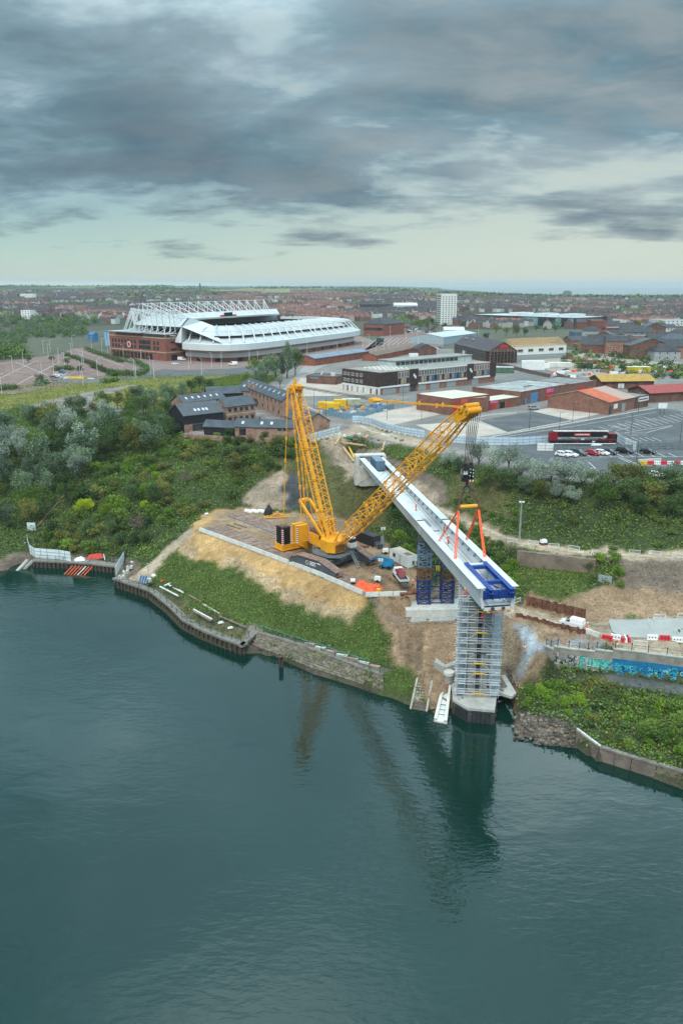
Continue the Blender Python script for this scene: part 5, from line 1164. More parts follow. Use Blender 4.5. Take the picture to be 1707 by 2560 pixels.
def mural(i0, i1, z0, z1, mat, name, t0=0., t1=1.):
 b = MB(); 
 for i in range(i0, i1):
  a, c = ws[i], ws[i + 1]; d = (c - a).normalized(); nn = V((d.y, -d.x, 0)) * .012; b.quad(a + nn + UP * z0, c + nn + UP * z0, c + nn + UP * z1, a + nn + UP * z1)
 return b.build(name, mat, gw, world=True)
mblue = M('mural_blue', (.012, .16, .34), .7, .25, .9); mteal = M('mural_teal', (.10, .55, .50), .7, .25, 1.2); mgrey = M('mural_grey', (.25, .25, .25), .8, .3, 1.5)
mural(4, 7, .0, 2.9, mblue, 'painted_panel'); mural(2, 4, .25, 2.5, M('mural_pale', (.36, .38, .38), .8, .3, 1.5), 'painted_panel'); mural(1, 2, .1, 2.6, mgrey, 'painted_panel')
def on_wall(u, z, off=.024):                               # u counts wall bays
 i = min(int(u), len(ws) - 2); a, c = ws[i], ws[i + 1]; d = (c - a).normalized(); return a.lerp(c, u - i) + V((d.y, -d.x, 0)) * off + UP * z
def stroke(b, pts_, wd, off, m=0):
 for (u0, z0), (u1, z1) in zip(pts_, pts_[1:]):
  p, q = on_wall(u0, z0, off), on_wall(u1, z1, off); d = (q - p); L_ = d.length
  if L_ < .02: continue
  along = V((d.x, d.y, 0)); a2 = along.length; s = UP * (a2 / L_) - (along.normalized() if a2 > 1e-5 else V((1, 0, 0))) * (d.z / L_); s = s.normalized() * wd / 2; e = d.normalized() * wd * .3
  b.quad(p - s - e, q - s + e, q + s + e, p + s - e, m)
rg = random.Random(5)
def curl(u, z, su, sz, n=7):
 a0, k = rg.uniform(0, 6.28), rg.choice((-1, 1)) * rg.uniform(2.5, 5); return [(u + su * (math.cos(a0 + k * t / n) * (1 - .5 * t / n)), z + sz * math.sin(a0 + k * t / n) * (1 - .4 * t / n)) for t in range(n + 1)]
b = MB()                                                       # cyan and dark strokes on the blue panel
for u0, u1, z0, z1, n in ((4.05, 4.75, .5, 1.7, 22), (4.85, 5.45, .3, 1.9, 22), (5.5, 6.45, .2, 2.2, 48)):
 for k in range(n):
  u, z = rg.uniform(u0, u1), rg.uniform(z0, z1); stroke(b, curl(u, z, rg.uniform(.04, .12), rg.uniform(.2, .45)), rg.uniform(.09, .18), .02 + .0012 * k, rg.choice((0, 0, 1, 2, 3)))
b.build('graffiti_lettering', [M('mural_cyan', (.05, .50, .62), .7, .2, 2), M('mural_light_cyan', (.30, .68, .72), .7, .2, 2), M('mural_navy', (.008, .03, .09), .7, .2, 2), mteal], gw, world=True)
b = MB()                                                       # turquoise block letters with purple and dark outlines
for (u, ltr) in ((2.28, 'E'), (2.66, 'I'), (2.92, 'X'), (3.14, 'N'), (3.38, 'O'), (3.66, 'G')):
 w_ = .26; sh = {'E': [[(0, .5), (.1, 2.2), (.9, 2.3)], [(0, .5), (.9, .5)], [(.05, 1.3), (.7, 1.3)]], 'I': [[(.4, .5), (.5, 2.2)]], 'X': [[(0, .6), (.9, 2.1)], [(.1, 2.1), (.9, .6)]], 'N': [[(0, .5), (.05, 2.1), (.8, .7), (.85, 2.2)]], 'O': [[(0, .6), (.05, 2.1), (.8, 2.1), (.85, .6), (0, .6)]], 'G': [[(.9, 2.0), (.1, 2.1), (0, .6), (.9, .6), (.9, 1.3), (.5, 1.3)]]}[ltr]
 for st in sh: stroke(b, [(u + x * w_, z) for x, z in st], .62, .018, 1); stroke(b, [(u + x * w_, z) for x, z in st], .46, .026, 0)
for k in range(26): u, z = rg.uniform(2.05, 3.95), rg.uniform(.3, 2.4); stroke(b, curl(u, z, .05, .2, 4), rg.uniform(.06, .14), .034 + .001 * k, rg.choice((2, 3, 4)))
b.build('graffiti_lettering', [mteal, M('mural_dark', (.02, .03, .04), .7, .2), M('mural_purple', (.22, .07, .26), .7, .2), M('mural_lime', (.40, .45, .06), .7, .2), M('mural_white', (.6, .62, .62), .7, .2)], gw, world=True)
b = MB()
for k in range(46): u, z = rg.uniform(1.05, 2.05), rg.uniform(.4, 2.4); stroke(b, curl(u, z, rg.uniform(.03, .1), rg.uniform(.15, .4), 5), rg.uniform(.06, .16), .02 + .001 * k, rg.choice((0, 0, 1, 2)))
b.build('graffiti_lettering', [black, MATS['mural_white'], M('mural_green', (.02, .09, .06), .7, .2)], gw, world=True)
# lower path railing
def railing(name, pix_pts, zf, h, step, label, mat, bars=(.55, 1.0), pr=.045, cap=False, cat='railing'):
 ws_ = [P(a, c, zf) if zf is not None else G(a, c) for a, c in pix_pts]; t = thing(name, label, cat, ws_[0]); prev = None
 for a, c in zip(ws_, ws_[1:]):
  n = max(1, round((c - a).length / step))
  for k in range(n + (1 if c is ws_[-1] else 0)):
   p = a.lerp(c, k / n); p.z = zf if zf is not None else TZ(p.x, p.y); b = MB(); b.tube(p, p + UP * h, pr, 5)
   if cap: b.tube(p + UP * (h - .05), p + UP * (h + .12), pr * 1.7, 6)
   b.build('post', mat, t, world=True)
   if prev is not None:
    b = MB()
    for z in bars: b.tube(prev + UP * z, p + UP * z, .028, 4)
    b.build('rail', mat, t, world=True)
   prev = p
 return t
railing('path_railing', [(1390, 1688), (1440, 1700), (1490, 1712), (1530, 1722)], None, 1.1, 2.2, 'thin dark railing along the grey path below the graffiti', darkgrey)
railing('path_railing', [(1560, 1722), (1640, 1735), (1707, 1748), (1760, 1758)], None, 1.1, 2.2, 'thin dark railing on the right part of the path above the bushes', darkgrey)
# ------------------------------------------------------------------ brick wall, palisade, light mast, small machine
a, c = P(1290, 1413, 11), P(1486, 1431, 11); t = thing('brick_wall', 'old brown brick retaining wall below the dirt track', 'wall', a)
n = 8
for k in range(n):
 p, q = a.lerp(c, k / n), a.lerp(c, (k + 1) / n); b = MB(); d = (q - p).xy.normalized(); nn = V((-d.y, d.x, 0)); z0 = 9.5
 b.ext([(p.x, p.y, z0), (q.x, q.y, z0), (q.x + nn.x, q.y + nn.y, z0), (p.x + nn.x, p.y + nn.y, z0)], UP * (14.35 - k * .06 - z0)); b.build('wall_bay', M('old_wall_brick', (.17, .12, .095), .95, .3, .35, col2=(.27, .20, .16), tex=('brick', (.32, .27, .22), .5, 1.6)), t, world=True)
p, q = G(1493, 1460), G(1527, 1460); t = thing('palisade_gate', 'grey metal palisade gate standing by the green shrub', 'gate', (p + q) / 2, ang(p, q)); L_ = (q - p).length
for k in range(14): x = -L_ / 2 + (k + .5) * L_ / 14; b = MB(); b.bb(x - .07, -.02, 0, x + .07, .02, 1.85); b.build('pale', M('palisade_grey', (.36, .42, .46), .5, .15, 2), t)
for z in (.4, 1.5): b = MB(); b.bb(-L_ / 2, .02, z, L_ / 2, .07, z + .07); b.build('rail', MATS['palisade_grey'], t)
p = G(1297, 1352); t = thing('light_mast', 'tall slender lattice light mast beside the dirt track', 'light mast', p)
for dx, dy in ((-.18, -.1), (.18, -.1), (0, .2)): b = MB(); b.tube((dx, dy, 0), (dx * .6, dy * .6, 9.3), .04, 5); b.build('leg', galv, t)
b = MB()
for k in range(22): z = k * .42; s = 1 - .4 * z / 9.3; b.tube((-.18 * s, -.1 * s, z), (.18 * s, -.1 * s, z + .42), .022, 4); b.tube((.18 * s, -.1 * s, z), (0, .2 * s, z + .42), .022, 4); b.tube((0, .2 * s, z), (-.18 * s, -.1 * s, z + .42), .022, 4)
tag(b.build('lacing', galv, t), kind='stuff')
for s in (-.35, .35): b = MB(); b.box((s, -.1, 9.45), (.5, .35, .3)); b.build('lamp', white, t)
p = G(1357, 1362); t = thing('site_machine', 'small white tracked machine with dark arm on the dirt track', 'machine', p, .3)
b = MB(); b.box((0, 0, .9), (1.5, 1.0, .7), 0, 0, .85); b.build('body', white, t)
for y in (-.5, .5): b = MB(); b.ext([(-.9, y - .16, .2), (-.7, y - .16, 0), (.7, y - .16, 0), (.9, y - .16, .2), (.7, y - .16, .45), (-.7, y - .16, .45)], (0, .32, 0)); b.build('track', M('machine_dark_red', (.16, .05, .05), .7, .3), t)
b = MB(); b.tube((-.5, 0, 1.2), (-.8, 0, 2.2), .09, 6); b.tube((-.8, 0, 2.2), (-.3, 0, 2.5), .07, 6); b.build('arm', darkgrey, t)
railing('wire_fence', [(912, 1496), (940, 1520), (975, 1556), (1012, 1566), (1060, 1562), (1130, 1556)], None, 1.4, 2.2, 'thin wire fence stepping down round the trestle foundation', grey, (.5, 1.0, 1.35), .035)
# slab edge right of scaffold, kerb blocks and slipway
def slab(name, pixp, z0, z1, mat, label, cat):
 ws_ = [P(a, c, z1) for a, c in pixp]; b = MB(); b.prism([(p.x, p.y) for p in ws_], z0, z1); return tag(b.build(name, mat), label, cat)
slab('concrete_slab', [(1240, 1692), (1262, 1686), (1290, 1732), (1278, 1741), (1243, 1730)], 2.5, 3.0, conc, 'pale concrete landing slab right of the scaffold tower', 'slab')
for k, (a, c, d, e) in enumerate(((1242, 1690, 1258, 1716), (1250, 1690, 1265, 1716), (1248, 1722, 1258, 1726))): b = MB(); b.beam(P(a, c, 3.42), P(d, e, 3.42), .3, .2); tag(b.build('timber_plank', timber), 'weathered plank lying on the concrete landing slab', 'plank', 'planks on the landing slab')
for k in range(5): p, q = G(1268 + k * 6, 1670 + k * 10), G(1276 + k * 5, 1710 + k * 4); b = MB(); b.beam(p + UP * .25, q + UP * .3, .25, .18); tag(b.build('timber_plank', oldwood if k < 2 else timber), 'dark plank leaning on the dirt bank right of the scaffold', 'plank', 'planks on the dirt bank')
slab('kerb_wall', [(1085, 1654), (1111, 1668), (1112, 1662), (1090, 1645)], 3.2, 5.0, conc, 'low concrete wing wall left of the scaffold', 'wall'); slab('kerb_wall', [(1112, 1669), (1138, 1660), (1137, 1652), (1112, 1661)], 3.2, 5.0, conc, 'low concrete wall joining the wing wall to the scaffold', 'wall')
# ------------------------------------------------------------------ anchor block with round stub
t = thing('concrete_anchor', 'tapered white concrete anchor block with holes leading into the water', 'anchor block', P(1105, 1760, .5))
pr0 = [P(1115, 1715, 2.2), P(1124, 1716, 2.2)]; mid = [P(1099, 1742, 1.9), P(1124, 1744, 1.9)]; end = [P(1084, 1800, .3), P(1117, 1807, .3)]
cw = M('anchor_white', (.62, .62, .58), .8, .12, .8)
for (a, c) in ((pr0, mid), (mid, end)):
 b = MB(); vs = [a[0], a[1], c[1], c[0]]; b.add([v - UP * 1.4 for v in vs] + vs, BOXF); b.build('block', cw, t, world=True)
for s in (0, 1):
 b = MB(); b.beam(mid[s].lerp(mid[1 - s], .12) + UP * .2, end[s].lerp(end[1 - s], .12) + UP * .2, .5, .5); b.beam(mid[s].lerp(mid[1 - s], .12) + UP * .2, pr0[s] + UP * .1, .4, .4); b.build('side_upstand', cw, t, world=True)
for f in (.32, .52, .72):
 for k in range(3): q = mid[0].lerp(end[0], f).lerp(mid[1].lerp(end[1], f), .33 + k * .17); b = MB(); b.tube(q - UP * .02, q + UP * .04, .17, 8); b.build('socket', darkgrey, t, world=True)
for f in (.42, .62, .82):
 b = MB(); b.beam(mid[0].lerp(end[0], f).lerp(mid[1].lerp(end[1], f), .2) + UP * .05, mid[0].lerp(end[0], f).lerp(mid[1].lerp(end[1], f), .8) + UP * .05, .12, .12); b.build('rib', cw, t, world=True)
q = P(1121, 1703, 2.6); t = thing('concrete_stub', 'round grey concrete stub column beside the scaffold foot', 'column', (q.x, q.y, 1.6)); b = MB(); b.tube((0, 0, 0), (0, 0, 2.6), .8, 20); b.build('shaft', M('stub_grey', (.30, .30, .30), .8, .15, 1), t)
b = MB(); b.lathe((0, 0, 2.4), [(.95, 0), (.95, .55), (.72, .55), (.72, .35)], 20); b.build('collar', cw, t); b = MB(); b.tube((0, 0, .0), (0, 0, .5), 1.7, 16); b.build('base', cw, t)
# ------------------------------------------------------------------ river stairs
t = thing('river_stairs', 'worn concrete steps with centre rail going down to the water', 'stairs', P(1053, 1730, 1.5))
for k in range(12):
 f = k / 11; a, c = P(1043 - 11 * f, 1692 + 76 * f, 3.5 - 3.3 * f), P(1078 - 14 * f, 1696 + 78 * f, 3.5 - 3.3 * f); b = MB(); d = (c - a).normalized(); n2 = V((-d.y, d.x, 0))
 b.add([a - n2 * .3 - UP * .55, c - n2 * .3 - UP * .55, c + n2 * .3 - UP * .55, a + n2 * .3 - UP * .55, a - n2 * .3, c - n2 * .3, c + n2 * .3, a + n2 * .3], BOXF); b.build('step', M('step_concrete', (.36, .33, .28), .9, .25, 1.5) if f < .8 else M('wet_step', (.14, .125, .1), .7, .3, 1.5), t, world=True)
b = MB(); b.tube(P(1060, 1692, 4.5), P(1047, 1765, 1.2), .05, 5)
for f in (0, .3, .6, .95): q = P(1060, 1692, 3.5).lerp(P(1047, 1765, .3), f); b.tube(q, q + UP * 1.0, .04, 4)
b.build('handrail', rust, t, world=True)
for a, c in ((P(1043, 1690, 3.9), P(1026, 1766, .7)), (P(1080, 1694, 3.9), P(1066, 1772, .7))): b = MB(); b.beam(a - UP * .55, c - UP * .6, .35, .5); b.build('side_wall', M('step_concrete', (.36, .33, .28)), t, world=True)
# ------------------------------------------------------------------ quay, jetty, revetment
capm = M('quay_cap', (.20, .185, .165), .9, .25, .8, tex=('noise', (.1, .09, .075), .5, 1.2, .5, .7))
def quay(name, pix_pts, ztop, label, wcap, hcap, pile_step, cat):
 ws_ = [P(a, c, ztop) for a, c in pix_pts]; t = thing(name, label, cat, ws_[len(ws_) // 2]); k2 = 0
 for a, c in zip(ws_, ws_[1:]):
  d = (c - a).normalized(); nn = V((-d.y, d.x, 0)); b = MB(); b.ext([a - UP * hcap, c - UP * hcap, c - UP * hcap + nn * wcap, a - UP * hcap + nn * wcap], UP * hcap); b.build('capping_beam', capm, t, world=True)
  b = MB(); b.ext([a + nn * .45 + UP * (-hcap), c + nn * .45 - UP * hcap, c + nn * .6 - UP * hcap, a + nn * .6 - UP * hcap], -UP * 3); b.build('back_sheeting', oldwood, t, world=True)
  n = max(1, int((c - a).length / pile_step))
  for k in range(n): q = a.lerp(c, (k + .5) / n) + nn * .25; b = MB(); b.box((q.x, q.y, q.z - hcap - 1.6), (.42, .42, 3.2), math.atan2(d.y, d.x)); b.build('timber_pile', oldwood, t, world=True)
 return t
quay('quay_wall', [(281, 1445), (372, 1476), (417, 1511), (455, 1549), (500, 1573), (556, 1596), (607, 1614)], 2.3, 'weathered quay wall on dark timber piles below the grassy strip', 1.6, .45, 1.35, 'quay')
quay('quay_wall', [(607, 1614), (646, 1580)], 2.3, 'short return of the timber pile quay beside the stone revetment', .9, .5, 1.4, 'quay')
railing('quay_railing', [(300, 1452), (372, 1473), (417, 1507), (455, 1545), (500, 1568), (556, 1590), (603, 1606), (640, 1578)], 2.3, 1.1, 3.2, 'row of dark railing posts along the timber pile quay', darkgrey, (1.0,), .06, True)
# left jetty
quay('jetty', [(78, 1402), (140, 1404), (215, 1408), (293, 1417)], 2.0, 'timber pile jetty in front of the curved white hoarding', 2.6, .4, 1.1, 'jetty')
railing('jetty_railing', [(80, 1398), (140, 1399), (178, 1402)], 2.0, 1.1, 2.0, 'dark railing on the jetty in front of the curved hoarding', darkgrey, (.5, 1.0), .05)
for k in range(7):
 q = P(183 + k * 8.2, 1414 + .4 * k, 1.6); e = q + V((-2.0, -2.6, -2.0)); b = MB(); b.tube(q, e, .14, 8); tag(b.build('fender_pole', M('weathered_white', (.62, .62, .58)) if k == 4 else M('fender_orange', (.62, .12, .05), .7, .3, 2)), 'faded white pole sloping off the jetty among orange ones' if k == 4 else '%s orange pole from the left sloping off the jetty' % nth(k + (k < 4)), 'pole', 'poles sloping off the jetty')
for k, (px_, py_, px2, py2) in enumerate(((70, 1400, 44, 1428), (82, 1402, 60, 1424))): b = MB(); b.beam(P(px_, py_, 1.9), P(px2, py2, -.2), .9, .5); tag(b.build('sloping_beam', conc), ['left', 'right'][k] + ' concrete beam sloping into the water at the jetty end', 'beam')
def hoarding(pix_pts, z, h, label, mat, step=2.4, zf=None, blocks=False, thick=.06, cat='hoarding'):
 ws_ = [P(a, c, z) if z is not None else G(a, c) for a, c in pix_pts]; t = thing('site_hoarding', label, cat, ws_[len(ws_) // 2])
 for a, c in zip(ws_, ws_[1:]):
  n = max(1, round((c - a).length / step)); d = (c - a).normalized(); nn = V((-d.y, d.x, 0)).normalized()
  for k in range(n):
   p, q = a.lerp(c, k / n), a.lerp(c, (k + .985) / n); b = MB(); b.ext([p, q, q + nn * thick, p + nn * thick], UP * h); b.build('panel', mat, t, world=True)
   b = MB(); b.box((p + nn * .0 + UP * h * .5), (.1, .13, h + .06), math.atan2(d.y, d.x)); b.build('post', grey, t, world=True)
   if blocks:
    m_ = p.lerp(q, .5) - nn * .9; b = MB(); b.box((m_.x, m_.y, m_.z + .3), (.7, .9, .6), math.atan2(d.y, d.x) + rng.uniform(-.2, .2)); b.build('ballast_block', conc_pale, t, world=True); b = MB(); b.beam(m_ + UP * .5, p.lerp(q, .5) + UP * h * .7, .07); b.build('brace', grey, t, world=True)
  for zz in (h * .33, h * .68): b = MB(); b.beam(a + UP * zz - nn * .03, c + UP * zz - nn * .03, .05, .09); b.build('rail', grey, t, world=True)
 return t
hoarding([(70, 1345), (71, 1368), (76, 1384), (88, 1393), (120, 1396), (150, 1398), (178, 1403)], 2.0, 2.6, 'curved white hoarding along the jetty at the foot of the wood', M('hoarding_white_blue', (.66, .76, .79), .6, .08, .5))
b = MB(); p, q = G(70, 1327), G(90, 1326); b.bb(p.x, p.y, p.z - .5, q.x, p.y + .3, p.z + 2.2); tag(b.build('board_screen', hoard), 'small white board screen at the top of the curved hoarding', 'screen')
hoarding([(290, 1440), (312, 1402)], 2.2, 2.5, 'straight white hoarding at the head of the quay with rubble blocks', hoard)
for k in range(7): q = P(296 + k * 5, 1446 - k * 6 + (k % 2) * 5, 2.3); b = MB(); b.box((q.x + .6, q.y, q.z + .35), (1.1, .8, .75), rng.uniform(0, 3)); tag(b.build('ballast_block', conc_pale), 'pale concrete block behind the straight quay hoarding', 'concrete block', 'blocks behind the quay hoarding')
b = MB(); b.beam(P(56, 1352, 3), P(64, 1368, 2.2) + UP * 1.2, .4, .15); tag(b.build('board', white), 'white board standing in the bushes left of the curved hoarding', 'board')
for k in range(9): a, c = G(96 + k * 10, 1318 - k * 11.5), G(106 + k * 10, 1306 - k * 11.5); b = MB(); b.beam(a + UP * .3, c + UP * .3, .35, .35); tag(b.build('log_edging', M('edging_timber', (.24, .15, .10), .9, .3, 1)), '%s timber edging log from the bottom of the line climbing the wood' % nth(k + 1), 'timber edging', 'timber edging up the wooded slope')
heap([(188, 1397), (210, 1394), (212, 1401), (190, 1403)], 2.0, .6, 'white_sheeting', white, 'crumpled white sheeting lying on the jetty', 'sheeting', seed=2)
heap([(220, 1393), (236, 1390), (258, 1389), (257, 1394), (236, 1397), (222, 1398)], 2.0, .9, 'red_netting', M('netting_red', (.60, .07, .05), .8, .25, 2), 'crumpled red netting lying on the jetty', 'netting', seed=3)
b = MB(); b.tube(P(263, 1400, 2), P(260, 1385, 2.2), .1, 6); tag(b.build('marker_post', white), 'white marker post leaning on the jetty', 'post')
t = railing('scaffold_rail', [(280, 1404), (302, 1407)], 2.0, 1.3, 1.6, 'grey scaffold rail at the right end of the jetty', grey, (.4, .8, 1.2), .05)
# solar lighting unit
p = P(362, 1458, 2.4); t = thing('solar_unit', 'solar panel trailer unit with pole at the end of the dirt ramp', 'solar unit', p, -.35)
b = MB(); b.add([(-1.2, -.9, .35), (1.0, -.9, .35), (1.0, .1, 1.9), (-1.2, .1, 1.9), (-1.2, -.82, .3), (1.0, -.82, .3), (1.0, .18, 1.85), (-1.2, .18, 1.85)], [(0, 1, 2, 3), (7, 6, 5, 4), (0, 4, 5, 1), (1, 5, 6, 2), (2, 6, 7, 3), (3, 7, 4, 0)]); pn = b.build('solar_panel', M('solar_blue', (.06, .12, .22), .25, .2, 1.5), t)
for k in range(4): b = MB(); x = -1.18 + k * .72; b.add([(x, -.93, .36), (x + .05, -.93, .36), (x + .05, .07, 1.91), (x, .07, 1.91)], [(0, 1, 2, 3)]); b.build('frame_bar', white, pn)
b = MB(); b.box((.3, .7, .6), (1.8, 1.1, .9)); b.build('trailer', offwhite, t)
b = MB(); b.tube((.6, .9, 1), (.6, .9, 4.6), .06, 6); b.box((.6, .9, 4.7), (.35, .35, .3)); b.build('camera_pole', grey, t)
q = P(385, 1442, 2.6); b = MB(); b.lathe((q.x, q.y, 2.55), [(.5, 0), (.6, .4), (.3, .75)], 8); tag(b.build('bulk_bag', white), 'white bag beside the solar unit on the ramp', 'bulk bag')
for k, (a, c, d, e, m, lab) in enumerate(((403, 1454, 416, 1446, orange, 'orange pole lying on the grassy quay strip'), (412, 1464, 440, 1451, white, 'pile of white tubes lying on the grassy strip'), (428, 1466, 458, 1478, rust, 'rusty beam lying on the strip beside white tubes'), (400, 1466, 446, 1490, offwhite, 'pale board in the grass strip below the white tubes'), (420, 1461, 459, 1482, offwhite, 'pale timber rail beside the rusty beam'), (472, 1488, 505, 1505, timber, 'dark timber beam lying on the middle of the quay strip'), (508, 1510, 550, 1535, offwhite, 'pale long board lying at the foot of the grass slope'), (478, 1524, 527, 1552, timber, 'long brown plank lying near the quay edge'), (484, 1523, 530, 1548, offwhite, 'long pale plank lying near the quay edge'), (548, 1540, 615, 1568, timber, 'timber kerb running along the foot of the grass slope'))):
 b = MB(); b.beam(P(a, c, 3.0 if k in (9,) else 2.75), P(d, e, 3.0 if k in (9,) else 2.75), .34, .22); tag(b.build('timber_plank' if m in (timber, offwhite) else 'pole', m), lab, 'plank' if m in (timber, offwhite) else 'pole')
for k, (a, c, lab) in enumerate(((553, 1560, 'white plastic bag on the grass near the quay edge'), (577, 1574, 'small white bag near the quay corner'), (517, 1287, 'white plank lying on the grass by the platform corner'))): q = G(a, c); b = MB(); b.box((q.x, q.y, q.z + .35), (1.3, .6, .35), .5, 0, .6); tag(b.build('plastic_bag' if k < 2 else 'board', white), lab, 'bag' if k < 2 else 'board')
# green netting line on the slope foot
pts_ = [G(650 + k * 14, 1567 + k * 4.6) + UP * .15 for k in range(20)]; b = MB()
for k, (a, c) in enumerate(zip(pts_, pts_[1:])): b.beam(a + UP * .12 * (k % 2), c + UP * .12 * ((k + 1) % 2), .2, .18)
tag(b.build('netting_roll', M('netting_green', (.06, .22, .17), .8, .3, 2)), 'long green netting roll along the foot of the grass slope', 'netting')
# stone revetment with its courses
rv = thing('stone_revetment', 'sloping coursed stone revetment right of the timber quay', 'revetment', P(783, 1650, 1.2))
top = [P(a, c, 2.65) for a, c in ((647, 1583), (706, 1601), (771, 1621), (871, 1659), (957, 1690))]; bot = [P(a, c, .6) for a, c in ((628, 1613), (706, 1641), (783, 1673), (870, 1700), (960, 1730))]
stm = [M('revet_stone_%d' % k, c, .9, .3, 2, tex=('noise', (.10, .10, .06), .4, .8, .5, .7)) for k, c in enumerate(((.165, .14, .105), (.215, .185, .14), (.13, .115, .09)))]
def pl(pts__, t): t *= len(pts__) - 1; i = min(int(t), len(pts__) - 2); return pts__[i].lerp(pts__[i + 1], t - i)
NR = 7; nst = 44; smb = [MB(), MB(), MB()]
for r_ in range(NR):
 for k in range(nst):
  o_ = .5 / nst if r_ % 2 else 0; t0, t1_ = min(1, k / nst + o_), min(1, (k + .93) / nst + o_)
  if t1_ - t0 < .003: continue
  f0, f1 = r_ / NR, (r_ + .9) / NR; cs_ = [pl(top, t0).lerp(pl(bot, t0), f0), pl(top, t1_).lerp(pl(bot, t1_), f0), pl(top, t1_).lerp(pl(bot, t1_), f1), pl(top, t0).lerp(pl(bot, t0), f1)]
  nrm = V((0, -.45, .9)); up = .12 + rng.uniform(0, .12); b = smb[rng.integers(3)] if r_ % 1 == 0 else None
  q = MB(); q.add([v - nrm * .3 for v in cs_] + [v + nrm * up for v in cs_], BOXF); q.build('stone', stm[rng.integers(3)], rv, world=True) if nst * NR <= 320 else None
b = MB()
for a, c in zip(top, top[1:]): b.beam(a + V((0, .3, .08)), c + V((0, .3, .08)), .9, .4)
b.build('coping', capm, rv, world=True)
b = MB(); b.add([v - V((0, 0, .12)) for v in top] + [v - V((0, 0, .2)) for v in bot], [(k, k + 1, 6 + k, 5 + k) for k in range(4)]); b.build('mortar_bed', M('revet_bed', (.12, .105, .08), .95, .3, 1), rv, world=True)
railing('revetment_railing', [(660, 1580), (706, 1596), (771, 1616), (871, 1653), (950, 1682)], 2.9, 1.1, 3.0, 'dark railing posts along the top of the stone revetment', darkgrey, (.55, 1.0), .06, True)
for k in range(7): q = P(774 + k * 27, 1613 + k * 9.3, 3.0); b = MB(); b.box((q.x, q.y + .6, 2.95), (2.2, .55, .4), -.38 + rng.uniform(-.1, .1)); tag(b.build('rubble_stone', conc_pale if k % 2 else M('pinkish_block', (.40, .27, .23), .9, .25, 1)), 'loose pale stone slab on the path above the revetment', 'stone slab', 'stone slabs above the revetment')
# mooring post
p = P(703, 1668, 0); t = thing('mooring_post', 'dark timber mooring post standing in the shallow water', 'mooring post', (p.x, p.y, -1.2))
for k, dx in enumerate((-.22, .2)): b = MB(); b.tube((dx, .1 * k, 0), (dx * 1.1, .1 * k, 4.1 - .25 * k), .24, 8); b.build('pile', oldwood, t)
b = MB(); b.tube((0, 0, 3.5), (0, 0, 3.75), .52, 8); b.build('strap', rust, t)
# rubble bank at the right
rp = [G(1278 + (i % 17) * 9.5 + rng.uniform(-6, 6), 1785 + (i // 17) * 9.5 + rng.uniform(-5, 5) + (i % 17) * .8) for i in range(17 * 8)]
rs = []
for k in range(4):
 bm = bmesh.new(); bmesh.ops.create_icosphere(bm, subdivisions=1, radius=.5)
 for v in bm.verts: v.co *= rng.uniform(.7, 1.25)
 me_ = bpy.data.meshes.new('boulder'); bm.to_mesh(me_); bm.free(); me_.materials.append(M('boulder_%d' % k, ((.11, .095, .08), (.16, .14, .12), (.08, .07, .06), (.22, .20, .17))[k], .9, .25, 2)); rs.append(me_)
for q in rp: tag(inst('boulder', rs[rng.integers(4)], None, q + UP * .1, rng.uniform(0, 6), (rng.uniform(.35, 1.15), rng.uniform(.35, 1.0), rng.uniform(.4, .9))), 'pale boulder in the rubble bank right of the scaffold', 'boulder', 'boulders of the rubble bank')
# right quay
rq = thing('quay_wall', 'brown stone quay wall below the bushes at the right', 'quay', P(1600, 1930, 1))
wt = [P(a, c, 2.0) for a, c in ((1440, 1826), (1500, 1868), (1580, 1893), (1707, 1930), (1850, 1972), (2100, 2050))]
for a, c in zip(wt, wt[1:]):
 d = (c - a).normalized(); nn = V((d.y, -d.x, 0)); n = max(1, round((c - a).length / 3))
 for k in range(n):
  p, q = a.lerp(c, k / n), a.lerp(c, (k + .97) / n)
  b = MB(); b.add([p + nn * .9 - UP * 3, q + nn * .9 - UP * 3, q - nn * .4 - UP * 3, p - nn * .4 - UP * 3, p + nn * .3 + UP * .05, q + nn * .3 + UP * .05, q - nn * .6 + UP * .05, p - nn * .6 + UP * .05], BOXF); b.build('wall_bay', M('quay_stone', (.15, .115, .09), .95, .3, .5, col2=(.24, .20, .165), tex=('brick', (.07, .06, .05), .6, 1.5)), rq, world=True)
 b = MB(); b.beam(a + UP * .1, c + UP * .1, .8, .3); b.build('coping', capm, rq, world=True)
for a, c, lab in (((1442, 1822), (1500, 1866), 'pale sloping timber rail on the right quay ramp'),): b = MB(); b.beam(P(*a, 2.5), P(*c, 2.2), .3, .3); tag(b.build('ramp_rail', offwhite), lab, 'rail')
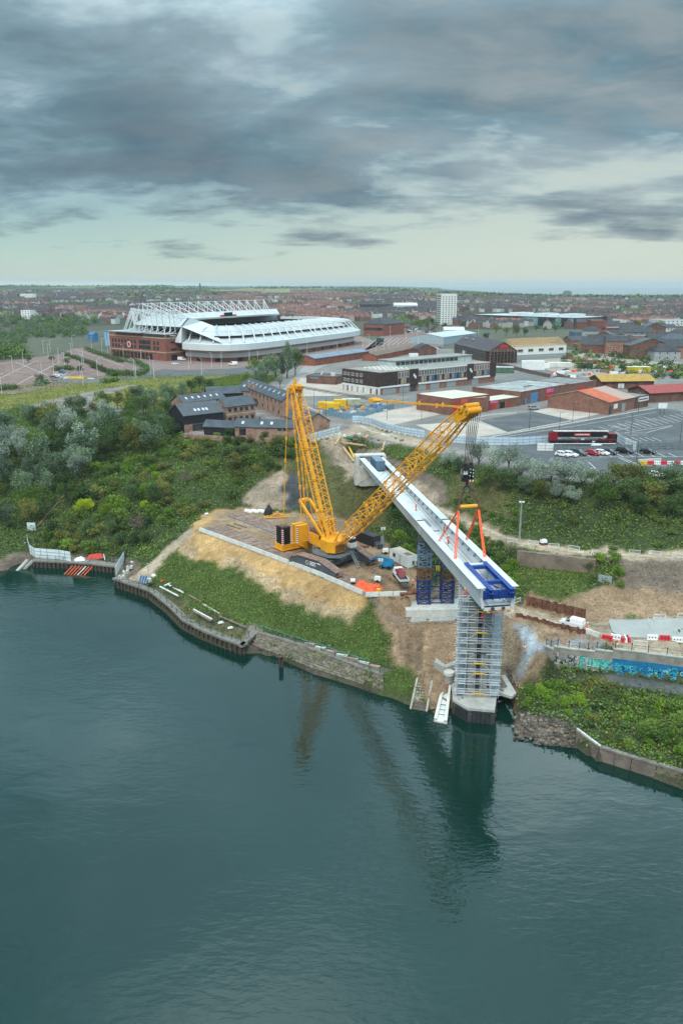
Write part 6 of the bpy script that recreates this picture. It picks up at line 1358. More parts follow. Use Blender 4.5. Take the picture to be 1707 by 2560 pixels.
# ------------------------------------------------------------------ buildings on the plateau
WM = {}
def winmesh(w, h, fr=white, gl=glass, bars=1):
 k = (w, h, fr.name, gl.name, bars)
 if k not in WM:
  b = MB(); f = min(.1, w * .1); b.bb(-w / 2 + f, -.03, f, w / 2 - f, .0, h - f, 1)
  for x0, z0, x1, z1 in ((-w / 2, 0, -w / 2 + f, h), (w / 2 - f, 0, w / 2, h), (-w / 2 + f, 0, w / 2 - f, f), (-w / 2 + f, h - f, w / 2 - f, h)): b.bb(x0, -.08, z0, x1, .0, z1)
  for i in range(bars): x = -w / 2 + w * (i + 1) / (bars + 1); b.bb(x - .04, -.07, f, x + .04, -.031, h - f)
  WM[k] = b.mesh('window', [fr, gl])
 return WM[k]
class B_:
 pass
def bldg(name, label, cat, p, q, dep_, h, roof='flat', rh=2.0, wall=brick, rm=slate, ov=.3, group=None, par=.35, z=None, lh=None):
 """front edge p->q (left to right as seen), depth away from it; local frame x along the front, y into the depth"""
 p, q = V(p), V(q); L_ = (q - p).xy.length; t = thing(name, label, cat, (p.x, p.y, p.z if z is None else z), ang(p, q), group); o = B_(); o.t, o.L, o.D, o.h = t, L_, dep_, h
 b = MB()
 if roof == 'gx':                                            # ridge along the front
  b.ext([(0, 0, -.5), (0, dep_, -.5), (0, dep_, h), (0, dep_ / 2, h + rh), (0, 0, h)], (L_, 0, 0)); b.build('wall', wall, t)
  for s in (0, 1):
   y0, y1 = (-ov, dep_ / 2) if s == 0 else (dep_ + ov, dep_ / 2); z0 = h - ov * rh / (dep_ / 2); r = MB(); r.ext([(-ov, y0, z0 + .05), (-ov, y1, h + rh + .05), (-ov, y1, h + rh + .2), (-ov, y0, z0 + .2)], (L_ + 2 * ov, 0, 0)); r.build('roof', rm, t)
 elif roof == 'gy':                                          # gable to the front
  b.ext([(0, 0, -.5), (L_, 0, -.5), (L_, 0, h), (L_ / 2, 0, h + rh), (0, 0, h)], (0, dep_, 0)); b.build('wall', wall, t)
  for s in (0, 1):
   x0, x1 = (-ov, L_ / 2) if s == 0 else (L_ + ov, L_ / 2); z0 = h - ov * rh / (L_ / 2); r = MB(); r.ext([(x0, -ov, z0 + .05), (x1, -ov, h + rh + .05), (x1, -ov, h + rh + .2), (x0, -ov, z0 + .2)], (0, dep_ + 2 * ov, 0)); r.build('roof', rm, t)
 elif roof == 'hip':
  b.bb(0, 0, -.5, L_, dep_, h); b.build('wall', wall, t); r = MB(); i = min(L_, dep_) * .45; vs = [(-ov, -ov, h), (L_ + ov, -ov, h), (L_ + ov, dep_ + ov, h), (-ov, dep_ + ov, h)]
  rr = [(i, dep_ / 2, h + rh), (L_ - i, dep_ / 2, h + rh)] if L_ > dep_ else [(L_ / 2, i, h + rh), (L_ / 2, dep_ - i, h + rh)]
  r.add([(x, y, z_ + .03) for x, y, z_ in vs + rr], [(0, 1, 5, 4), (1, 2, 5), (2, 3, 4, 5), (3, 0, 4)] if L_ > dep_ else [(0, 1, 4), (1, 2, 5, 4), (2, 3, 5), (3, 0, 4, 5)]); r.add([(x, y, z_ - .12) for x, y, z_ in vs] + [(x, y, z_ + .03) for x, y, z_ in vs], [(0, 1, 5, 4), (1, 2, 6, 5), (2, 3, 7, 6), (3, 0, 4, 7), (3, 2, 1, 0)]); r.build('roof', rm, t)
 elif roof == 'shed':
  b.ext([(0, 0, -.5), (0, dep_, -.5), (0, dep_, h + rh), (0, 0, h)], (L_, 0, 0)); b.build('wall', wall, t); r = MB(); r.ext([(-ov, -ov, h - .02), (-ov, dep_ + ov, h + rh + .05), (-ov, dep_ + ov, h + rh + .2), (-ov, -ov, h + .15)], (L_ + 2 * ov, 0, 0)); r.build('roof', rm, t)
 else:
  b.bb(0, 0, -.5, L_, dep_, h); b.build('wall', wall, t); r = MB(); r.bb(.2, .2, h - .1, L_ - .2, dep_ - .2, h + .05); r.build('roof', rm, t)
  pr = MB()
  for x0, y0, x1, y1 in ((-.06, -.06, L_ + .06, .2), (-.06, dep_ - .2, L_ + .06, dep_ + .06), (-.06, .2, .2, dep_ - .2), (L_ - .2, .2, L_ + .06, dep_ - .2)): pr.bb(x0, y0, h - .2, x1, y1, h + par)
  pr.build('parapet', wall if roof == 'flat' else rm, t)
 return o
def face(o, f, u):
 return {'f': ((u, -.0, 0), 0), 'b': ((u, o.D, 0), math.pi), 'l': ((0, u, 0), -math.pi / 2), 'r': ((o.L, u, 0), math.pi / 2)}[f]
def wins(o, f, us, z, w, h, fr=white, gl=glass, bars=1, name='window'):
 for u in us: (x, y, _), a = face(o, f, u); inst(name, winmesh(w, h, fr, gl, bars), o.t, (x, y, z), a)
def panel(o, f, u0, u1, z0, z1, mat, name='door', out=.06):
 (x, y, _), a = face(o, f, (u0 + u1) / 2); b = MB(); w_ = u1 - u0; b.bb(-w_ / 2, -out, z0, w_ / 2, .0, z1); r = b.build(name, mat, o.t); r.location = (x, y, 0); r.rotation_euler = (0, 0, a); return r
def sky_(o, side, us, f, w=.8, h=1.1, rh=2., dep_=None):       # rooflights on a 'gx' roof slope
 d = o.D; 
 for u in us:
  b = MB(); y0, z0 = (f * d / 2, o.h + f * rh) if side == 0 else (d - f * d / 2, o.h + f * rh); s = 1 if side == 0 else -1; dy = h * .45; dz = dy * rh / (d / 2)
  b.add([(u - w / 2, y0 - s * dy, z0 - dz + .26), (u + w / 2, y0 - s * dy, z0 - dz + .26), (u + w / 2, y0 + s * dy, z0 + dz + .26), (u - w / 2, y0 + s * dy, z0 + dz + .26)], [(0, 1, 2, 3)]); b.add([(u - w / 2, y0 - s * dy, z0 - dz + .15), (u + w / 2, y0 - s * dy, z0 - dz + .15), (u + w / 2, y0 + s * dy, z0 + dz + .15), (u - w / 2, y0 + s * dy, z0 + dz + .15), (u - w / 2, y0 - s * dy, z0 - dz + .255), (u + w / 2, y0 - s * dy, z0 - dz + .255), (u + w / 2, y0 + s * dy, z0 + dz + .255), (u - w / 2, y0 + s * dy, z0 + dz + .255)], BOXF[2:])
  b.build('rooflight', M('rooflight_glass', (.55, .60, .64), .15, .15, 2), o.t)
lin = lambda a, b, n: [a + (b - a) * (i + .5) / n for i in range(n)]
def chimney(o, x, y, z, h=1.4): b = MB(); b.bb(x - .4, y - .3, z, x + .4, y + .3, z + h); b.bb(x - .15, y - .15, z + h, x + .15, y + .15, z + h + .4); b.build('chimney', brick, o.t)
def W(px, py, z=25.0): return P(px, py, z)
# ---- courtyard of slate roofed stables on the crest
bk = M('stable_brick', (.27, .14, .10), .9, .3, .5, col2=(.40, .25, .19), tex=('noise', (.48, .36, .29), .4, 2.2, .52, .7))
clad = M('black_cladding', (.02, .021, .026), .6, .3, .5)
g1 = 'buildings of the slate roofed brick courtyard'
o = bldg('brick_wing', 'long low brick wing with slate roof at the front of the courtyard', 'building', W(588, 1094), W(737, 1098), 6.0, 3.6, 'gx', 2.0, bk, slate, group=g1); panel(o, 'f', 1.4, 3.6, .9, 3.0, glass, 'window'); wins(o, 'f', [14.6, 16.4], 2.6, 1.3, .7, darkgrey); sky_(o, 0, (2.4, 8.6, 11.8), .45, rh=2.0)
b = MB(); b.tube((7.6, 2.6, 5), (7.6, 2.6, 6.6), .12, 6); b.build('flue', black, o.t)
o = bldg('black_shed', 'low black clad wing with slate roof left of the long brick wing', 'building', W(510, 1088), W(588, 1092), 5.4, 2.9, 'gx', 1.7, clad, slate, group=g1)
o = bldg('black_hall', 'big dark metal roofed hall with black gable band and brick base', 'building', W(462, 1082), W(560, 1070), 10.5, 5.6, 'gx', 3.2, clad, M('metal_roof', (.085, .093, .105), .5, .2, .3, tex=('brick', (.05, .055, .062), .4, 1.)), group=g1); panel(o, 'f', 0, o.L, -.3, 2.6, bk, 'brick_base', .1); panel(o, 'f', 3, 8.5, .3, 2.5, glass, 'window', .14); sky_(o, 0, (5.2, 6.6, 8.3, 9.6), .35, rh=3.2)
o = bldg('brick_house', 'two storey brick block with slate roof in the middle of the courtyard', 'building', W(566, 1062), W(640, 1052), 8.0, 6.2, 'gx', 2.6, bk, slate, group=g1); wins(o, 'f', lin(.5, o.L - .3, 5), 4.3, 1.1, 1.3, darkgrey); wins(o, 'f', lin(.5, o.L - .3, 5), 1.0, 1.3, 1.5, darkgrey); panel(o, 'f', .1, o.L - .1, 3.3, 3.6, M('sandstone', (.45, .38, .27), .9, .2), 'band')
o = bldg('brick_wing', 'slate wing with a row of rooflights at the back left of the courtyard', 'building', W(461, 1038), W(565, 1024), 8, 4.6, 'gx', 2.3, bk, slate, group=g1); sky_(o, 0, lin(1.2, o.L - 1.2, 6), .5, rh=2.3); chimney(o, 5, 4, 6.8); chimney(o, 10.8, 4, 6.8)
o = bldg('brick_wing', 'dark slate link range at the back of the courtyard', 'building', W(520, 1012), W(610, 1008), 7, 4.4, 'gx', 2.4, clad, slate, group=g1)
o = bldg('brick_wing', 'gabled slate wing rising behind the courtyard', 'building', W(592, 1006), W(640, 1012), 9, 5.2, 'gx', 3.0, bk, slate, group=g1); sky_(o, 0, lin(1, o.L - 1, 3), .5, rh=3)
o = bldg('brick_wing', 'two storey brick range with pointed dormers on the right side of the courtyard', 'building', W(604, 1000), W(706, 1046), 7.5, 6.4, 'gx', 2.8, bk, slate, group=g1)
wins(o, 'f', lin(.6, o.L - .5, 11), 4.6, .8, 1.2, darkgrey); wins(o, 'f', lin(.6, o.L - .5, 8), 1.2, .9, 1.4, darkgrey); sky_(o, 0, lin(1.5, o.L - 1, 9), .55, rh=2.8)
for u in (5, 10.5, 17): b = MB(); b.ext([(u - .8, -.1, 6.2), (u + .8, -.1, 6.2), (u, -.1, 8.2)], (0, 2.4, 0)); b.build('dormer', bk, o.t)
panel(o, 'f', 11, 13.4, 0, 3.6, black, 'archway'); panel(o, 'f', 18, 22.5, 0, 3.2, darkgrey, 'glazed_front')
o = bldg('brick_wing', 'right hand brick wing with gable end facing the white hoarding', 'building', W(712, 1068), W(764, 1086), 9, 3.8, 'gx', 2.8, bk, slate, group=g1); wins(o, 'f', lin(.5, 4.5, 3), 1, 1, 1.4, darkgrey); sky_(o, 0, (5.4,), .5, rh=2.8)
b = MB(); q = W(600, 1036, 25.5); b.box((q.x, q.y, 26), (6, 2.5, .3), .2); b.box((q.x, q.y + .2, 25.4), (5.6, 2.2, 1.2), .2); tag(b.build('canopy_roof', offwhite), 'pale flat canopy in the stable courtyard', 'canopy')
car('hatch', (.5, .03, .04), W(641, 1064), 1.2, 'red car parked in the stable courtyard')
b = MB(); a, c = W(462, 1091), W(585, 1100); b.beam(a + UP * .2, c + UP * .2, .6, 1.4); b.beam(c + UP * .2, W(742, 1103) + UP * .2, .6, 1.4); tag(b.build('garden_wall', bk), 'low brick retaining wall along the front of the courtyard', 'wall')
railing('glass_railing', [(476, 1086), (510, 1090)], 25.5, 1.2, 1.5, 'pale railing on the terrace at the left front of the courtyard', offwhite, (.1, .6, 1.1))
# ---- sheets: roads, pads, car parks
paveR = M('red_paving', (.20, .125, .105), .9, .2, .3, col2=(.25, .165, .145), tex=('noise', (.28, .22, .2), .4, .15, .5, .7)); padm = M('pale_pad', (.47, .40, .34), .9, .15, .15, bump=.1, tex=('noise', (.40, .35, .30), .6, .35, .5, .68)); roadm = M('old_road', (.16, .16, .158), .9, .18, .15, tex=('noise', (.22, .215, .205), .5, .7, .5, .7)); parkm = M('car_park_asphalt', (.095, .10, .105), .9, .2, .12, tex=('noise', (.16, .16, .16), .6, .18, .5, .72)); pavem = M('pavement', (.30, .275, .25), .9, .15, .4); linem = M('road_paint', (.62, .62, .58), .7, .2, 1.5); grassm = M('verge_grass', (.075, .105, .03), .95, .35, .5, bump=.3)
yardm = M('estate_ground', (.21, .195, .18), .95, .2, .1, tex=('noise', (.15, .14, .125), .6, .3, .5, .7))
sheet('estate_ground', [(700, 935), (770, 905), (1000, 870), (1750, 880), (1900, 1010), (1900, 1120), (1190, 1130), (900, 1060), (760, 1010), (720, 985)], 25.012, yardm)
sheet('car_park', [(-60, 985), (-60, 915), (92, 893), (150, 886), (182, 871), (216, 870), (322, 908), (380, 930), (330, 938), (265, 946), (180, 963), (134, 970), (40, 985)], 25.02, paveR)
sheet('plaza', [(280, 880), (330, 905), (385, 930), (430, 926), (620, 921), (760, 905), (900, 880), (960, 860), (900, 840), (460, 870), (300, 868)], 25.02, M('plaza_paving', (.23, .165, .145), .9, .18, .3))
sheet('road', [(265, 947), (335, 937), (385, 928), (410, 922), (460, 926), (540, 925), (640, 915), (760, 897), (905, 868), (905, 876), (768, 907), (645, 928), (540, 938), (460, 942), (400, 945), (330, 949), (266, 954)], 25.03, asphalt)
sheet('car_park', [(905, 880), (958, 836), (1060, 826), (1150, 842), (1095, 868), (1040, 882), (960, 886)], 25.02, paveR)
sheet('road', [(690, 990), (735, 945), (760, 915), (800, 895), (830, 905), (790, 925), (765, 960), (735, 1000)], 25.024, pavem)
sheet('road', [(735, 1000), (760, 960), (800, 1010), (900, 1055), (1060, 1020), (1300, 960), (1480, 905), (1330, 870), (1180, 870), (1170, 885), (1300, 905), (1330, 920), (1240, 950), (1050, 985), (905, 1035), (850, 1010), (790, 950), (765, 940), (720, 975)], 25.028, roadm)
sheet('concrete_pad', [(752, 945), (828, 940), (980, 968), (955, 985), (820, 990), (735, 990), (735, 970)], 25.036, padm)
sheet('concrete_pad', [(888, 1042), (1045, 1014), (1100, 1036), (965, 1066), (930, 1062)], 25.036, padm); sheet('concrete_pad', [(1040, 1062), (1190, 1052), (1268, 1082), (1130, 1100)], 25.036, padm); sheet('concrete_pad', [(1330, 1028), (1410, 1012), (1510, 1032), (1430, 1050)], 25.04, padm)
sheet('car_park', [(1195, 1052), (1330, 1028), (1430, 1052), (1268, 1080)], 25.032, parkm)
sheet('car_park', [(1230, 1092), (1430, 1060), (1640, 1018), (1900, 1060), (1900, 1200), (1480, 1195), (1300, 1175), (1250, 1130)], 25.032, parkm)
sheet('yard', [(1370, 885), (1460, 880), (1640, 905), (1700, 905), (1720, 930), (1560, 945), (1470, 945), (1340, 920), (1290, 895)], 25.036, M('yard_gravel', (.33, .29, .24), .95, .15, .2, tex=('noise', (.24, .21, .18), .5, .3, .5, .7)))
def strip(pts_, wd, z=25.05, mat=linem, name='painted_line'):
 b = MB()
 for a, c in zip(pts_, pts_[1:]):
  p, q = P(*a, z), P(*c, z); d = (q - p).normalized(); n2 = V((-d.y, d.x, 0)) * wd / 2; b.quad(p - n2, q - n2, q + n2, p + n2)
 return b
def lines(name, segs, wd, label=None):
 b = MB()
 for s in segs: x = strip(s, wd); b.add(x.v, x.f)
 tag(b.build(name, linem), kind='structure')
seg = []
for k in range(11): x, y = 1383 + k * 22.5, 1092 - k * 4.9; seg.append([(x, y), (x + 34, y + 9)])
for k in range(13): x, y = 1512 + k * 14, 1057 - k * 2.6 + 18; seg.append([(x + 20, y - 12), (x + 60, y + 2)])
for k in range(5): seg.append([(1560 + k * 17, 1093), (1584 + k * 17, 1103)])
for k in range(9): seg.append([(1453 + k * 27, 1131 + k * .2), (1475 + k * 27, 1141 + k * .2)])
seg += [[(1225, 1097), (1430, 1066), (1640, 1030)], [(1395, 1143), (1560, 1142), (1720, 1141)], [(1545, 1144), (1585, 1162)], [(1553, 1144), (1592, 1160), (1600, 1164), (1680, 1164)], [(1470, 1155), (1488, 1171)], [(1380, 1160), (1400, 1172), (1430, 1172)], [(1527, 1069), (1545, 1066)], [(1560, 1082), (1620, 1072), (1680, 1064)], [(1560, 1082), (1610, 1083), (1680, 1064)], [(1540, 1076), (1570, 1070)], [(1570, 1088), (1598, 1088)]]
lines('bay_markings', seg, .22)
seg = [[(0, 946), (95, 900)], [(30, 968), (150, 905)], [(80, 968), (150, 945), (170, 930)], [(10, 925), (80, 933)], [(40, 905), (120, 938)], [(185, 872), (310, 915)], [(220, 873), (318, 908)], [(40, 960), (10, 962)]]
for k in range(16): seg.append([(915 + k * 13, 868 - k * 1.2), (945 + k * 12, 846 - k * .5)])
lines('bay_markings', seg, .3)
def kerb(pix_pts, label):
 b = MB()
 for a, c in zip(pix_pts, pix_pts[1:]): b.beam(P(*a, 25.1), P(*c, 25.1), .4, .22)
 o = b.build('kerb', conc_pale); tag(o, kind='structure')
for kp in ([(1160, 1048), (1230, 1036), (1290, 1032)], [(1195, 1052), (1268, 1082), (1425, 1052)], [(1230, 1092), (1430, 1057), (1640, 1020)], [(735, 1000), (765, 1015), (800, 1032)], [(888, 1042), (1045, 1014)], [(900, 1066), (930, 1080), (1000, 1092)]): kerb(kp, '')
# ---- long dark office block
dkb = M('dark_office_brick', (.055, .036, .034), .85, .3, .6); roofgrey = M('mossy_roof', (.30, .29, .27), .9, .2, .25, tex=('noise', (.20, .19, .16), .7, .5, .5, .68)); shutter = M('shutter_grey', (.30, .32, .33), .5, .2, 2)
pA_, pB_, pC_ = W(845, 975), W(950, 988), W(1235, 955)
o = bldg('office_block', 'long derelict three storey office block with dark brick and white ground floor', 'building', pB_, pC_, 26, 9.8, 'flat', 0, brick, roofgrey, par=.2); Lo = o.L
panel(o, 'f', 0, 10.5, 3.4, 9.8, dkb, 'cladding', .25); panel(o, 'f', 18, 23.5, 3.0, 10.3, dkb, 'cladding', .4); panel(o, 'f', Lo * .73, Lo * .73 + 4.5, 3.0, 10.3, dkb, 'cladding', .4); panel(o, 'f', Lo - 4, Lo + .3, 3.0, 10.3, dkb, 'cladding', .4); panel(o, 'f', -.1, Lo + .2, 3.0, 3.7, white, 'fascia', .35); panel(o, 'f', 23.6, Lo * .73 - .1, 9.5, 9.95, white, 'fascia', .3)
mur = [M('spandrel_blue', (.06, .14, .26), .6, .3, .8), M('spandrel_cream', (.42, .30, .18), .6, .3, .8), M('spandrel_grey', (.22, .25, .27), .6, .3, .8)]
for u0, u1 in ((11, 17.8), (24, Lo * .73 - .5), (Lo * .73 + 5, Lo - 4.5)):
 n = int((u1 - u0) / 1.7)
 for k, u in enumerate(lin(u0, u1, n)): wins(o, 'f', [u], 6.9, 1.6, 2.4, white, glass); panel(o, 'f', u - .75, u + .75, 4.1, 6.5, mur[(k * 7 + k // 3) % 3] if k % 3 else glass, 'window_panel', .1)
for u0, u1, m in ((1.5, 9.5, shutter), (12, 18, shutter), (19, 22.5, darkgrey), (24, 29, shutter), (32, 38, shutter), (Lo * .55, Lo * .63, shutter), (Lo * .78, Lo * .84, shutter)): panel(o, 'f', u0, min(u1, u0 + 8), .1, 2.7, m, 'roller_shutter', .08)
for u in (20.2, Lo * .73 + 1.6): 
 for dx, dz in ((0, 6.9), (.9, 6.0)): panel(o, 'f', u + dx, u + dx + 1.0, dz, dz + 1.2, white, 'emblem', .46 + dx * .01)
panel(o, 'l', 0, 26, 0, 3.4, offwhite, 'white_base', .2); panel(o, 'l', 0, 26, 3.4, 9.8, dkb, 'cladding', .22)
for r_ in (4.3, 7.1):
 for u in (12.5, 15.5, 18.5, 21.5, 24): (x, y, _), a = face(o, 'l', u); inst('window', winmesh(1.6, 1.4), o.t, (x - .24, y, r_), a)
for u in (2, 6, 11, 15, 19, 22, 25): panel(o, 'l', u - .5, u + .5, .1, 2.5, shutter if u % 2 else brick_dk, 'door', .26)
for i in range(6):
 for j in range(5): b = MB(); b.lathe((9 + i * 2.6, 6 + j * 3.6, 9.85), [(.9, 0), (.8, .3), (.4, .55), (.05, .62)], 8); b.build('roof_dome', M('dome_white', (.52, .52, .48), .6, .25, 2), o.t)
b = MB(); b.bb(22, 14, 9.8, Lo - 2, 25, 12.6); b.build('rear_storey', M('pale_panel', (.45, .50, .50), .7, .2, .6), o.t); b = MB(); b.bb(21.5, 13.5, 12.6, Lo - 1.5, 25.5, 12.9); b.build('rear_roof', roofgrey, o.t)
for k in range(14): b = MB(); b.bb(23 + k * 3.1, 13.9, 10.6, 25.6 + k * 3.1, 14, 12.2); b.build('window', glass, o.t)
# ---- sheds and units
o = bldg('brick_shed', 'brown brick substation with flat dark roof and blue sign', 'building', W(766, 958), W(840, 962), 11, 3.6, 'flat', 0, brick_dk, M('roof_dark', (.10, .105, .11), .8, .25, .4)); panel(o, 'f', 2, 6.5, 2.6, 3.2, M('sign_blue', (.08, .25, .48), .5, .1), 'sign'); b = MB(); b.box((12, 6, 4.4), (2, 1.6, 1.5)); b.tube((5, 7, 3.6), (5.5, 7, 5.2), .5, 6); b.build('roof_plant', offwhite, o.t)
o = bldg('solar_building', 'low red brick building with grey solar panels on its roof', 'building', W(786, 915), W(922, 894), 12, 4, 'gx', 2.0, M('bright_brick', (.26, .09, .06), .9, .25, .4), slate)
for k in range(4): b = MB(); u0 = .6 + k * (o.L - 1) / 4; u1 = u0 + (o.L - 1) / 4 - .5; b.add([(u0, .1, 4.36), (u1, .1, 4.36), (u1, 5.7, 6.22), (u0, 5.7, 6.22)], [(0, 1, 2, 3)]); b.build('solar_panel', M('solar_grey', (.16, .20, .26), .25, .2, .6), o.t)
o = bldg('brick_shed', 'red brick range running along behind the office block', 'building', W(940, 903), W(1035, 882), 10, 3.4, 'gx', 1.5, M('bright_brick', (.26, .09, .06)), M('brown_roof', (.17, .13, .10), .9, .25, .3))
b = MB(); q = W(1033, 893, 25); b.box((q.x, q.y, 26.3), (6, 3, 2.6), .15); tag(b.build('site_cabin', white), 'white cabin behind the dark office block', 'cabin')
o = bldg('stone_barn', 'brown stone barn with sagging slate roof behind the office block', 'building', W(1042, 890), W(1090, 889), 12, 4.6, 'gy', 3.2, brick_dk, slate_dk)
cream = M('cream_roof', (.60, .56, .46), .85, .12, .4, tex=('noise', (.45, .41, .32), .5, .6, .5, .7)); ub = M('unit_brick', (.21, .10, .075), .9, .25, .5); pink = M('pink_sign', (.75, .12, .32), .5, .1)
o = bldg('brick_unit', 'red brick workshop with cream flat roof and red shutters behind the boom tip', 'building', W(1127, 1039), W(1222, 1026), 19, 6.2, 'flat', 0, ub, cream, par=.12)
for u0, u1 in ((1.2, 4), (6, 10.5), (12, 15)): panel(o, 'f', u0, u1, .1, 3.2, red, 'roller_shutter')
panel(o, 'f', 1.5, 3.6, 3.6, 5, red, 'door_board'); panel(o, 'f', 5, 16.5, 4.0, 5.8, M('orange_fascia', (.62, .10, .05), .6, .2, 1), 'fascia')
p0 = W(1046, 1018); ol = bldg('brick_unit', 'long brick side wall range left of the red shuttered workshop', 'building', W(1046, 1017), W(1127, 1037), 17, 5.6, 'flat', 0, ub, cream, par=.12); panel(ol, 'f', 15, 18, .1, 2.8, red, 'door') if ol.L > 19 else None
o = bldg('brick_unit', 'low brick link with pink sign and dark gate', 'building', W(1222, 1026), W(1300, 1014), 9, 3.6, 'flat', 0, ub, cream, par=.1); panel(o, 'f', .5, 5, 2.6, 3.5, pink, 'sign', .1); panel(o, 'f', 1, 3.6, .1, 2.2, red, 'roller_shutter'); panel(o, 'f', 6.5, 9.5, .1, 2.6, black, 'gate'); panel(o, 'f', 11.5, 12.6, .1, 2.2, red, 'door')
o = bldg('brick_unit', 'long brick unit with grey patched roof, big blue doors and pink sign', 'building', W(1300, 1013), W(1420, 990), 24, 5.2, 'flat', 0, ub, M('patched_roof', (.28, .30, .30), .85, .3, .3, tex=('noise', (.46, .47, .45), .7, .25, .5, .62)), par=.25)
panel(o, 'f', 3, 4.6, .1, 2.6, M('door_blue', (.08, .24, .45), .6, .15, 1), 'door'); panel(o, 'f', 7.5, 13, .1, 4.2, MATS['door_blue'], 'double_door'); panel(o, 'f', 20, 24.5, .1, 3, red, 'roller_shutter'); panel(o, 'f', 20, 25.5, 3.2, 4.8, pink, 'sign', .1); b = MB(); b.bb(16, 8, 5.3, 22, 9, 5.6); b.build('roof_debris', timber, o.t)
o = bldg('brick_unit', 'brick unit with red shutter and grey roof right of the pink sign', 'building', W(1420, 990), W(1487, 979), 20, 5.0, 'flat', 0, ub, M('grey_felt', (.22, .23, .23), .9, .25, .3), par=.2); panel(o, 'f', 2, 3.2, .1, 2.2, red, 'door'); panel(o, 'f', 7.5, 13, .1, 3.2, red, 'roller_shutter')
for u in range(3): panel(o, 'r', 4 + u * 4, 6.6 + u * 4, 1, 2.8, darkgrey, 'window')
# "cottage" with pink and orange roof
o = bldg('brick_workshop', 'brick workshop with half orange, half pink tiled roof by the parking lot', 'building', W(1519, 1037), W(1584, 1022), 26, 4.6, 'gx', 3.2, brick_pk if False else M('workshop_brick', (.24, .12, .09), .9, .25, .6), M('pink_tile', (.42, .30, .26), .9, .15, .5, tex=('noise', (.30, .2, .17), .4, .5, .5, .7)))
b = MB(); r0 = 4.6; b.add([(-.35, -.35, r0 + .12), (o.L * .5, -.35, r0 + .12), (o.L * .5, 13, r0 + 3.43), (-.35, 13, r0 + 3.43)], [(0, 1, 2, 3)]); b.build('orange_roof', M('orange_tile', (.50, .13, .07), .85, .2, .6), o.t); panel(o, 'f', .3, 2.2, .1, 3, darkgrey, 'door'); panel(o, 'f', 4, 7, 1.8, 3.6, white, 'sign'); panel(o, 'f', 10.5, 13.5, .1, 3.2, shutter, 'roller_shutter')
o = bldg('brick_shed', 'dark brick lean-to with white signboard beside the tiled workshop', 'building', W(1586, 1022), W(1618, 1016), 9, 4.6, 'flat', 0, brick_dk, M('grey_felt', (.22, .23, .23)), par=.15); panel(o, 'f', 2, o.L - .3, 2.6, 4.2, white, 'signboard', .12); panel(o, 'f', 2.5, o.L - 1, 3.1, 3.7, M('sign_ink', (.1, .1, .14), .7, 0), 'sign_text', .14)
gold = M('gold_roof', (.40, .25, .06), .8, .2, .5, tex=('noise', (.27, .17, .06), .5, .8, .5, .7))
o = bldg('brick_hut', 'brick hut with mustard yellow roof near the builders yard', 'building', W(1503, 972), W(1632, 970), 14, 3.6, 'gx', 2.2, brick_dk, gold, ov=.9); panel(o, 'f', 8, 11, .2, 2.4, offwhite, 'door')
o = bldg('brick_hut', 'brick hut with red sheet roof at the right edge', 'building', W(1622, 1007), W(1740, 1000), 14, 4.0, 'gx', 2.2, brick_dk, M('red_sheet', (.30, .05, .045), .6, .2, .6), ov=.7)
# ---- timber framed building under construction and scaffolded slate building
o = bldg('timber_frame_building', 'half built white building with bare timber roof trusses', 'building', W(1284, 901), W(1413, 894), 17, 8.2, 'none', 0, white, white, par=.2); Lt = o.L
for u in lin(.5, Lt - .3, 5): panel(o, 'f', u - 2.1, u + 2.1, 4.9, 6.9, M('window_ply', (.35, .24, .16), .8, .3, .5), 'window_opening', .1); panel(o, 'f', u - 2, u + 2, 5.6, 6.7, glass, 'window', .14)
panel(o, 'f', .2, Lt - .2, 0, 3.2, shutter, 'lower_storey', .12)
for k in range(26):
 x = .3 + k * (Lt - .6) / 25; b = MB(); b.beam((x, -.4, 8.4), (x, 8.5, 13.4), .14, .35); b.beam((x, 17.4, 8.4), (x, 8.5, 13.4), .14, .35); b.beam((x, 0, 8.5), (x, 17, 8.5), .1, .25); b.build('roof_truss', newwood, o.t)
for k in range(6): b = MB(); y = k * 1.5 + .3; b.beam((0, y, 8.62 + y * .5618 * 1), (Lt, y, 8.62 + y * .5618), .22, .1); b.build('batten', newwood, o.t)
b = MB()
for x in np.arange(0, Lt, 2.4): b.tube((x, -1.3, 0), (x, -1.3, 9.6), .05, 4)
for z in (2, 4, 8.2, 9.3): b.tube((0, -1.3, z), (Lt, -1.3, z), .05, 4)
tag(b.build('scaffold', galv, o.t), kind='stuff')
o = bldg('scaffolded_building', 'long slate roofed building wrapped in brown scaffolding', 'building', W(1135, 884), W(1222, 908), 18, 7.5, 'gx', 5.5, brick_dk, M('purple_slate', (.085, .07, .078), .7, .25, .4), ov=.5); Ls = o.L
for f, L2 in (('f', Ls), ('r', 18)):
 for z in (1.8, 3.6, 5.4, 7.2):
  b = MB(); b.bb(0, -1.5, z, L2, -.3, z + .12); b.tube((0, -1.5, z + 1), (L2, -1.5, z + 1), .05, 4); r_ = b.build('scaffold_lift', M('scaffold_brown', (.10, .07, .06), .8, .3, 1), o.t)
  if f == 'r': r_.location = (Ls, 0, 0); r_.rotation_euler = (0, 0, math.pi / 2)
 for k in range(int(L2 / 2.2)): b = MB(); x = k * 2.2 + .2; b.tube((x, -1.5, 0), (x, -1.5, 8.6), .06, 4); r_ = b.build('standard', galv, o.t); (r_.__setattr__('location', (Ls, 0, 0)), r_.__setattr__('rotation_euler', (0, 0, math.pi / 2))) if f == 'r' else None
panel(o, 'r', 6.5, 11.5, 9.5, 11, red, 'banner', .3); panel(o, 'f', 24, 28, 2, 4, white, 'site_board', 1.6)
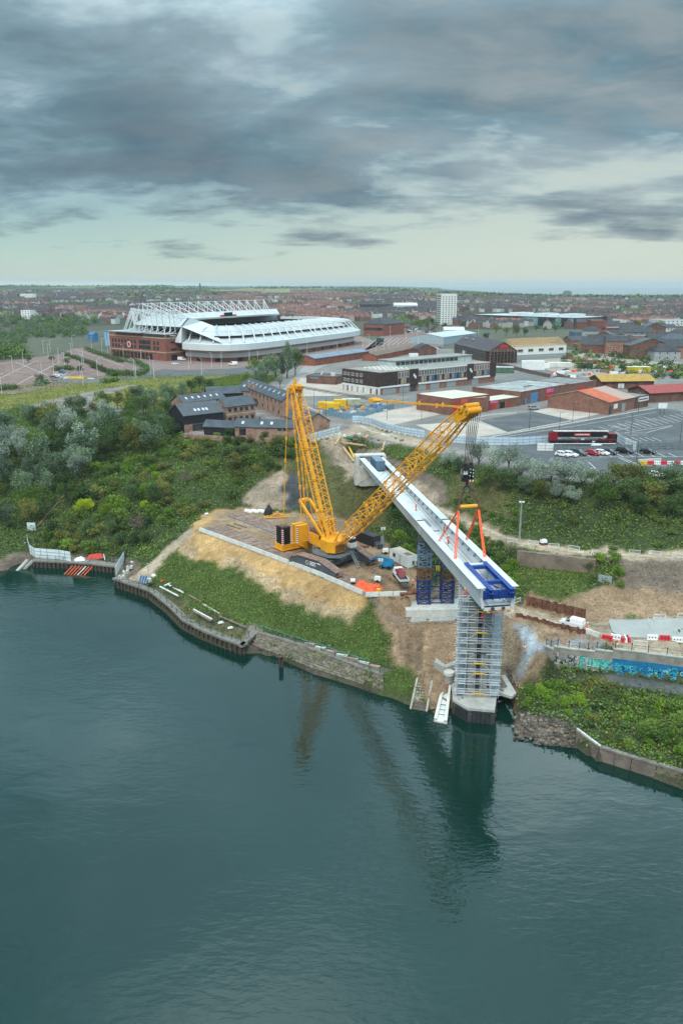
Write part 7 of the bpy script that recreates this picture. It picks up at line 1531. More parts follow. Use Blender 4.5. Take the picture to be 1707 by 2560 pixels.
for k in range(2): b = MB(); b.box((10 + k * 16, 5, 11.6), (3, 1.4, .8), 0); b.build('roof_vent', M('vent_teal', (.25, .38, .42), .6, .2), o.t)
o = bldg('metal_shed', 'pale blue grey metal shed with curved roof behind the scaffolded building', 'building', W(1107, 862), W(1190, 850), 30, 6, 'gx', 2.5, M('shed_blue', (.34, .42, .46), .5, .1, .5), M('shed_roof', (.48, .53, .56), .5, .1, .5))
# site cabins, containers, clutter
cA = 0
for (px_, py_, L_, rz, m, lab, H2) in ((1330, 925, 13, -.05, white, 'white stacked site cabins with red trims before the timber frame building', 5.2), (1365, 921, 3, -.05, white, 'small white cabin beside the stacked site cabins', 2.6), (1396, 918, 14, -.03, offwhite, 'pale grey long store beside the site cabins', 2.8), (1461, 920, 8, .1, M('dark_green', (.03, .07, .05), .6, .2), 'dark green container in the builders yard', 2.9), (1251, 932, 14, -.1, M('green_shed', (.08, .16, .11), .7, .2), 'green metal container shed at the end of the office block', 3.2), (1593, 930, 13, .02, M('yellow_store', (.52, .40, .03), .6, .25, .6), 'yellow walled stack with white top in the builders yard', 3.0)):
 p = W(px_, py_); container('site_store', lab, 'container', (p.x, p.y, 25.05), rz, L_, 4, H2, m, white if m is not MATS['dark_green'] else None, ribs=L_ > 7)
yl = M('skip_yellow', (.72, .44, .02), .6, .2, .6)
for px_, py_, L_, rz, m, lab in ((815, 1022, 6, -.1, yl, 'yellow container leftmost in the blue fenced compound'), (830, 1025, 6, -.1, yl, 'yellow container in front of the leftmost yellow one'), (850, 1016, 5, -.1, yl, 'yellow container next to the glazed cabin in the compound'), (878, 1014, 7.5, .0, M('cabin_olive', (.40, .40, .28), .7, .2), 'pale olive cabin with cream roof in the compound')):
 p = W(px_, py_); container('shipping_container', lab, 'container', (p.x, p.y, 25.05), rz, L_, 2.6, 2.7, m, offwhite if 'olive' in lab else None)
cl = M('compound_blue', (.10, .22, .36), .7, .3, .6)
for k in range(44):
 u = rng.random(); q = P(800 + 170 * u + rng.uniform(-12, 12), 1036 - 12 * u + rng.uniform(-12, 6), 25.05); b = MB(); b.box((0, 0, rng.uniform(.3, .7)), (rng.uniform(.6, 2.6), rng.uniform(.5, 1.4), rng.uniform(.5, 1.5)), rng.uniform(0, 3), 0, .9)
 for _ in range(2): b.box((rng.uniform(-1, 1), rng.uniform(-.6, .6), rng.uniform(.2, .9)), (rng.uniform(.3, 1), rng.uniform(.3, 1), rng.uniform(.3, .9)), rng.uniform(0, 3))
 o = b.build('stored_material', [cl, offwhite, cl, grey, timber, blue_fade, crane_y][k % 7]); o.location = q; tag(o, ['blue', 'white', 'blue', 'grey', 'brown', 'dull blue', 'yellow'][k % 7] + ' heap of stored builders material in the fenced compound', 'material pile', 'material stored in the blue fenced compound')
for k in range(60):
 q = P(1490 + 190 * rng.random(), 915 + 22 * rng.random(), 25.05) if k < 42 else P(1370 + 120 * rng.random(), 928 + 14 * rng.random(), 25.05); b = MB(); b.box((0, 0, .6), (rng.uniform(1, 5), rng.uniform(.8, 2), rng.uniform(.5, 1.6)), rng.uniform(-.3, .3)); b.box((.4, .3, 1.2), (rng.uniform(.5, 2), .8, .5), .2)
 o = b.build('stored_material', [white, grey, offwhite, galv, orange, timber][k % 6]); o.location = q; tag(o, ['white', 'grey', 'pale', 'silver', 'orange', 'brown'][k % 6] + ' pallet stack of building material in the builders yard', 'material pile', 'pallet stacks in the builders yard')
# hoardings of the bridge compound
hoarding([(775, 1105), (795, 1098), (850, 1083)], 25.02, 2.4, 'white hoarding with ballast blocks beside the courtyard gable', hoard, blocks=True); hoarding([(880, 1056), (898, 1056), (930, 1062), (962, 1075), (1010, 1086), (1060, 1094)], 25.02, 2.4, 'long pale blue hoarding curving behind the bridge abutment', hoard_bl, blocks=True)
hoarding([(1120, 1105), (1200, 1112), (1290, 1113), (1370, 1108)], 25.02, 2.4, 'pale blue hoarding behind the silver trees left of the red machine', hoard_bl); hoarding([(1534, 1098), (1560, 1116), (1587, 1126)], 25.02, 2.6, 'white gated hoarding right of the red and black machine', hoard)
hoarding([(1590, 1126), (1650, 1124), (1720, 1122)], 25.02, 1.9, 'grey mesh fence along the back of the parking row', M('fence_mesh_grey', (.15, .18, .20), .6, .2, 1)); hoarding([(1382, 1128), (1440, 1130), (1510, 1130), (1580, 1127)], 25.02, 1.9, 'grey mesh fence between the red machine and the parked cars', M('fence_mesh_grey', (.15, .18, .20)))
hoarding([(795, 1032), (860, 1046), (900, 1044), (985, 1020)], 25.04, 1.9, 'blue mesh fence round the storage compound', M('fence_blue', (.16, .30, .40), .6, .3, 1)); hoarding([(1341, 1126), (1382, 1127)], 25.03, 2.2, 'white barred gate left of the parked cars', white, thick=.04)
hoarding([(1415, 897), (1460, 905), (1510, 914)], 25.04, 1.8, 'red site fence running from the timber frame building', M('fence_red', (.45, .05, .05), .7, .2, 1)); hoarding([(1235, 912), (1330, 935), (1372, 944)], 25.04, 1.9, 'old stone boundary wall beside the road to the builders yard', brick_dk, thick=.4, cat='wall'); hoarding([(1388, 940), (1420, 952), (1450, 958)], 25.04, 1.9, 'dark stone wall by the parked white van in the yard', brick_dk, thick=.4, cat='wall'); hoarding([(1560, 945), (1640, 942), (1720, 938)], 25.04, 2.2, 'blue grey metal fence at the right of the builders yard', M('fence_bluegrey', (.20, .27, .29), .6, .2, 1))
# rail and rubble at the top of the cutting
for k in range(12): q = G(845 + 14 * k + rng.uniform(-5, 5), 1088 + (k % 4) * 5); b = MB(); b.box((0, 0, .3), (rng.uniform(.8, 2.4), rng.uniform(.4, 1), .6), rng.uniform(0, 3), 0, .8); o = b.build('stored_material', [offwhite, conc_pale, M('netting_green', (.08, .30, .24)), timber][k % 4]); o.location = q; tag(o, ['white', 'grey', 'green', 'brown'][k % 4] + ' pile of site material behind the bridge abutment', 'material pile', 'material piles behind the abutment')
for a, c, lab in (((838, 1118), (850, 1100), 'pale timber baulk at the left of the excavation'), ((872, 1125), (890, 1160), 'yellow steel waler in the excavation left of the abutment'), ((858, 1123), (884, 1158), 'pale timber baulk in the excavation left of the abutment'), ((955, 1132), (962, 1108), 'pale leaning pole at the right of the abutment'), ((850, 1110), (915, 1120), 'pale rock edge along the top of the excavation')): b = MB(); p, q = G(*a), G(*c); b.beam(p + UP * .6, q + UP * .6, .5, .4); tag(b.build('timber_baulk', yellow if 'yellow' in lab else newwood), lab, 'timber')
# ---- red and black machine on a transport frame
p, q = W(1371, 1112), W(1536, 1112); t = thing('crane_carrier', 'long red and black mobile crane parked behind the grey mesh fence', 'mobile crane', (p + q) / 2, ang(p, q)); h_ = (q - p).length / 2; bm_red = M('carrier_red', (.24, .012, .02), .5, .2, 1); bm_blk = M('carrier_black', (.015, .012, .014), .5, .3, 1)
b = MB(); b.bb(-h_, -1.3, .9, h_, 1.3, 1.6); b.build('chassis', bm_blk, t)
for k in range(8): x = -h_ + 1.5 + k * (2 * h_ - 3) / 7; b = MB(); b.tube((x, -1.45, .6), (x, 1.45, .6), .6, 12); b.build('axle_wheels', rubber, t)
b = MB(); b.bb(h_ - 2.4, -1.35, 1.6, h_, 1.35, 3.4); cb = b.build('cab', bm_blk, t); b = MB(); b.bb(h_ - 5, -1.36, 1.7, h_ - .3, -1.35, 2.1); b.bb(h_ - 2.3, -1.2, 3.4, h_ - .2, 1.2, 3.6); b.build('red_trim', bm_red, t); b = MB(); b.bb(h_ - 1.6, -1.38, 2.3, h_ + .03, 1.38, 3.1); b.build('window', glass, cb)
b = MB(); b.bb(-h_ + .5, -.9, 2.6, h_ - 3, .7, 4.2); b.build('telescopic_boom', bm_blk, t); b = MB(); b.bb(-h_ + 7.2, -.93, 3.0, -h_ + 12.2, -.91, 3.7); sg = b.build('sign', red, t); b = MB()
for k in range(11): b.bb(-h_ + 7.6 + k * .4, -.95, 3.2, -h_ + 7.9 + k * .4, -.93, 3.45 + .1 * (k % 2))
b.build('sign_text', white, sg)
b = MB(); b.bb(-h_, -1.35, 1.6, -h_ + 2.2, 1.35, 4.0); b.build('turntable', bm_red, t); b = MB(); b.bb(-h_ + 1, -.9, 4.2, h_ - 2.5, .7, 4.4); b.build('boom_top', M('carrier_pale', (.55, .5, .48), .6, .3, 1), t)
b = MB()
for k in range(7): b.box((-2 + k * 1.7, -1.32, 1.2 + (k % 3) * .8), (1.0, .1, .5), 0, k % 2)
b.build('equipment_panel', [bm_red, M('carrier_pale', (.55, .5, .48))], t); b = MB(); b.bb(-h_ + .3, -1.5, .5, h_ - .3, -1.42, .75); b.build('side_stripe', white, t)
# ---- cars
cc = dict(w=(.80, .81, .81), k=(.014, .015, .018), r=(.42, .02, .035), g=(.30, .32, .34), d=(.05, .06, .075), b=(.05, .12, .28))
for px_, py_, k, c, lab in ((1406, 1141, 'hatch', 'w', 'white car at the left end of the parking row'), (1425, 1141, 'hatch', 'w', 'second white car of the parking row'), (1444, 1138, 'suv', 'd', 'dark people carrier beside the two white cars'), (1481, 1137, 'hatch', 'r', 'red car in the parking row'), (1503, 1137, 'hatch', 'w', 'white car beside the red car'), (1521, 1135, 'hatch', 'k', 'black car right of the white car beside the red one'), (1560, 1133, 'suv', 'k', 'black off-roader parked alone in the row'), (1618, 1134, 'hatch', 'k', 'black estate car parked farthest right in the row')):
 car(k, cc[c], W(px_, py_, 25.04), -.72, lab, group='cars parked in the row before the mesh fence', sc=1.05)
car('van', cc['w'], W(1496, 1126, 25.04), -.7, 'small white van half hidden behind the white car', 'van'); car('hatch', cc['w'], W(1640, 1192, 25.04), -.4, 'white car half hidden by trees at the lower car park edge')
car('bigvan', cc['w'], W(1423, 1022, 25.05), 2.9, 'long white van parked on the pale pad by the tiled workshop', 'van'); car('suv', cc['g'], W(1333, 1024, 25.05), .3, 'grey car driving on the estate road'); car('bigvan', cc['w'], W(1425, 948, 25.05), 2.8, 'white van parked by the stone wall of the yard', 'van'); car('hatch', cc['d'], W(1413, 927, 25.05), 2.7, 'dark car in the builders yard')
# ------------------------------------------------------------------ stadium
SA = V((.428, .904, 0)).normalized(); SB = V((-.76, .65, 0)); c0 = V((-67.6, 494.4, 25)); SL = 222.; SW = 122.
st = thing('stadium', 'large white roofed football stadium with brick front and mast trusses', 'stadium', c0 + SA * SL / 2 + SB * SW / 2)
def sell(th, ins, z):
 c, s = math.cos(th), math.sin(th); e = 2 / 5.2; A_, B_2 = SL / 2 - ins, SW / 2 - ins
 return c0 + SA * (SL / 2 + A_ * math.copysign(abs(c) ** e, c)) + SB * (SW / 2 + B_2 * math.copysign(abs(s) ** e, s)) + UP * (z - 25)
def arcs(t0, t1, n):                                        # angles giving even steps along the rounded outline
 ts = np.linspace(t0, t1, 2000); ps = np.array([sell(t, 0, 25)[:2] for t in ts]); d = np.concatenate([[0], np.cumsum(np.hypot(*np.diff(ps, axis=0).T))]); return [float(np.interp(x, d, ts)) for x in np.linspace(0, d[-1], n + 1)]
roofw = M('stadium_roof', (.52, .55, .55), .55, .1, .12, tex=('noise', (.36, .39, .39), .5, .06, .5, .72)); whites = M('stadium_white', (.62, .65, .66), .5, .05, .1); brown = M('stadium_soffit', (.42, .34, .29), .8, .12, .2); stb = M('stadium_brick', (.25, .095, .075), .9, .15, .3); seat = M('dark_red_seats', (.075, .018, .022), .8, .4, .15, col2=(.16, .03, .035))
def loft(name, ts, prof, mat, thick=None):
 b = MB(); n = len(prof)
 for t in ts: b.v += [tuple(sell(t, i, z)) for i, z in prof]
 for k in range(len(ts) - 1):
  for j in range(n - 1): b.f.append((k * n + j, (k + 1) * n + j, (k + 1) * n + j + 1, k * n + j + 1)); b.m.append(0)
 return b.build(name, mat, st, world=True)
LOW = arcs(R(-178.6), R(36), 64); TALL = arcs(R(38), R(180.9), 44)
RIM, RZ = 31., 45.3
loft('brick_base', LOW, [(5, 24.5), (5, 27.6)], stb); loft('white_band', LOW, [(5, 27.6), (4.85, 27.6), (4.85, 30.4), (5, 30.4)], whites); loft('soffit', LOW, [(5, 30.4), (.6, 32.6)], brown); loft('fascia', LOW, [(.6, 32.6), (0, 32.4), (0, 36.3), (.5, 36.6)], whites)
for k in range(0, 64, 2): loft('roof_panel', LOW[k:k + 3], [(.4, 36.5), (16, 41.6), (RIM, RZ)], roofw)
loft('roof_rim', LOW, [(RIM, RZ), (RIM, RZ + .6), (RIM + .6, RZ + .6), (RIM + .6, RZ - 1.4), (RIM, RZ - 1.4)], whites)
for k in range(0, 44, 2): loft('roof_panel', TALL[k:k + 3], [(2, 46.2), (13, 51.6), (RIM, 48.4), (RIM, 47.2)], roofw)
loft('outer_wall', TALL, [(14, 24.5), (14, 42), (6, 46.4)], M('stadium_grey', (.34, .37, .38), .7, .1, .2)); loft('seating_bowl', LOW, [(8, 41), (46, 27)], seat); loft('seating_bowl', TALL, [(8, 44.5), (24, 37), (26, 33), (46, 27)], seat)
b = MB(); b.add([sell(t, 44, 26.5) for t in arcs(0, 2 * math.pi, 48)[:-1]], [tuple(range(48))]); b.build('pitch', grassm, st, world=True)
b = MB(); t_ = LOW[0]; b.add([sell(t_, -1, 36.4), sell(t_, RIM, RZ), sell(t_, RIM, 48.2), sell(t_, 1, 46.6), sell(t_ - .02, -1, 36.4), sell(t_ - .002, RIM, RZ), sell(t_ - .002, RIM, 48.2), sell(t_ - .002, 1, 46.6)], BOXF); b.build('end_wedge', whites, st, world=True)
tw_ = sell(LOW[6], 0, 37.5); b = MB(); A0, C0, D0 = sell(LOW[0], 1, 46.5), sell(LOW[4], RIM, RZ + .7), sell(LOW[0], 13, 51.7); b.add([A0, tw_, C0, D0, sell(LOW[0], RIM, 48.6)], [(0, 1, 2), (0, 2, 4), (0, 4, 3)]); b.build('transition_roof', whites, st, world=True)
b = MB(); t_ = LOW[-1]; b.add([sell(t_, 0, 36.4), sell(t_, RIM, RZ), sell(t_, RIM, 48.2), sell(t_, 1, 46.6)], [(0, 1, 2, 3)]); b.build('end_wedge', whites, st, world=True)
for k in range(1, 64, 2):                                   # triangular roof trusses of the low stands
 t = LOW[k]; b = MB(); b.tube(sell(t, 1.5, 37.2), sell(t, 9, 44.6), .4, 5); b.tube(sell(t, 9, 44.6), sell(t, RIM, RZ + .9), .4, 5); b.tube(sell(t, 9, 43.8), sell(t, 9, 39.6), .2, 5); b.tube(sell(t, 9, 43.8), sell(t, 18, 42.6), .2, 5)
 t2 = LOW[min(k + 2, 64)]; b.tube(sell(t, 9, 43.8), sell(t2, 9, 43.8), .16, 5); b.tube(sell(t, 9, 43.8), sell(t2, 20, 43.0), .13, 5); b.build('roof_truss', whites, st, world=True)
for k in range(1, 44):                                      # masts, stays and ties of the tall stands
 t = TALL[k]; far_ = math.pi * .25 < t < math.pi * .72
 if far_ and k % 2: continue
 b = MB(); zt = 60. if far_ else 57.
 b.tube(sell(t, 3, 40 if not far_ else 46), sell(t, 3 if far_ else 1, zt), .38 if far_ else .3, 6); b.tube(sell(t, 3 if far_ else 1, zt - .6), sell(t, RIM, 47.4), .3, 5); b.tube(sell(t, 3 if far_ else 1, zt - .6), sell(t, 15, 47.2), .22, 5); b.tube(sell(t, -5, 41), sell(t, 1, zt - .6), .25, 5)
 if not far_: b.tube(sell(t, -5, 41), sell(t, 4, 36), .25, 5); b.tube(sell(t, -5, 41), sell(t, 12, 47), .22, 5); b.tube(sell(t, 12, 51.3), sell(t, 12, 47), .2, 5)
 t2 = TALL[min(k + (2 if far_ else 1), 44)]; b.tube(sell(t, 3 if far_ else 1, zt - .6), sell(t2, 3 if far_ else 1, zt - .6), .18, 5)
 if not far_: b.tube(sell(t, -5, 41), sell(t2, -5, 41), .2, 5); b.tube(sell(t, 12, 51.3), sell(t2, 12, 51.3), .15, 5)
 b.build('mast_truss', whites, st, world=True)
b = MB(); q = sell(R(92), 30, 46); b.box(q + UP * 3.2 + SA * 22, (11, 1, 4.5), math.atan2(SA.y, SA.x)); b.build('scoreboard', black, st, world=True)
for s in (-8.5, 8.5): b = MB(); b.box(q + UP * 2.4 + SA * (22 + s), (5.5, 1, 2.6), math.atan2(SA.y, SA.x)); b.build('red_sign', red, st, world=True)
for k in range(2, 62, 3):                                   # doors round the brick base
 b = MB(); t = LOW[k]; p = sell(t, 4.8, 25); q = sell(LOW[k + 1], 4.8, 25); b.beam(p.lerp(q, .1) + UP * 1.1, p.lerp(q, .8) + UP * 1.1, .15, 2.2); b.build('entrance_door', black, st, world=True)
b = MB(); p, q = sell(LOW[49], 4.7, 26), sell(LOW[50], 4.7, 26); b.beam(p + UP * 1.2, q + UP * 1.2, .2, 4.2); b.build('red_panel', red, st, world=True); b = MB(); p, q = sell(LOW[51], 4.7, 26), sell(LOW[50], 4.7, 26); b.beam(p + UP * 1.6, q + UP * 1.6, .2, 3); b.build('sign_board', white, st, world=True)
# brick front building
g = bldg('entrance_building', 'four storey brick entrance building at the left end of the stadium', 'building', W(417, 903) + SB * 62, W(417, 903), 15, 16.8, 'flat', 0, stb, M('front_roof', (.38, .42, .42), .7, .15, .3), par=.1)
Lg = g.L; sand = M('stone_band', (.42, .32, .22), .9, .15)
for z in (5.0, 14.0): panel(g, 'f', 0, Lg, z, z + .7, sand, 'stone_band', .15); panel(g, 'r', 0, 15, z, z + .7, sand, 'stone_band', .15)
for z in (6.5, 9.8): wins(g, 'f', lin(2, Lg * .5, 8) + lin(Lg * .78, Lg * .9, 2), z, 2.2, 2.4, darkgrey); panel(g, 'f', Lg * .54, Lg * .74, z, z + 2.6, glass, 'window_band')
for u in lin(2, Lg - 14, 11): panel(g, 'f', u - 1.5, u + 1.5, .1, 4.2, black, 'archway')
panel(g, 'f', Lg * .6, Lg - 1, 14.9, 16.5, glass, 'window_band'); panel(g, 'r', 1, 12, 14.9, 16.4, glass, 'window_band')
for z in (3.6, 7.5, 12): panel(g, 'r', 4, 8.5, z - 1, z + .2, black, 'window')
panel(g, 'r', 4, 9, .1, 2.8, black, 'entrance_door')
b = MB(); b.bb(8, -2.5, 16.9, Lg * .62, 12, 17.4); b.build('canopy', M('canopy_teal', (.30, .37, .37), .5, .15), g.t); b = MB(); b.tube((Lg * .36, -.18, 9), (Lg * .36, -.05, 9), 2.0, 16); b.build('round_emblem', white, g.t)
b = MB(); b.tube((Lg * .36, -.22, 9), (Lg * .36, -.06, 9), 1.5, 16); b.build('emblem_centre', red, g.t)
o = bldg('glass_building', 'blue glazed building with curved white roof left of the stadium', 'building', W(262, 866), W(292, 868), 24, 12, 'flat', 0, M('blue_glazing', (.12, .27, .42), .2, .2, .2), white, par=.4); wins(o, 'f', lin(.5, o.L - .5, 4), 1, 1.8, 10, white, M('pale_blue_glass', (.25, .42, .55), .2, .1, .3), 1); o2 = bldg('blue_kiosk', 'small blue and yellow sheds beside the glazed building', 'building', W(221, 850), W(235, 851), 5, 5, 'gx', 1.5, M('kiosk_blue', (.05, .18, .36), .6, .2), MATS['kiosk_blue'])
o = bldg('brick_pavilion', 'red brick building with dark solar roof right of the stadium', 'building', W(908, 838), W(958, 840), 40, 11, 'hip', 6, stb, slate_dk); panel(o, 'f', 1, o.L - 1, 5, 7.5, glass, 'window_band'); 
# ---- vehicles and street things round the stadium
for px_, py_, k, c, rz, lab in ((438, 912, 'hatch', 'w', .1, 'white car on the plaza before the stadium brick front'), (335, 901, 'hatch', 'g', .2, 'silver car beside the stadium entrance'), (583, 913, 'bigvan', 'w', 3.0, 'white van on the road before the stadium bowl'), (455, 901, 'bigvan', 'w', .2, 'white lorry van parked at the stadium corner'), (137, 951, 'hatch', 'g', .4, 'silver car nearest the grass in the brick paved car park'), (136, 946, 'hatch', 'k', .4, 'black car in the small row of the brick paved car park'), (142, 943, 'hatch', 'w', .4, 'white car in the middle of the small car park row'), (147, 939, 'hatch', 'w', .4, 'white car behind the middle of the small car park row'), (156, 933, 'hatch', 'b', .4, 'blue car at the back of the small car park row'), (161, 930, 'hatch', 'g', .4, 'grey car farthest back in the small car park row')):
 car(k, cc[c], W(px_, py_, 25.04), rz, lab, 'van' if k == 'bigvan' else 'car')
for k in range(46): px_, py_ = 975 + rng.random() * 165, 818 + rng.random() * 14; car(('hatch', 'suv', 'bigvan')[k % 7 // 3 if k % 7 < 6 else 2], cc['wkgdrb'[k % 6]], W(px_, py_, 25.06), rng.choice([.2, 1.77]), ['white', 'black', 'silver', 'dark', 'red', 'blue'][k % 6] + ' vehicle parked in the far car park right of the stadium', 'car', 'cars in the far stadium car park', False)
for px_, py_, k, c, lab in ((1018, 876, 'hatch', 'd', 'dark car alone near the brown barn'), (1041, 872, 'hatch', 'b', 'blue car near the barn gable'), (1092, 873, 'hatch', 'w', 'white car in the short row behind the scaffolded building'), (1098, 871, 'hatch', 'k', 'black car in the short row behind the scaffolded building'), (1106, 871, 'hatch', 'g', 'grey car in the short row behind the scaffolded building')): car(k, cc[c], W(px_, py_, 25.05), .5, lab)
bp, bq = W(938, 853), W(962, 857); t = thing('coach', 'dark green coach parked in the stadium car park', 'coach', (bp + bq) / 2, ang(bp, bq)); b = MB(); b.bb(-6, -1.3, .5, 6, 1.3, 3.4); b.build('body', M('coach_green', (.02, .10, .08), .4, .1), t); b = MB(); b.bb(-5.8, -1.33, 1.7, 5.9, 1.33, 2.8); b.build('window', glass, t); b = MB()
for x in (-4, 4): b = MB(); b.tube((x, -1.35, .5), (x, 1.35, .5), .5, 10); b.build('wheel', rubber, t)
b = MB(); b.tube((0, 0, 0), (0, 0, 10), .16, 6, 0, .09); lp0 = b.mesh('pole', whites); b = MB(); b.beam((0, 0, 9.9), (1.5, 0, 10.1), .1); b.box((1.5, 0, 10.1), (.9, .35, .2)); lp1 = b.mesh('lamp_arm', whites)
b = MB(); b.tube((0, 0, 0), (0, 0, 7.5), .09, 5, 0, .06); lp2 = b.mesh('pole', darkgrey); b = MB(); b.beam((0, 0, 7.4), (.8, 0, 7.6), .08); b.box((.9, 0, 7.6), (.6, .25, .15)); lp3 = b.mesh('lamp_arm', grey)
def lamp(px_, py_, lab, grp, dark=False, z=25.0, sc=1.0):
 t = thing('street_lamp', lab, 'lamp post', W(px_, py_, z), rng.uniform(0, 6), grp); t.scale = (sc,) * 3; inst('pole', lp2 if dark else lp0, t); inst('lamp_arm', lp3 if dark else lp1, t)
for x, y in ((6, 985), (34, 931), (60, 912), (110, 883), (122, 895), (127, 881), (148, 906), (163, 921), (136, 937), (107, 948), (182, 868), (180, 893), (210, 910), (207, 925), (202, 945), (245, 940), (209, 966), (341, 946), (337, 941), (377, 933), (386, 946), (505, 937), (530, 921), (473, 925), (478, 910), (554, 920), (354, 910), (310, 895), (277, 887), (293, 889), (230, 871), (256, 877), (270, 883), (285, 889)): lamp(x, y, 'tall white lamp post round the brick paved car park left of the stadium', 'white lamp posts left of the stadium', sc=.9)
for x, y in ((624, 912), (645, 919), (768, 893), (843, 891), (907, 884), (923, 867), (939, 881), (959, 881), (994, 878), (971, 884), (1015, 850), (1045, 867), (1060, 857), (1106, 869), (975, 842), (1002, 835), (1030, 832), (1073, 834), (1145, 838), (1100, 836), (1195, 838)): lamp(x, y, 'tall white lamp post in the car park right of the stadium', 'white lamp posts right of the stadium', sc=.95)
for x, y in ((785, 1023), (815, 1042), (1007, 1010), (1053, 1052), (967, 1050), (1309, 1013), (1322, 1073), (1396, 1088), (1471, 1048), (1430, 1057), (1594, 1032), (1300, 930), (1388, 945), (1590, 1150), (1575, 1088), (1698, 1107), (1375, 1012), (1545, 1010)): lamp(x, y, 'thin dark street lamp standing on the industrial estate', 'dark street lamps on the estate', True)
b = MB(); p = W(1653, 1037); t = thing('sign_board', 'white signboard on two posts at the far right of the parking lot', 'sign', p, .1); b.bb(-1.7, -.1, 2.4, 1.7, .1, 4.4); b.build('board', white, t)
for s in (-.8, .8): b = MB(); b.tube((s, 0, 0), (s, 0, 2.4), .08, 5); b.build('post', darkgrey, t)
for i, x in enumerate(np.linspace(1608, 1707, 7)): wbar(W(x, 1161, 25.05), .0, 'yrwrwrw'[i], ('yellow', 'first red', 'first white', 'second red', 'second white', 'third red', 'third white')[i] + ' plastic barrier in the row by the parking exit', 'plastic barriers by the parking exit')
b = MB(); p, q = W(1595, 1156), W(1650, 1152); b.beam(p + UP * .4, q + UP * .4, .5, .8); tag(b.build('planter_wall', conc_pale), 'low pale planter wall behind the red and white barriers', 'wall')
t = thing('skip_enclosure', 'fenced store with yellow topped skip in the brick paved car park', 'enclosure', W(205, 955), -.1); b = MB()
for k in range(12): b.bb(-11 + k * 1.85, -4, 0, -9.25 + k * 1.85, -3.9, 2)
b.bb(-11, -4, 0, -10.9, 4, 2); b.bb(11, -4, 0, 11.1, 4, 2); b.build('fence', M('fence_grey', (.25, .28, .29), .7, .2, 1), t); b = MB(); b.box((-4, 2, 1.6), (9, 3.2, 1.2), .1); b.build('skip', yl, t); b = MB(); b.box((-8, 0, 1.2), (2.4, 2.4, 2.4)); b.box((5, 0, 1), (3, 2, 2)); b.build('store', offwhite, t)
# ------------------------------------------------------------------ far buildings
FD = np.arange(436., 9000., 4)
def FB(px_, py_):                                           # where a line of sight meets the far ground
 r = ray(px_, py_); z = HC + r.z / r.y * FD; hit = z <= far_z(r.x / r.y * FD, FD); k = int(np.argmax(hit)) if hit.any() else len(FD) - 1; d = FD[k]
 return V((r.x / r.y * d, d, z[k]))
p = FB(1100, 812); tz = p.z
o = bldg('tower_block', 'pale high rise block of thirteen storeys with grey balconies', 'tower block', p, p + V((20, 4, 0)), 17, 36, 'flat', 0, M('tower_white', (.72, .73, .70), .6, .06, .2), darkgrey, par=1.2)
for k in range(13): wins(o, 'f', lin(1.2, o.L - .6, 5), 1.6 + k * 2.6, 1.7, 1.2, grey, glass, 0)
panel(o, 'l', 0, 17, 0, 36, M('tower_grey', (.30, .33, .35), .6, .15, .2), 'side_cladding', .1)
for k in range(13):
 for u in (3.5, 10): panel(o, 'l', u - 2.2, u + 2.2, .8 + k * 2.6, 1.9 + k * 2.6, offwhite, 'balcony', 1.1); panel(o, 'l', u - 2, u + 2, 2 + k * 2.6, 3.1 + k * 2.6, glass, 'window', .15)
 panel(o, 'r', 2, 6, .8 + k * 2.6, 1.9 + k * 2.6, grey, 'balcony', 1.3)
tq = M('teal_glazing', (.16, .32, .34), .3, .2, .1); dkc = M('purple_black_cladding', (.035, .032, .042), .6, .2, .1)
p, q = FB(1174, 806), FB(1432, 818); o = bldg('retail_store', 'long dark retail store with teal glazed bays and pale roof', 'shop building', p, V((q.x, q.y, p.z)), 70, 10, 'flat', 0, dkc, M('pale_metal_roof', (.50, .56, .58), .5, .1, .05), par=.3)
for a, c in ((.0, .03), (.10, .13), (.55, .68), (.84, .89), (.95, 1.0)): panel(o, 'f', o.L * a, o.L * c, 0, 9.2, tq, 'glazed_bay', .5)
panel(o, 'f', o.L * .13, o.L * .95, .1, 3.0, glass, 'shop_window', .2)
for k in range(5): b = MB(); b.bb(o.L * (.35 + k * .12), 10, 10, o.L * (.35 + k * .12) + 16, 40, 14 - k % 2); b.build('rooflight', whites, o.t)
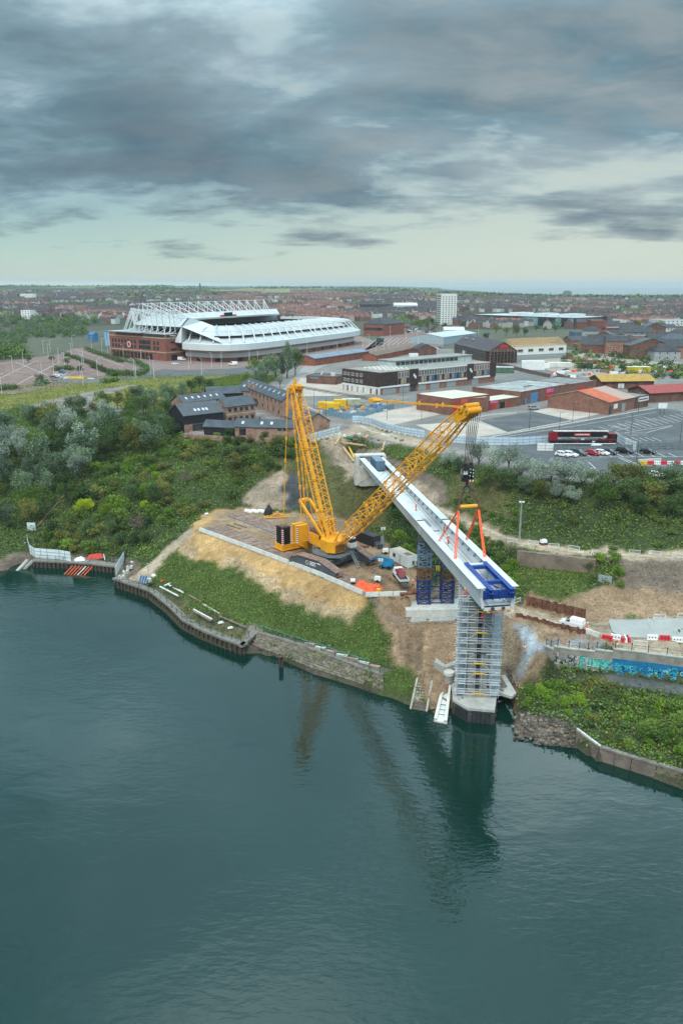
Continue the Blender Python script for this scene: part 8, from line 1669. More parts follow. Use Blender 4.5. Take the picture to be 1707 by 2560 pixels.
for (x0, y0, x1, D_, h_, rf, rh, wm, rm_, lab) in ((1474, 846, 1512, 14, 16, 'flat', 0, M('tall_brick', (.20, .075, .06), .9, .2), grey, 'tall plain red brick block in the town on the right'), (1512, 848, 1577, 20, 10, 'flat', 0, MATS['tall_brick'], grey, 'lower red brick hall beside the tall brick block'), (1425, 868, 1502, 22, 5, 'gx', 3, brick, slate_dk, 'dark slate roofed works by the railway'), (1558, 858, 1612, 20, 9, 'gx', 5, M('grey_blue_render', (.20, .24, .27), .8, .15), slate_dk, 'blue grey hall with steep slate roof'), (1600, 893, 1642, 12, 8, 'gx', 3.5, brick, slate_dk, 'brick terrace end by the railway cutting'), (1642, 897, 1720, 14, 8, 'gx', 3.5, brick, slate_dk, 'long brick terrace with white windows by the railway'), (1657, 880, 1720, 12, 9, 'hip', 4, M('pale_blue_render', (.42, .50, .54), .8, .1), slate, 'pale blue house with hipped slate roof'), (1610, 838, 1690, 18, 7, 'gx', 3, offwhite, slate_dk, 'long pale terrace with slate roof on the right'), (1560, 826, 1640, 22, 6, 'flat', 0, dkc, whites, 'dark shop with white fascia behind the terraces'), (1428, 812, 1470, 24, 8, 'flat', 0, whites, M('pale_metal_roof', (.50, .56, .58)), 'white low shop beside the retail store'), (1434, 842, 1472, 18, 4, 'flat', 0, M('blue_shop', (.10, .14, .22), .6, .2), slate, 'low blue fronted shop row'), (1640, 815, 1720, 26, 7, 'flat', 0, whites, MATS['grey_felt'], 'white fronted store at the right edge'), (55, 798, 78, 14, 13, 'flat', 0, white, offwhite, 'white apartment block left above the gorge'), (85, 792, 122, 14, 9, 'gx', 4, brick, slate_dk, 'brick flats beside the white block on the left'), (195, 745, 245, 30, 12, 'flat', 0, M('bright_brick', (.26, .09, .06)), redtile, 'long red brick school in the left town'), (52, 748, 86, 20, 14, 'flat', 0, white, offwhite, 'white building among the trees at the far left'), (900, 775, 1006, 60, 10, 'flat', 0, dkc, slate, 'dark supermarket behind the stadium'), (985, 778, 1043, 40, 10, 'gx', 4, whites, whites, 'white factory roofs left of the tower block'), (1110, 835, 1160, 16, 4, 'gx', 2.5, white, whites, 'small white pavilion roofs at the foot of the tower block'), (1170, 812, 1190, 10, 5, 'gx', 3, brick, redtile, 'red roofed houses right of the tower block'), (1240, 818, 1300, 12, 6, 'gx', 4, M('bright_brick', (.26, .09, .06)), redtile, 'red roofed houses before the retail store')):
 p, q = FB(x0, y0), FB(x1, y0); o = bldg('town_building', lab, 'building', p, V((q.x, q.y, p.z)), D_, h_, rf, rh, wm, rm_, ov=.4, par=.4)
 for z in [1.5 + 3 * k for k in range(int(h_ // 3))]: wins(o, 'f', lin(1, o.L - 1, max(2, int(o.L / 5))), z, 1.5, 1.5, white if rf != 'flat' else grey, glass, 0)
mats_ = [(MATS['tall_brick'], slate_dk), (brick, slate_dk), (brick_dk, slate), (M('render_grey', (.33, .34, .34), .8, .15), slate_dk), (brick, MATS['grey_felt'])]
for k in range(34):
 x0 = 1440 + (k * 61 % 260); y0 = 822 + (k // 4) * 8.5 + (x0 - 1440) * .06; p = FB(x0, y0) if y0 < 858 else P(x0, y0, 25); wm_, rm_ = mats_[k % 5]; a_ = rng.uniform(-.5, .3); L_ = rng.uniform(14, 30)
 o = bldg('town_building', ('gabled red brick', 'slate roofed brick', 'gable fronted brown brick', 'grey rendered hipped', 'flat roofed brick')[k % 5] + ' town building crowded %s the railway' % ('just behind' if y0 > 850 else 'farther back behind'), 'building', p, p + V((math.cos(a_) * L_, math.sin(a_) * L_, 0)), rng.uniform(10, 16), rng.uniform(5.5, 9), ('gx', 'gx', 'gy', 'hip', 'flat')[k % 5], rng.uniform(3, 5), wm_, rm_, group='town buildings behind the railway')
 for z in (1.2, 4.0): wins(o, 'f', lin(1, o.L - 1, int(o.L / 4.5)), z, 1.3, 1.5, white if k % 2 else grey, glass, 0)
 chimney(o, 2.5, o.D / 2, o.h + 1.5, 3.2) if k % 3 else None
p = FB(501, 724); b = MB(); b.lathe((p.x, p.y, p.z - 2), [(7, 0), (5, 6), (4, 26), (1, 34)], 8); tag(b.build('hill_monument', darkgrey), 'small dark tower on the skyline ridge', 'tower')
p = P(1416, 748, 20); b = MB(); b.box((p.x, p.y, 30), (30, 18, 36)); b.box((p.x, p.y, 50), (20, 12, 5)); tag(b.build('water_tower', M('far_grey', (.16, .17, .18), .8, .1)), 'square dark block on the coastal skyline', 'tower')
# ---- houses
hmat = [M('house_brick', (.17, .105, .09), .9, .2, .05), M('house_cream', (.40, .37, .33), .9, .15, .05), M('house_white', (.55, .55, .53), .9, .1, .05), M('house_red_tile', (.17, .085, .07), .85, .3, .06), slate_dk, M('pink_tile_house', (.22, .12, .10), .8, .2, .08)]
def house(b, c, rz, L_, D_, h, rh, wm, rm_):
 cs, sn = math.cos(rz), math.sin(rz); vs = [(-L_ / 2, -D_ / 2, -3), (L_ / 2, -D_ / 2, -3), (L_ / 2, D_ / 2, -3), (-L_ / 2, D_ / 2, -3), (-L_ / 2, -D_ / 2, h), (L_ / 2, -D_ / 2, h), (L_ / 2, D_ / 2, h), (-L_ / 2, D_ / 2, h), (-L_ / 2, 0, h + rh), (L_ / 2, 0, h + rh)]
 vs = [(c[0] + x * cs - y * sn, c[1] + x * sn + y * cs, c[2] + z) for x, y, z in vs]; o = len(b.v); b.v += vs
 for f, m in (((0, 1, 5, 4), wm), ((2, 3, 7, 6), wm), ((3, 0, 4, 8, 7), wm), ((1, 2, 6, 9, 5), wm), ((4, 5, 9, 8), rm_), ((6, 7, 8, 9), rm_)): b.f.append(tuple(i + o for i in f)); b.m.append(m)
 x, y = L_ * .3 * cs, L_ * .3 * sn; b.box((c[0] + x, c[1] + y, c[2] + h + rh), (.9, .9, 2.0), rz, 0)
hs = []; rh_ = random.Random(11)
stp = [(p.x, p.y) for p in [P(250, 900), P(430, 925), P(930, 890), P(1000, 840), P(1000, 815), P(300, 800)]]
for _ in range(900):
 d = 640 + 2900 * rh_.random() ** 1.5; u = rh_.uniform(-.47, .47); x = u * d; px_, py_ = pix((x, d, float(far_z(x, d))))
 if py_ > 822 or (px_ < 300 and py_ > 792) or (870 < px_ < 1170 and py_ > 800) or (1150 < px_ < 1460 and py_ > 782 and not (1170 < px_ < 1290 and py_ > 800)) or (x > .12 * d and d > 3100): continue
 if (px_ > 1480 and py_ > 812): continue
 a = rh_.choice((.25, .25, 1.35, -.4)) + rh_.uniform(-.1, .1); red_ = (px_ > 560 and px_ < 900 and rh_.random() < .75) or rh_.random() < .22; n = rh_.randint(5, 11)
 for r_ in range(rh_.randint(2, 4)):
  for k in range(n):
   ox, oy = (k - n / 2) * 7.5, r_ * 24; cx, cy = x + ox * math.cos(a) - oy * math.sin(a), d + ox * math.sin(a) + oy * math.cos(a)
   if cy > 640 and rh_.random() < .92: hs.append((cy, cx, a + rh_.uniform(-.02, .02), 7.0, rh_.uniform(8, 10), rh_.uniform(4.8, 6), rh_.uniform(2.6, 3.8), rh_.choice((0, 0, 0, 1, 1, 2)), (3 if rh_.random() < .6 else 5) if red_ else 4))
occ = set(); hs2 = []
for h_ in sorted(hs):
 k = (round(h_[1] / 8.5), round(h_[0] / 8.5))
 if k in occ or inpoly(stp, np.array([h_[1]]), np.array([h_[0]]))[0]: continue
 occ.add(k); hs2.append(h_)
def z_far(x, y): return float(far_z(x, y))
hz = far_z(np.array([h_[1] for h_ in hs2]), np.array([h_[0] for h_ in hs2])); bulk = MB()
for i, h_ in enumerate(hs2):
 if i < 290:
  b = MB(); house(b, (0, 0, 0), 0, h_[3], h_[4], h_[5], h_[6], h_[7], h_[8]); o = b.build('terraced_house', hmat); o.location = (h_[1], h_[0], hz[i]); o.rotation_euler = (0, 0, h_[2]); tag(o, '%s terraced house with %s roof in the town %s' % (('brick', 'cream', 'white')[h_[7]], {3: 'red tile', 4: 'dark slate', 5: 'pinkish tile'}[h_[8]], 'left of the stadium' if h_[1] < -.28 * h_[0] else 'behind the stadium' if h_[1] < .02 * h_[0] else 'round the tower block' if h_[1] < .2 * h_[0] else 'behind the retail store'), 'house', 'terraced houses of the town')
 else: house(bulk, (h_[1], h_[0], hz[i]), *h_[2:])
tag(bulk.build('distant_houses', hmat), kind='stuff')
# ------------------------------------------------------------------ vegetation
def leaf_mat(name, c, c2):
 m = bpy.data.materials.new(name); m.use_nodes = True; nt = m.node_tree; N = nt.nodes; L = nt.links; b = N['Principled BSDF']; b.inputs['Roughness'].default_value = .65; b.inputs['Specular IOR Level'].default_value = .2
 g = N.new('ShaderNodeNewGeometry'); r = N.new('ShaderNodeValToRGB'); L.new(g.outputs['Random Per Island'], r.inputs[0]); r.color_ramp.elements[0].color = (*c, 1); r.color_ramp.elements[1].color = (*c2, 1)
 oi = N.new('ShaderNodeObjectInfo'); hs_ = N.new('ShaderNodeHueSaturation'); mr = N.new('ShaderNodeMapRange'); L.new(oi.outputs['Random'], mr.inputs[0]); mr.inputs[3].default_value = .62; mr.inputs[4].default_value = 1.45; L.new(mr.outputs[0], hs_.inputs['Value']); L.new(r.outputs[0], hs_.inputs['Color'])
 mh = N.new('ShaderNodeMapRange'); L.new(oi.outputs['Random'], mh.inputs[0]); mh.inputs[3].default_value = .505; mh.inputs[4].default_value = .475; L.new(mh.outputs[0], hs_.inputs['Hue'])
 L.new(hs_.outputs[0], b.inputs['Base Color']); hs_.inputs['Saturation'].default_value = 1.12; return m
LEAF = {'dark': leaf_mat('dark_leaves', (0.033, 0.062, 0.025), (0.094, 0.150, 0.056)), 'mid': leaf_mat('green_leaves', (0.056, 0.106, 0.027), (0.150, 0.231, 0.062)), 'olive': leaf_mat('olive_leaves', (0.081, 0.094, 0.030), (0.188, 0.206, 0.069)), 'silver': leaf_mat('silver_leaves', (0.112, 0.150, 0.112), (0.338, 0.388, 0.325)), 'grey': leaf_mat('grey_green_leaves', (0.062, 0.106, 0.062), (0.188, 0.250, 0.156)), 'lime': leaf_mat('lime_leaves', (0.163, 0.237, 0.025), (0.325, 0.425, 0.062)), 'bright': leaf_mat('bright_leaves', (0.075, 0.156, 0.025), (0.188, 0.300, 0.062)), 'bare': leaf_mat('dull_leaves', (0.112, 0.094, 0.069), (0.213, 0.175, 0.138)), 'grass': leaf_mat('grass_blades', (0.069, 0.106, 0.025), (0.175, 0.206, 0.062))}
bark = M('bark', (.09, .075, .06), .9, .3, 2)
def cards(cen, size, rgn, up=.0, aspect=.7):
 n = len(cen); d = rgn.normal(size=(n, 3)); d[:, 2] += up; d /= np.linalg.norm(d, axis=1)[:, None] + 1e-9; t = np.cross(d, rgn.normal(size=(n, 3))); t /= np.linalg.norm(t, axis=1)[:, None] + 1e-9; bt = np.cross(d, t); s = (size * rgn.uniform(.6, 1.3, n))[:, None]
 a, c = t * s * .5, bt * s * .5 * aspect; vs = np.stack([cen - a, cen - c * .8, cen + a, cen + c * .8], 1).reshape(-1, 3); return vs, np.arange(n * 4).reshape(n, 4)
def crown_mesh(seed, nl, nleaf, kind, rx=1., rz=1., size=.11, base=.25, tall=False):
 rgn = np.random.default_rng(seed); L_ = []
 for k in range(nl):
  a = rgn.uniform(0, 6.283); r = rgn.uniform(.1, .72) ** .8; z = rgn.uniform(-.6, .8); sh_ = math.sqrt(max(.12, 1 - z * z * .85)); L_.append((r * sh_ * math.cos(a), r * sh_ * math.sin(a), z * .75, rgn.uniform(.22, .46)))
 L_ = np.array(L_); w_ = L_[:, 3] ** 2; pick = rgn.choice(nl, nleaf, p=w_ / w_.sum()); d = rgn.normal(size=(nleaf, 3)); d /= np.linalg.norm(d, axis=1)[:, None]; rad = L_[pick, 3] * rgn.uniform(.55, 1.08, nleaf)
 cen = (L_[pick, :3] + d * rad[:, None]) * np.array([rx, rx, rz]); cen[:, 2] += base + rz * .85
 if tall: cen[:, :2] *= (1.15 - .55 * (cen[:, 2:3] / (base + rz * 1.8)))
 vs, qs = cards(cen, size, rgn, .7); return np_mesh('crown', vs, qs, LEAF[kind])
def trunk_mesh(h): 
 b = MB(); b.tube((0, 0, -.15), (.02, .01, h * .6), .055, 7, 0, .03); rg_ = random.Random(int(h * 100))
 for k in range(5): a = k * 1.26 + rg_.random(); b.tube((.01, 0, h * (.28 + .07 * k)), (.42 * math.cos(a), .42 * math.sin(a), h * (.75 + .05 * k)), .026, 5, 0, .008)
 return b.mesh('trunk', bark)
TR = trunk_mesh(1.2); CR = {}
for kind, nv in (('dark', 3), ('mid', 3), ('olive', 2), ('silver', 2), ('grey', 3), ('lime', 1), ('bright', 2), ('bare', 1)): CR[kind] = [crown_mesh(100 + i * 7 + len(kind), 16, 2600 if kind != 'bare' else 1100, kind, .95, .78, .085, .12) for i in range(nv)]
SHR = {k: [crown_mesh(300 + i * 5 + len(k), 12, 900, k, .95, .62, .14, -.1) for i in range(2)] for k in ('dark', 'mid', 'olive', 'bright', 'silver', 'grey')}
POP = crown_mesh(77, 22, 3200, 'grey', .55, 1.15, .075, .1, True)
LABT = {'dark': 'bushy dark green tree', 'mid': 'bushy mid green tree', 'olive': 'olive green tree', 'silver': 'pale silvery leaved tree', 'grey': 'grey green willow like tree', 'lime': 'bright lime green bush', 'bright': 'fresh green leafy tree', 'bare': 'thin brownish half bare tree'}
NT = {}
def tree(p, kind, r, where, group, shrub=False, h=1.0):
 if NT.get((kind, shrub), 0) >= 295: return
 NT[(kind, shrub)] = NT.get((kind, shrub), 0) + 1
 lab = LABT[kind] if not shrub else LABT[kind].replace('tree', 'shrub').replace('bush ', 'shrub '); t = thing('shrub' if shrub else 'tree', lab + ' ' + where, 'shrub' if shrub else 'tree', (p[0], p[1], p[2] - .1), rng.uniform(0, 6.28), group); t.scale = (r, r, r * h)
 inst('crown', (SHR if shrub else CR)[kind][rng.integers(2) % len((SHR if shrub else CR)[kind])], t, (0, 0, .0 if shrub else .35))
 if not shrub: inst('trunk', TR, t)
def scatter(poly, step, keepf=None):
 ws = [G(a, b) for a, b in poly]; pl_ = [(p.x, p.y) for p in ws]; x0, x1, y0, y1 = min(p[0] for p in pl_), max(p[0] for p in pl_), min(p[1] for p in pl_), max(p[1] for p in pl_); out = []
 for i, y in enumerate(np.arange(y0, y1, step * .87)):
  for x in np.arange(x0 + (i % 2) * step / 2, x1, step):
   q = (x + rng.uniform(-.38, .38) * step, y + rng.uniform(-.38, .38) * step)
   if inpoly(pl_, np.array([q[0]]), np.array([q[1]]))[0]: out.append(V((q[0], q[1], TZ(*q))))
 return out
def pickk(ks): return ks[rng.integers(len(ks))]
def merged(name, items, nc, size, kind, label=None, cat=None):
 rgn = np.random.default_rng(len(items)); cen = []
 for p, r in items:
  d = rgn.normal(size=(nc, 3)); d /= np.linalg.norm(d, axis=1)[:, None]; d[:, 2] = np.abs(d[:, 2]) * 1.1 + .1 * d[:, 2]; cen.append(np.array(p) + d * r * rgn.uniform(.55, 1.1, (nc, 1)) * np.array([1, 1, 1.1]))
 vs, qs = cards(np.concatenate(cen), size, rgn, .7); o = bpy.data.objects.new(name, np_mesh(name, vs, qs, LEAF[kind])); C.objects.link(o); tag(o, label, cat, kind=None if label else 'stuff')
grp_w = 'trees of the riverside wood'
for q in scatter([(-300, 1100), (0, 1076), (110, 1052), (215, 1034), (330, 1014), (420, 1000), (452, 1030), (455, 1080), (420, 1130), (300, 1150), (210, 1190), (190, 1280), (60, 1330), (-40, 1370), (-300, 1390)], 7.2):
 n = mnoise.noise(q * .05); px_, py_ = pix(q); k = 'silver' if (abs(px_ - 165) < 30 and abs(py_ - 1105) < 26) or (abs(px_ - 275) < 36 and abs(py_ - 1062) < 26) or (px_ < 70 and abs(py_ - 1150) < 30) or (abs(px_ - 200) < 22 and abs(py_ - 1165) < 20) or rng.random() < .015 else 'grey' if n > .12 else 'dark' if n < -.12 else pickk(['mid', 'olive', 'mid', 'dark', 'grey'])
 tree(q, k, rng.uniform(3.9, 6.2) * (.72 if py_ < 1095 else 1.0 if py_ < 1200 else .8), 'in the wood, ' + ('left edge, ' if px_ < 90 else 'near courtyard, ' if px_ > 330 else '') + ('by the grass field' if py_ < 1080 else 'low above the jetty' if py_ > 1200 else 'half way down'), grp_w, False, rng.uniform(1.0, 1.35))
for q in scatter([(215, 1185), (300, 1155), (430, 1125), (470, 1095), (740, 1108), (735, 1180), (640, 1185), (590, 1240), (480, 1285), (400, 1335), (330, 1390), (180, 1385), (95, 1380), (85, 1335), (190, 1290)], 4.3):
 px_, py_ = pix(q); n = mnoise.noise(q * .08 + V((9, 3, 0)))
 if 440 < px_ < 590 and 1150 < py_ < 1245 and rng.random() < .75: continue
 k = pickk(['dark', 'dark', 'mid']) if n < -.1 else pickk(['olive', 'mid', 'dark']) if n < .15 else pickk(['bright', 'mid', 'olive']); tree(q, k, rng.uniform(1.6, 3.3), 'on the bank below the courtyard, ' + ('near the crane' if px_ > 560 else 'above the jetty' if px_ < 330 and py_ > 1290 else 'middle') + (', high' if py_ < 1180 else ''), 'shrubs of the bank below the courtyard', True, rng.uniform(.9, 1.4))
for px_, py_, k, r in ((200, 1292, 'lime', 2.6), (222, 1282, 'lime', 2.4), (270, 1296, 'lime', 2.4), (366, 1278, 'lime', 1.7), (350, 1335, 'bare', 2.8), (390, 1265, 'dark', 3.6), (330, 1260, 'dark', 3.0), (585, 1180, 'olive', 3.3), (410, 1245, 'olive', 2.4), (468, 1212, 'bare', 2.3), (610, 1155, 'dark', 3.2), (690, 1130, 'olive', 2.6), (280, 1345, 'dark', 2.8)): tree(G(px_, py_), k, r, 'standing out on the bank left of the crane', 'single trees on the bank left of the crane', False, 1.1)
for px_, py_, k, r in ((1120, 1165, 'silver', 3.2), (1150, 1178, 'grey', 3.0), (1195, 1165, 'silver', 4.2), (1235, 1180, 'silver', 4.4), (1270, 1170, 'silver', 4.2), (1220, 1215, 'dark', 3.8), (1300, 1200, 'silver', 4.0), (1335, 1215, 'silver', 4.4), (1375, 1205, 'silver', 4.0), (1410, 1225, 'silver', 4.2), (1450, 1215, 'silver', 4.0), (1260, 1225, 'dark', 4), (1310, 1240, 'grey', 3.4), (1385, 1245, 'silver', 3.0), (1350, 1245, 'olive', 3.2), (1430, 1255, 'silver', 2.6)): tree(G(px_, py_ + 8), k, r, 'at the top of the bank below the parked cars', 'trees along the crest right of the boom')
for px_, py_, k, r in ((1490, 1240, 'dark', 4), (1530, 1225, 'olive', 4.4), (1570, 1222, 'olive', 4.4), (1610, 1230, 'mid', 4.2), (1555, 1255, 'dark', 4), (1650, 1240, 'dark', 4.6), (1690, 1225, 'grey', 4.4), (1625, 1265, 'olive', 3.8), (1700, 1260, 'dark', 4.6), (1510, 1270, 'mid', 3.6), (1590, 1285, 'dark', 3.4), (1670, 1290, 'dark', 3.6), (1750, 1240, 'mid', 4.4), (1740, 1280, 'dark', 4)): tree(G(px_, py_ + 8), k, r, 'on the bank at the right below the car park', 'trees on the right hand bank')
for q in scatter([(1130, 1200), (1280, 1225), (1480, 1280), (1707, 1290), (1850, 1300), (1850, 1385), (1707, 1378), (1450, 1362), (1300, 1338), (1190, 1295), (1120, 1255)], 4.2):
 if rng.random() < .62: tree(q, pickk(['mid', 'olive', 'dark', 'mid', 'bright']), rng.uniform(.9, 1.8), 'on the slope above the dirt track', 'shrubs above the dirt track', True, rng.uniform(.8, 1.2))
for q in scatter([(950, 1240), (1010, 1262), (1120, 1305), (1230, 1345), (1285, 1385), (1300, 1480), (1260, 1470), (1180, 1440), (1060, 1340), (980, 1290)], 3.4): tree(q, pickk(['mid', 'dark', 'mid', 'olive', 'bright']), rng.uniform(1.2, 2.3), 'on the slope under the bridge', 'shrubs under the bridge', True)
for px_, py_, k, r in ((1475, 1430, 'dark', 1.8), (1500, 1405, 'bright', 1.8), (1535, 1405, 'mid', 1.9), (1545, 1440, 'bright', 1.9), (1478, 1455, 'dark', 1.6), (1548, 1470, 'mid', 1.5), (1530, 1385, 'mid', 1.6), (1020, 1390, 'bright', 2.4), (1000, 1350, 'bright', 2.2), (1022, 1370, 'mid', 2.2), (985, 1372, 'dark', 1.3)): tree(G(px_, py_), k, r, 'beside the palisade gate' if px_ > 1400 else 'behind the white cabin', 'green shrubs by the track wall' if px_ > 1400 else 'green shrubs behind the cabin', True, 1.3)
for q in scatter([(1318, 1715), (1395, 1700), (1480, 1722), (1600, 1740), (1707, 1758), (1850, 1790), (1850, 1950), (1707, 1905), (1580, 1870), (1500, 1845), (1440, 1800), (1350, 1780), (1300, 1765)], 2.5):
 px_, py_ = pix(q); k = 'bright' if px_ < 1470 and py_ > 1690 and rng.random() < .7 else pickk(['olive', 'dark']) if 1460 < px_ < 1560 else pickk(['mid', 'bright', 'mid', 'olive']); tree(q, k, rng.uniform(1.0, 1.9) * (1.2 if px_ > 1560 else .9), 'on the right river bank ' + ('next to the scaffold' if px_ < 1400 else 'below the graffiti' if px_ < 1580 else 'at the picture edge') + (', low' if py_ > 1810 else ''), 'shrubs of the right river bank', True, rng.uniform(.8, 1.2))
for px_, py_, r in ((1470, 1705, 2.3), (1500, 1712, 2.4), (1530, 1722, 2.0)): tree(G(px_, py_ + 8), 'olive', r, 'in front of the grey path below the graffiti', 'olive shrubs before the graffiti path', True)
# trees on the plateau
for px_, py_, k, r in ((668, 955, 'grey', 7), (690, 950, 'grey', 6), (640, 950, 'mid', 5.6), (700, 970, 'silver', 3), (655, 975, 'grey', 4.5), (620, 962, 'mid', 3.2), (738, 938, 'dark', 7.2), (520, 985, 'dark', 3.6), (500, 978, 'dark', 3.6), (480, 985, 'dark', 3.4), (455, 1000, 'grey', 4), (585, 985, 'bright', 2.6), (560, 980, 'bright', 2.4), (610, 990, 'bright', 2.6)): tree(G(px_, py_), k, r, 'in the clump behind the brick courtyard', 'trees behind the brick courtyard', False, 1.15)
for px_, py_, s in ((718, 945, 8.2), (704, 950, 5.8)): p = G(px_, py_); t = thing('tree', 'tall pointed grey green tree in front of the stadium', 'tree', p, 0, 'tall pointed trees before the stadium'); t.scale = (s,) * 3; inst('crown', POP, t, (0, 0, .2)); inst('trunk', TR, t)
HL = ['dividing the two lanes left of the stadium front', 'along the lower side of the middle car park lane', 'along the top edge of the middle car park lane', 'curving round the corner nearest the roundabout', 'along the grass edge left of the roundabout', 'beside the road before the stadium entrance', 'behind the short row of parked cars', 'at the far left bottom corner of the car park', 'left of the parked cars near the grass', 'right of the fenced skip store']; hn = 0
for line, n in (([(165, 888), (240, 915)], 20), ([(232, 918), (290, 938)], 16), ([(215, 875), (312, 908)], 22), ([(270, 932), (345, 940), (372, 926)], 26), ([(275, 940), (340, 936)], 18), ([(335, 905), (372, 922)], 12), ([(140, 925), (185, 924)], 10), ([(0, 975), (46, 972)], 8), ([(90, 965), (120, 958)], 7), ([(265, 958), (295, 950)], 7)):
 it = []
 for k in range(n * 2): f = k / n / 2 * (len(line) - 1); i = int(f); a, c = line[i], line[i + 1]; it.append((P(a[0] + (c[0] - a[0]) * (f - i), a[1] + (c[1] - a[1]) * (f - i) + rng.uniform(-2, 2), 25), rng.uniform(1.3, 2.4)))
 hn += 1; merged('hedge', it, 70, .75, pickk(['grey', 'mid', 'dark']), 'green hedge %s' % HL[hn - 1], 'hedge')
for px_, py_, r in ((318, 905, 3.2), (72, 908, 2.6), (130, 905, 2.4), (170, 915, 3), (200, 935, 2.8), (100, 962, 3.2), (290, 893, 2.4)): tree(P(px_, py_, 25), 'dark', r, 'standing in the brick paved car park', 'car park trees')
# rough land and woods left of the stadium, town trees, railway bushes
def zf(x, y): return float(far_z(x, y)) if y > 436 else 25.
MG = {k: [] for k in ('dark', 'mid', 'grey')}; MT = {k: [] for k in ('dark', 'mid', 'grey')}; MR = {k: [] for k in ('dark', 'mid', 'olive')}
for _ in range(420):
 px_, py_ = rng.uniform(-60, 215), rng.uniform(795, 905)
 if py_ > 845 + max(0, 60 - px_) * .9 and px_ > 60: continue
 p = FB(px_, py_); MG[pickk(['dark', 'dark', 'mid', 'grey'])].append((p, rng.uniform(3.5, 7)))
for _ in range(1100):
 px_, py_ = rng.uniform(-40, 1747), 732 + 86 * rng.random() ** 1.2
 if (270 < px_ < 925) and py_ > 768 or (900 < px_ < 1180 and py_ > 818) or (1085 < px_ < 1140 and py_ > 740) or (1170 < px_ < 1440 and 775 < py_ < 815): continue
 p = FB(px_, py_)
 if p.y > 6000 or (p.x > .12 * p.y and p.y > 3300): continue
 MT[pickk(['dark', 'dark', 'mid', 'grey'])].append((p, rng.uniform(3.5, 7.5) * (1 if p.y < 1600 else 1.5)))
for _ in range(260):
 px_ = rng.uniform(1400, 1740); py_ = 872 + (px_ - 1400) * .17 + rng.uniform(-12, 42); p = P(px_, py_, 25) if py_ > 850 else FB(px_, py_)
 if py_ < 948: MR[pickk(['dark', 'mid', 'olive', 'dark'])].append((p, rng.uniform(1.4, 3.2)))
for k in MG: merged('gorge_wood', MG[k], 170, 1.5, k)
for k in MT: merged('town_trees', MT[k], 110, 2.0, k)
for k in MR: merged('railway_bushes', MR[k], 90, .9, k)
for px_, py_, r in ((1080, 808, 6), (1065, 812, 7), (1045, 815, 6), (1110, 818, 5), (1030, 815, 5), (1240, 830, 6), (1290, 838, 7), (1310, 838, 6), (1265, 835, 6), (1340, 825, 5), (1360, 828, 5), (1385, 826, 5), (1185, 845, 5), (1215, 848, 5)): tree(FB(px_, py_ + 4), pickk(['dark', 'mid', 'olive']), r * .8, 'near the tower block and retail store', 'trees near the tower block')
# far woods that read as masses
cen = []
for _ in range(2400):
 u = rng.uniform(-.47, .3); d = rng.uniform(2300, 6500); x = u * d; n = mnoise.noise(V((x / 420, d / 520, 3.)))
 if n < .12 or (u > .12 and d > 3300): continue
 z = float(far_z(x, d)); sp = 9 + d / 600; 
 for _ in range(9): cen.append((x + rng.uniform(-1, 1) * sp * 2.2, d + rng.uniform(-1, 1) * sp * 2, z + rng.uniform(0, 1) * 11))
for k in range(900):
 u = .12 + .36 * k / 900; d = 3000 + rng.uniform(-150, 250); x = u * d
 for _ in range(4): cen.append((x + rng.uniform(-12, 12), d + rng.uniform(-20, 20), float(far_z(x, d)) + rng.uniform(0, 13)))
vs, qs = cards(np.array(cen), 11, np.random.default_rng(5), .8, .8); o = bpy.data.objects.new('distant_wood', np_mesh('distant_wood', vs, qs, LEAF['dark'])); C.objects.link(o); tag(o, kind='stuff')
# ground cover on the banks
def cover(name, kinds, dens, size, hgt, mat, xr, yr, seed, up=.5, jit=.5, noise_cut=None, zr=(.8, 24.9)):
 m = np.zeros(GZ.shape, bool)
 for k in kinds: m |= ZK == KN.index(k)
 m &= (GZ > zr[0]) & (GZ < zr[1]) & (GXX > xr[0]) & (GXX < xr[1]) & (GYY > yr[0]) & (GYY < yr[1]) & (np.abs(GXX) < GYY * .5 + 10)
 if noise_cut: m &= vnoise(GXX, GYY, noise_cut[0], seed) > noise_cut[1]
 j, i = np.nonzero(m); rgn = np.random.default_rng(seed); n = int(len(j) * GR * GR * dens); s = rgn.integers(0, len(j), n); x = gx[i[s]] + rgn.uniform(-jit, jit, n); y = gy[j[s]] + rgn.uniform(-jit, jit, n); z = GZ[j[s], i[s]]; clump = vnoise(x, y, 1.6, seed + 50)
 cen = np.stack([x, y, z + hgt * clump ** 1.5 * rgn.uniform(.2, 1.1, n) + .05], 1); vs, qs = cards(cen, size, rgn, up); o = bpy.data.objects.new(name, np_mesh(name, vs, qs, mat)); C.objects.link(o); tag(o, kind='stuff')
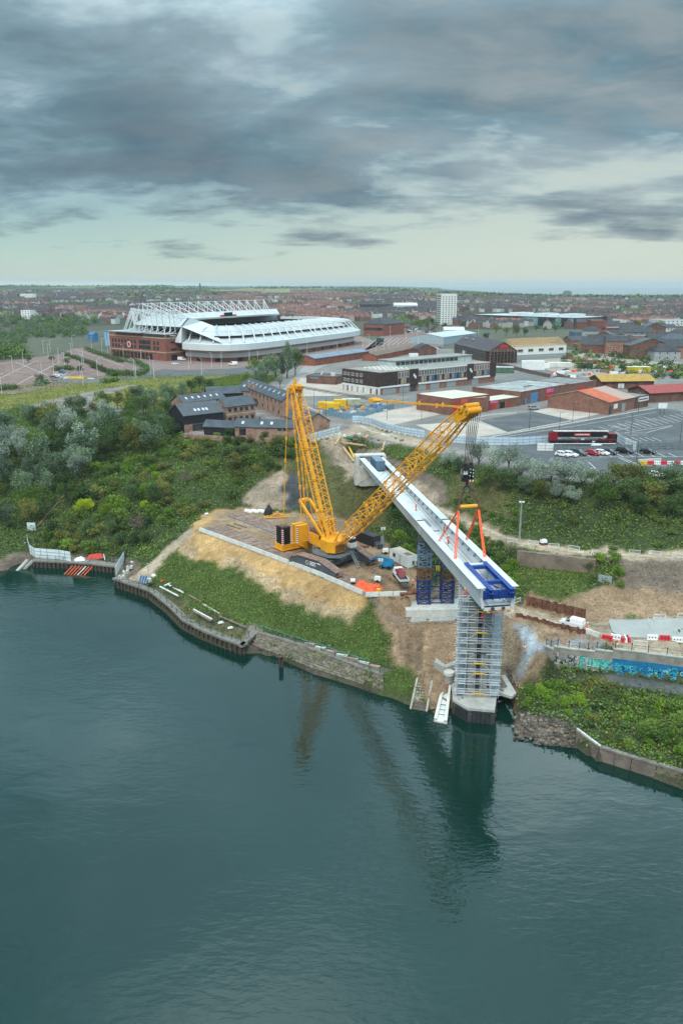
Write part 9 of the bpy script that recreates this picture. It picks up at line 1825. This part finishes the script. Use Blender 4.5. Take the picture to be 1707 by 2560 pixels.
cover('undergrowth', ['under'], 5.5, .5, 1.7, LEAF['mid'], (-190, 190), (90, 400), 41); cover('undergrowth', ['under'], 3.0, .5, 2.0, LEAF['dark'], (-190, 190), (90, 400), 42, noise_cut=(7, .48)); cover('undergrowth', ['under'], 2.5, .45, 1.5, LEAF['olive'], (-190, 190), (90, 400), 43, noise_cut=(9, .52)); cover('undergrowth', ['under'], 3.0, .4, 1.4, LEAF['bright'], (-190, 190), (90, 400), 44, noise_cut=(8, .58))
cover('bank_grass', ['grass'], 9, .38, .5, LEAF['grass'], (-190, 190), (90, 440), 45, .2, zr=(.8, 26)); cover('bank_grass', ['grass'], 4, .42, .7, LEAF['mid'], (-190, 190), (90, 440), 46, .3, noise_cut=(4, .5), zr=(.8, 26)); cover('dry_grass', ['rough'], 8, .4, .6, LEAF['olive'], (-190, 190), (90, 400), 47, .2); cover('dry_grass', ['rough'], 3, .4, .5, LEAF['bare'], (-190, 190), (90, 400), 48, .2)
cover('weeds', ['darkearth', 'palerock'], .5, .35, .4, LEAF['mid'], (-190, 190), (90, 400), 49, .3); cover('weeds', ['quay'], .8, .3, .3, LEAF['grass'], (-190, 190), (90, 240), 51, .3); cover('rubble', ['dirt', 'palerock', 'gravel', 'darkearth'], 3.2, .38, .12, M('rubble_stone', (.29, .215, .15), .95, .3, 1), (-190, 190), (90, 260), 52, 1.5); cover('field_grass', ['field'], 1.6, .6, .35, LEAF['grass'], (-190, 190), (300, 440), 53, .3, zr=(1, 26))
# ------------------------------------------------------------------ haze
hb_ = MB(); hb_.bb(-9200, -200, -27, 40100, 42100, 150); ho = hb_.build('haze', M('haze_air', (1, 1, 1), 1, 0)); tag(ho, kind='stuff')
hm = bpy.data.materials.new('haze_volume'); hm.use_nodes = True; N = hm.node_tree.nodes; N.clear(); ou = N.new('ShaderNodeOutputMaterial'); pv = N.new('ShaderNodeVolumePrincipled'); pv.inputs['Color'].default_value = (.80, .90, .93, 1); pv.inputs['Density'].default_value = HAZE; hm.node_tree.links.new(pv.outputs[0], ou.inputs['Volume'])
ho.data.materials.clear(); ho.data.materials.append(hm)
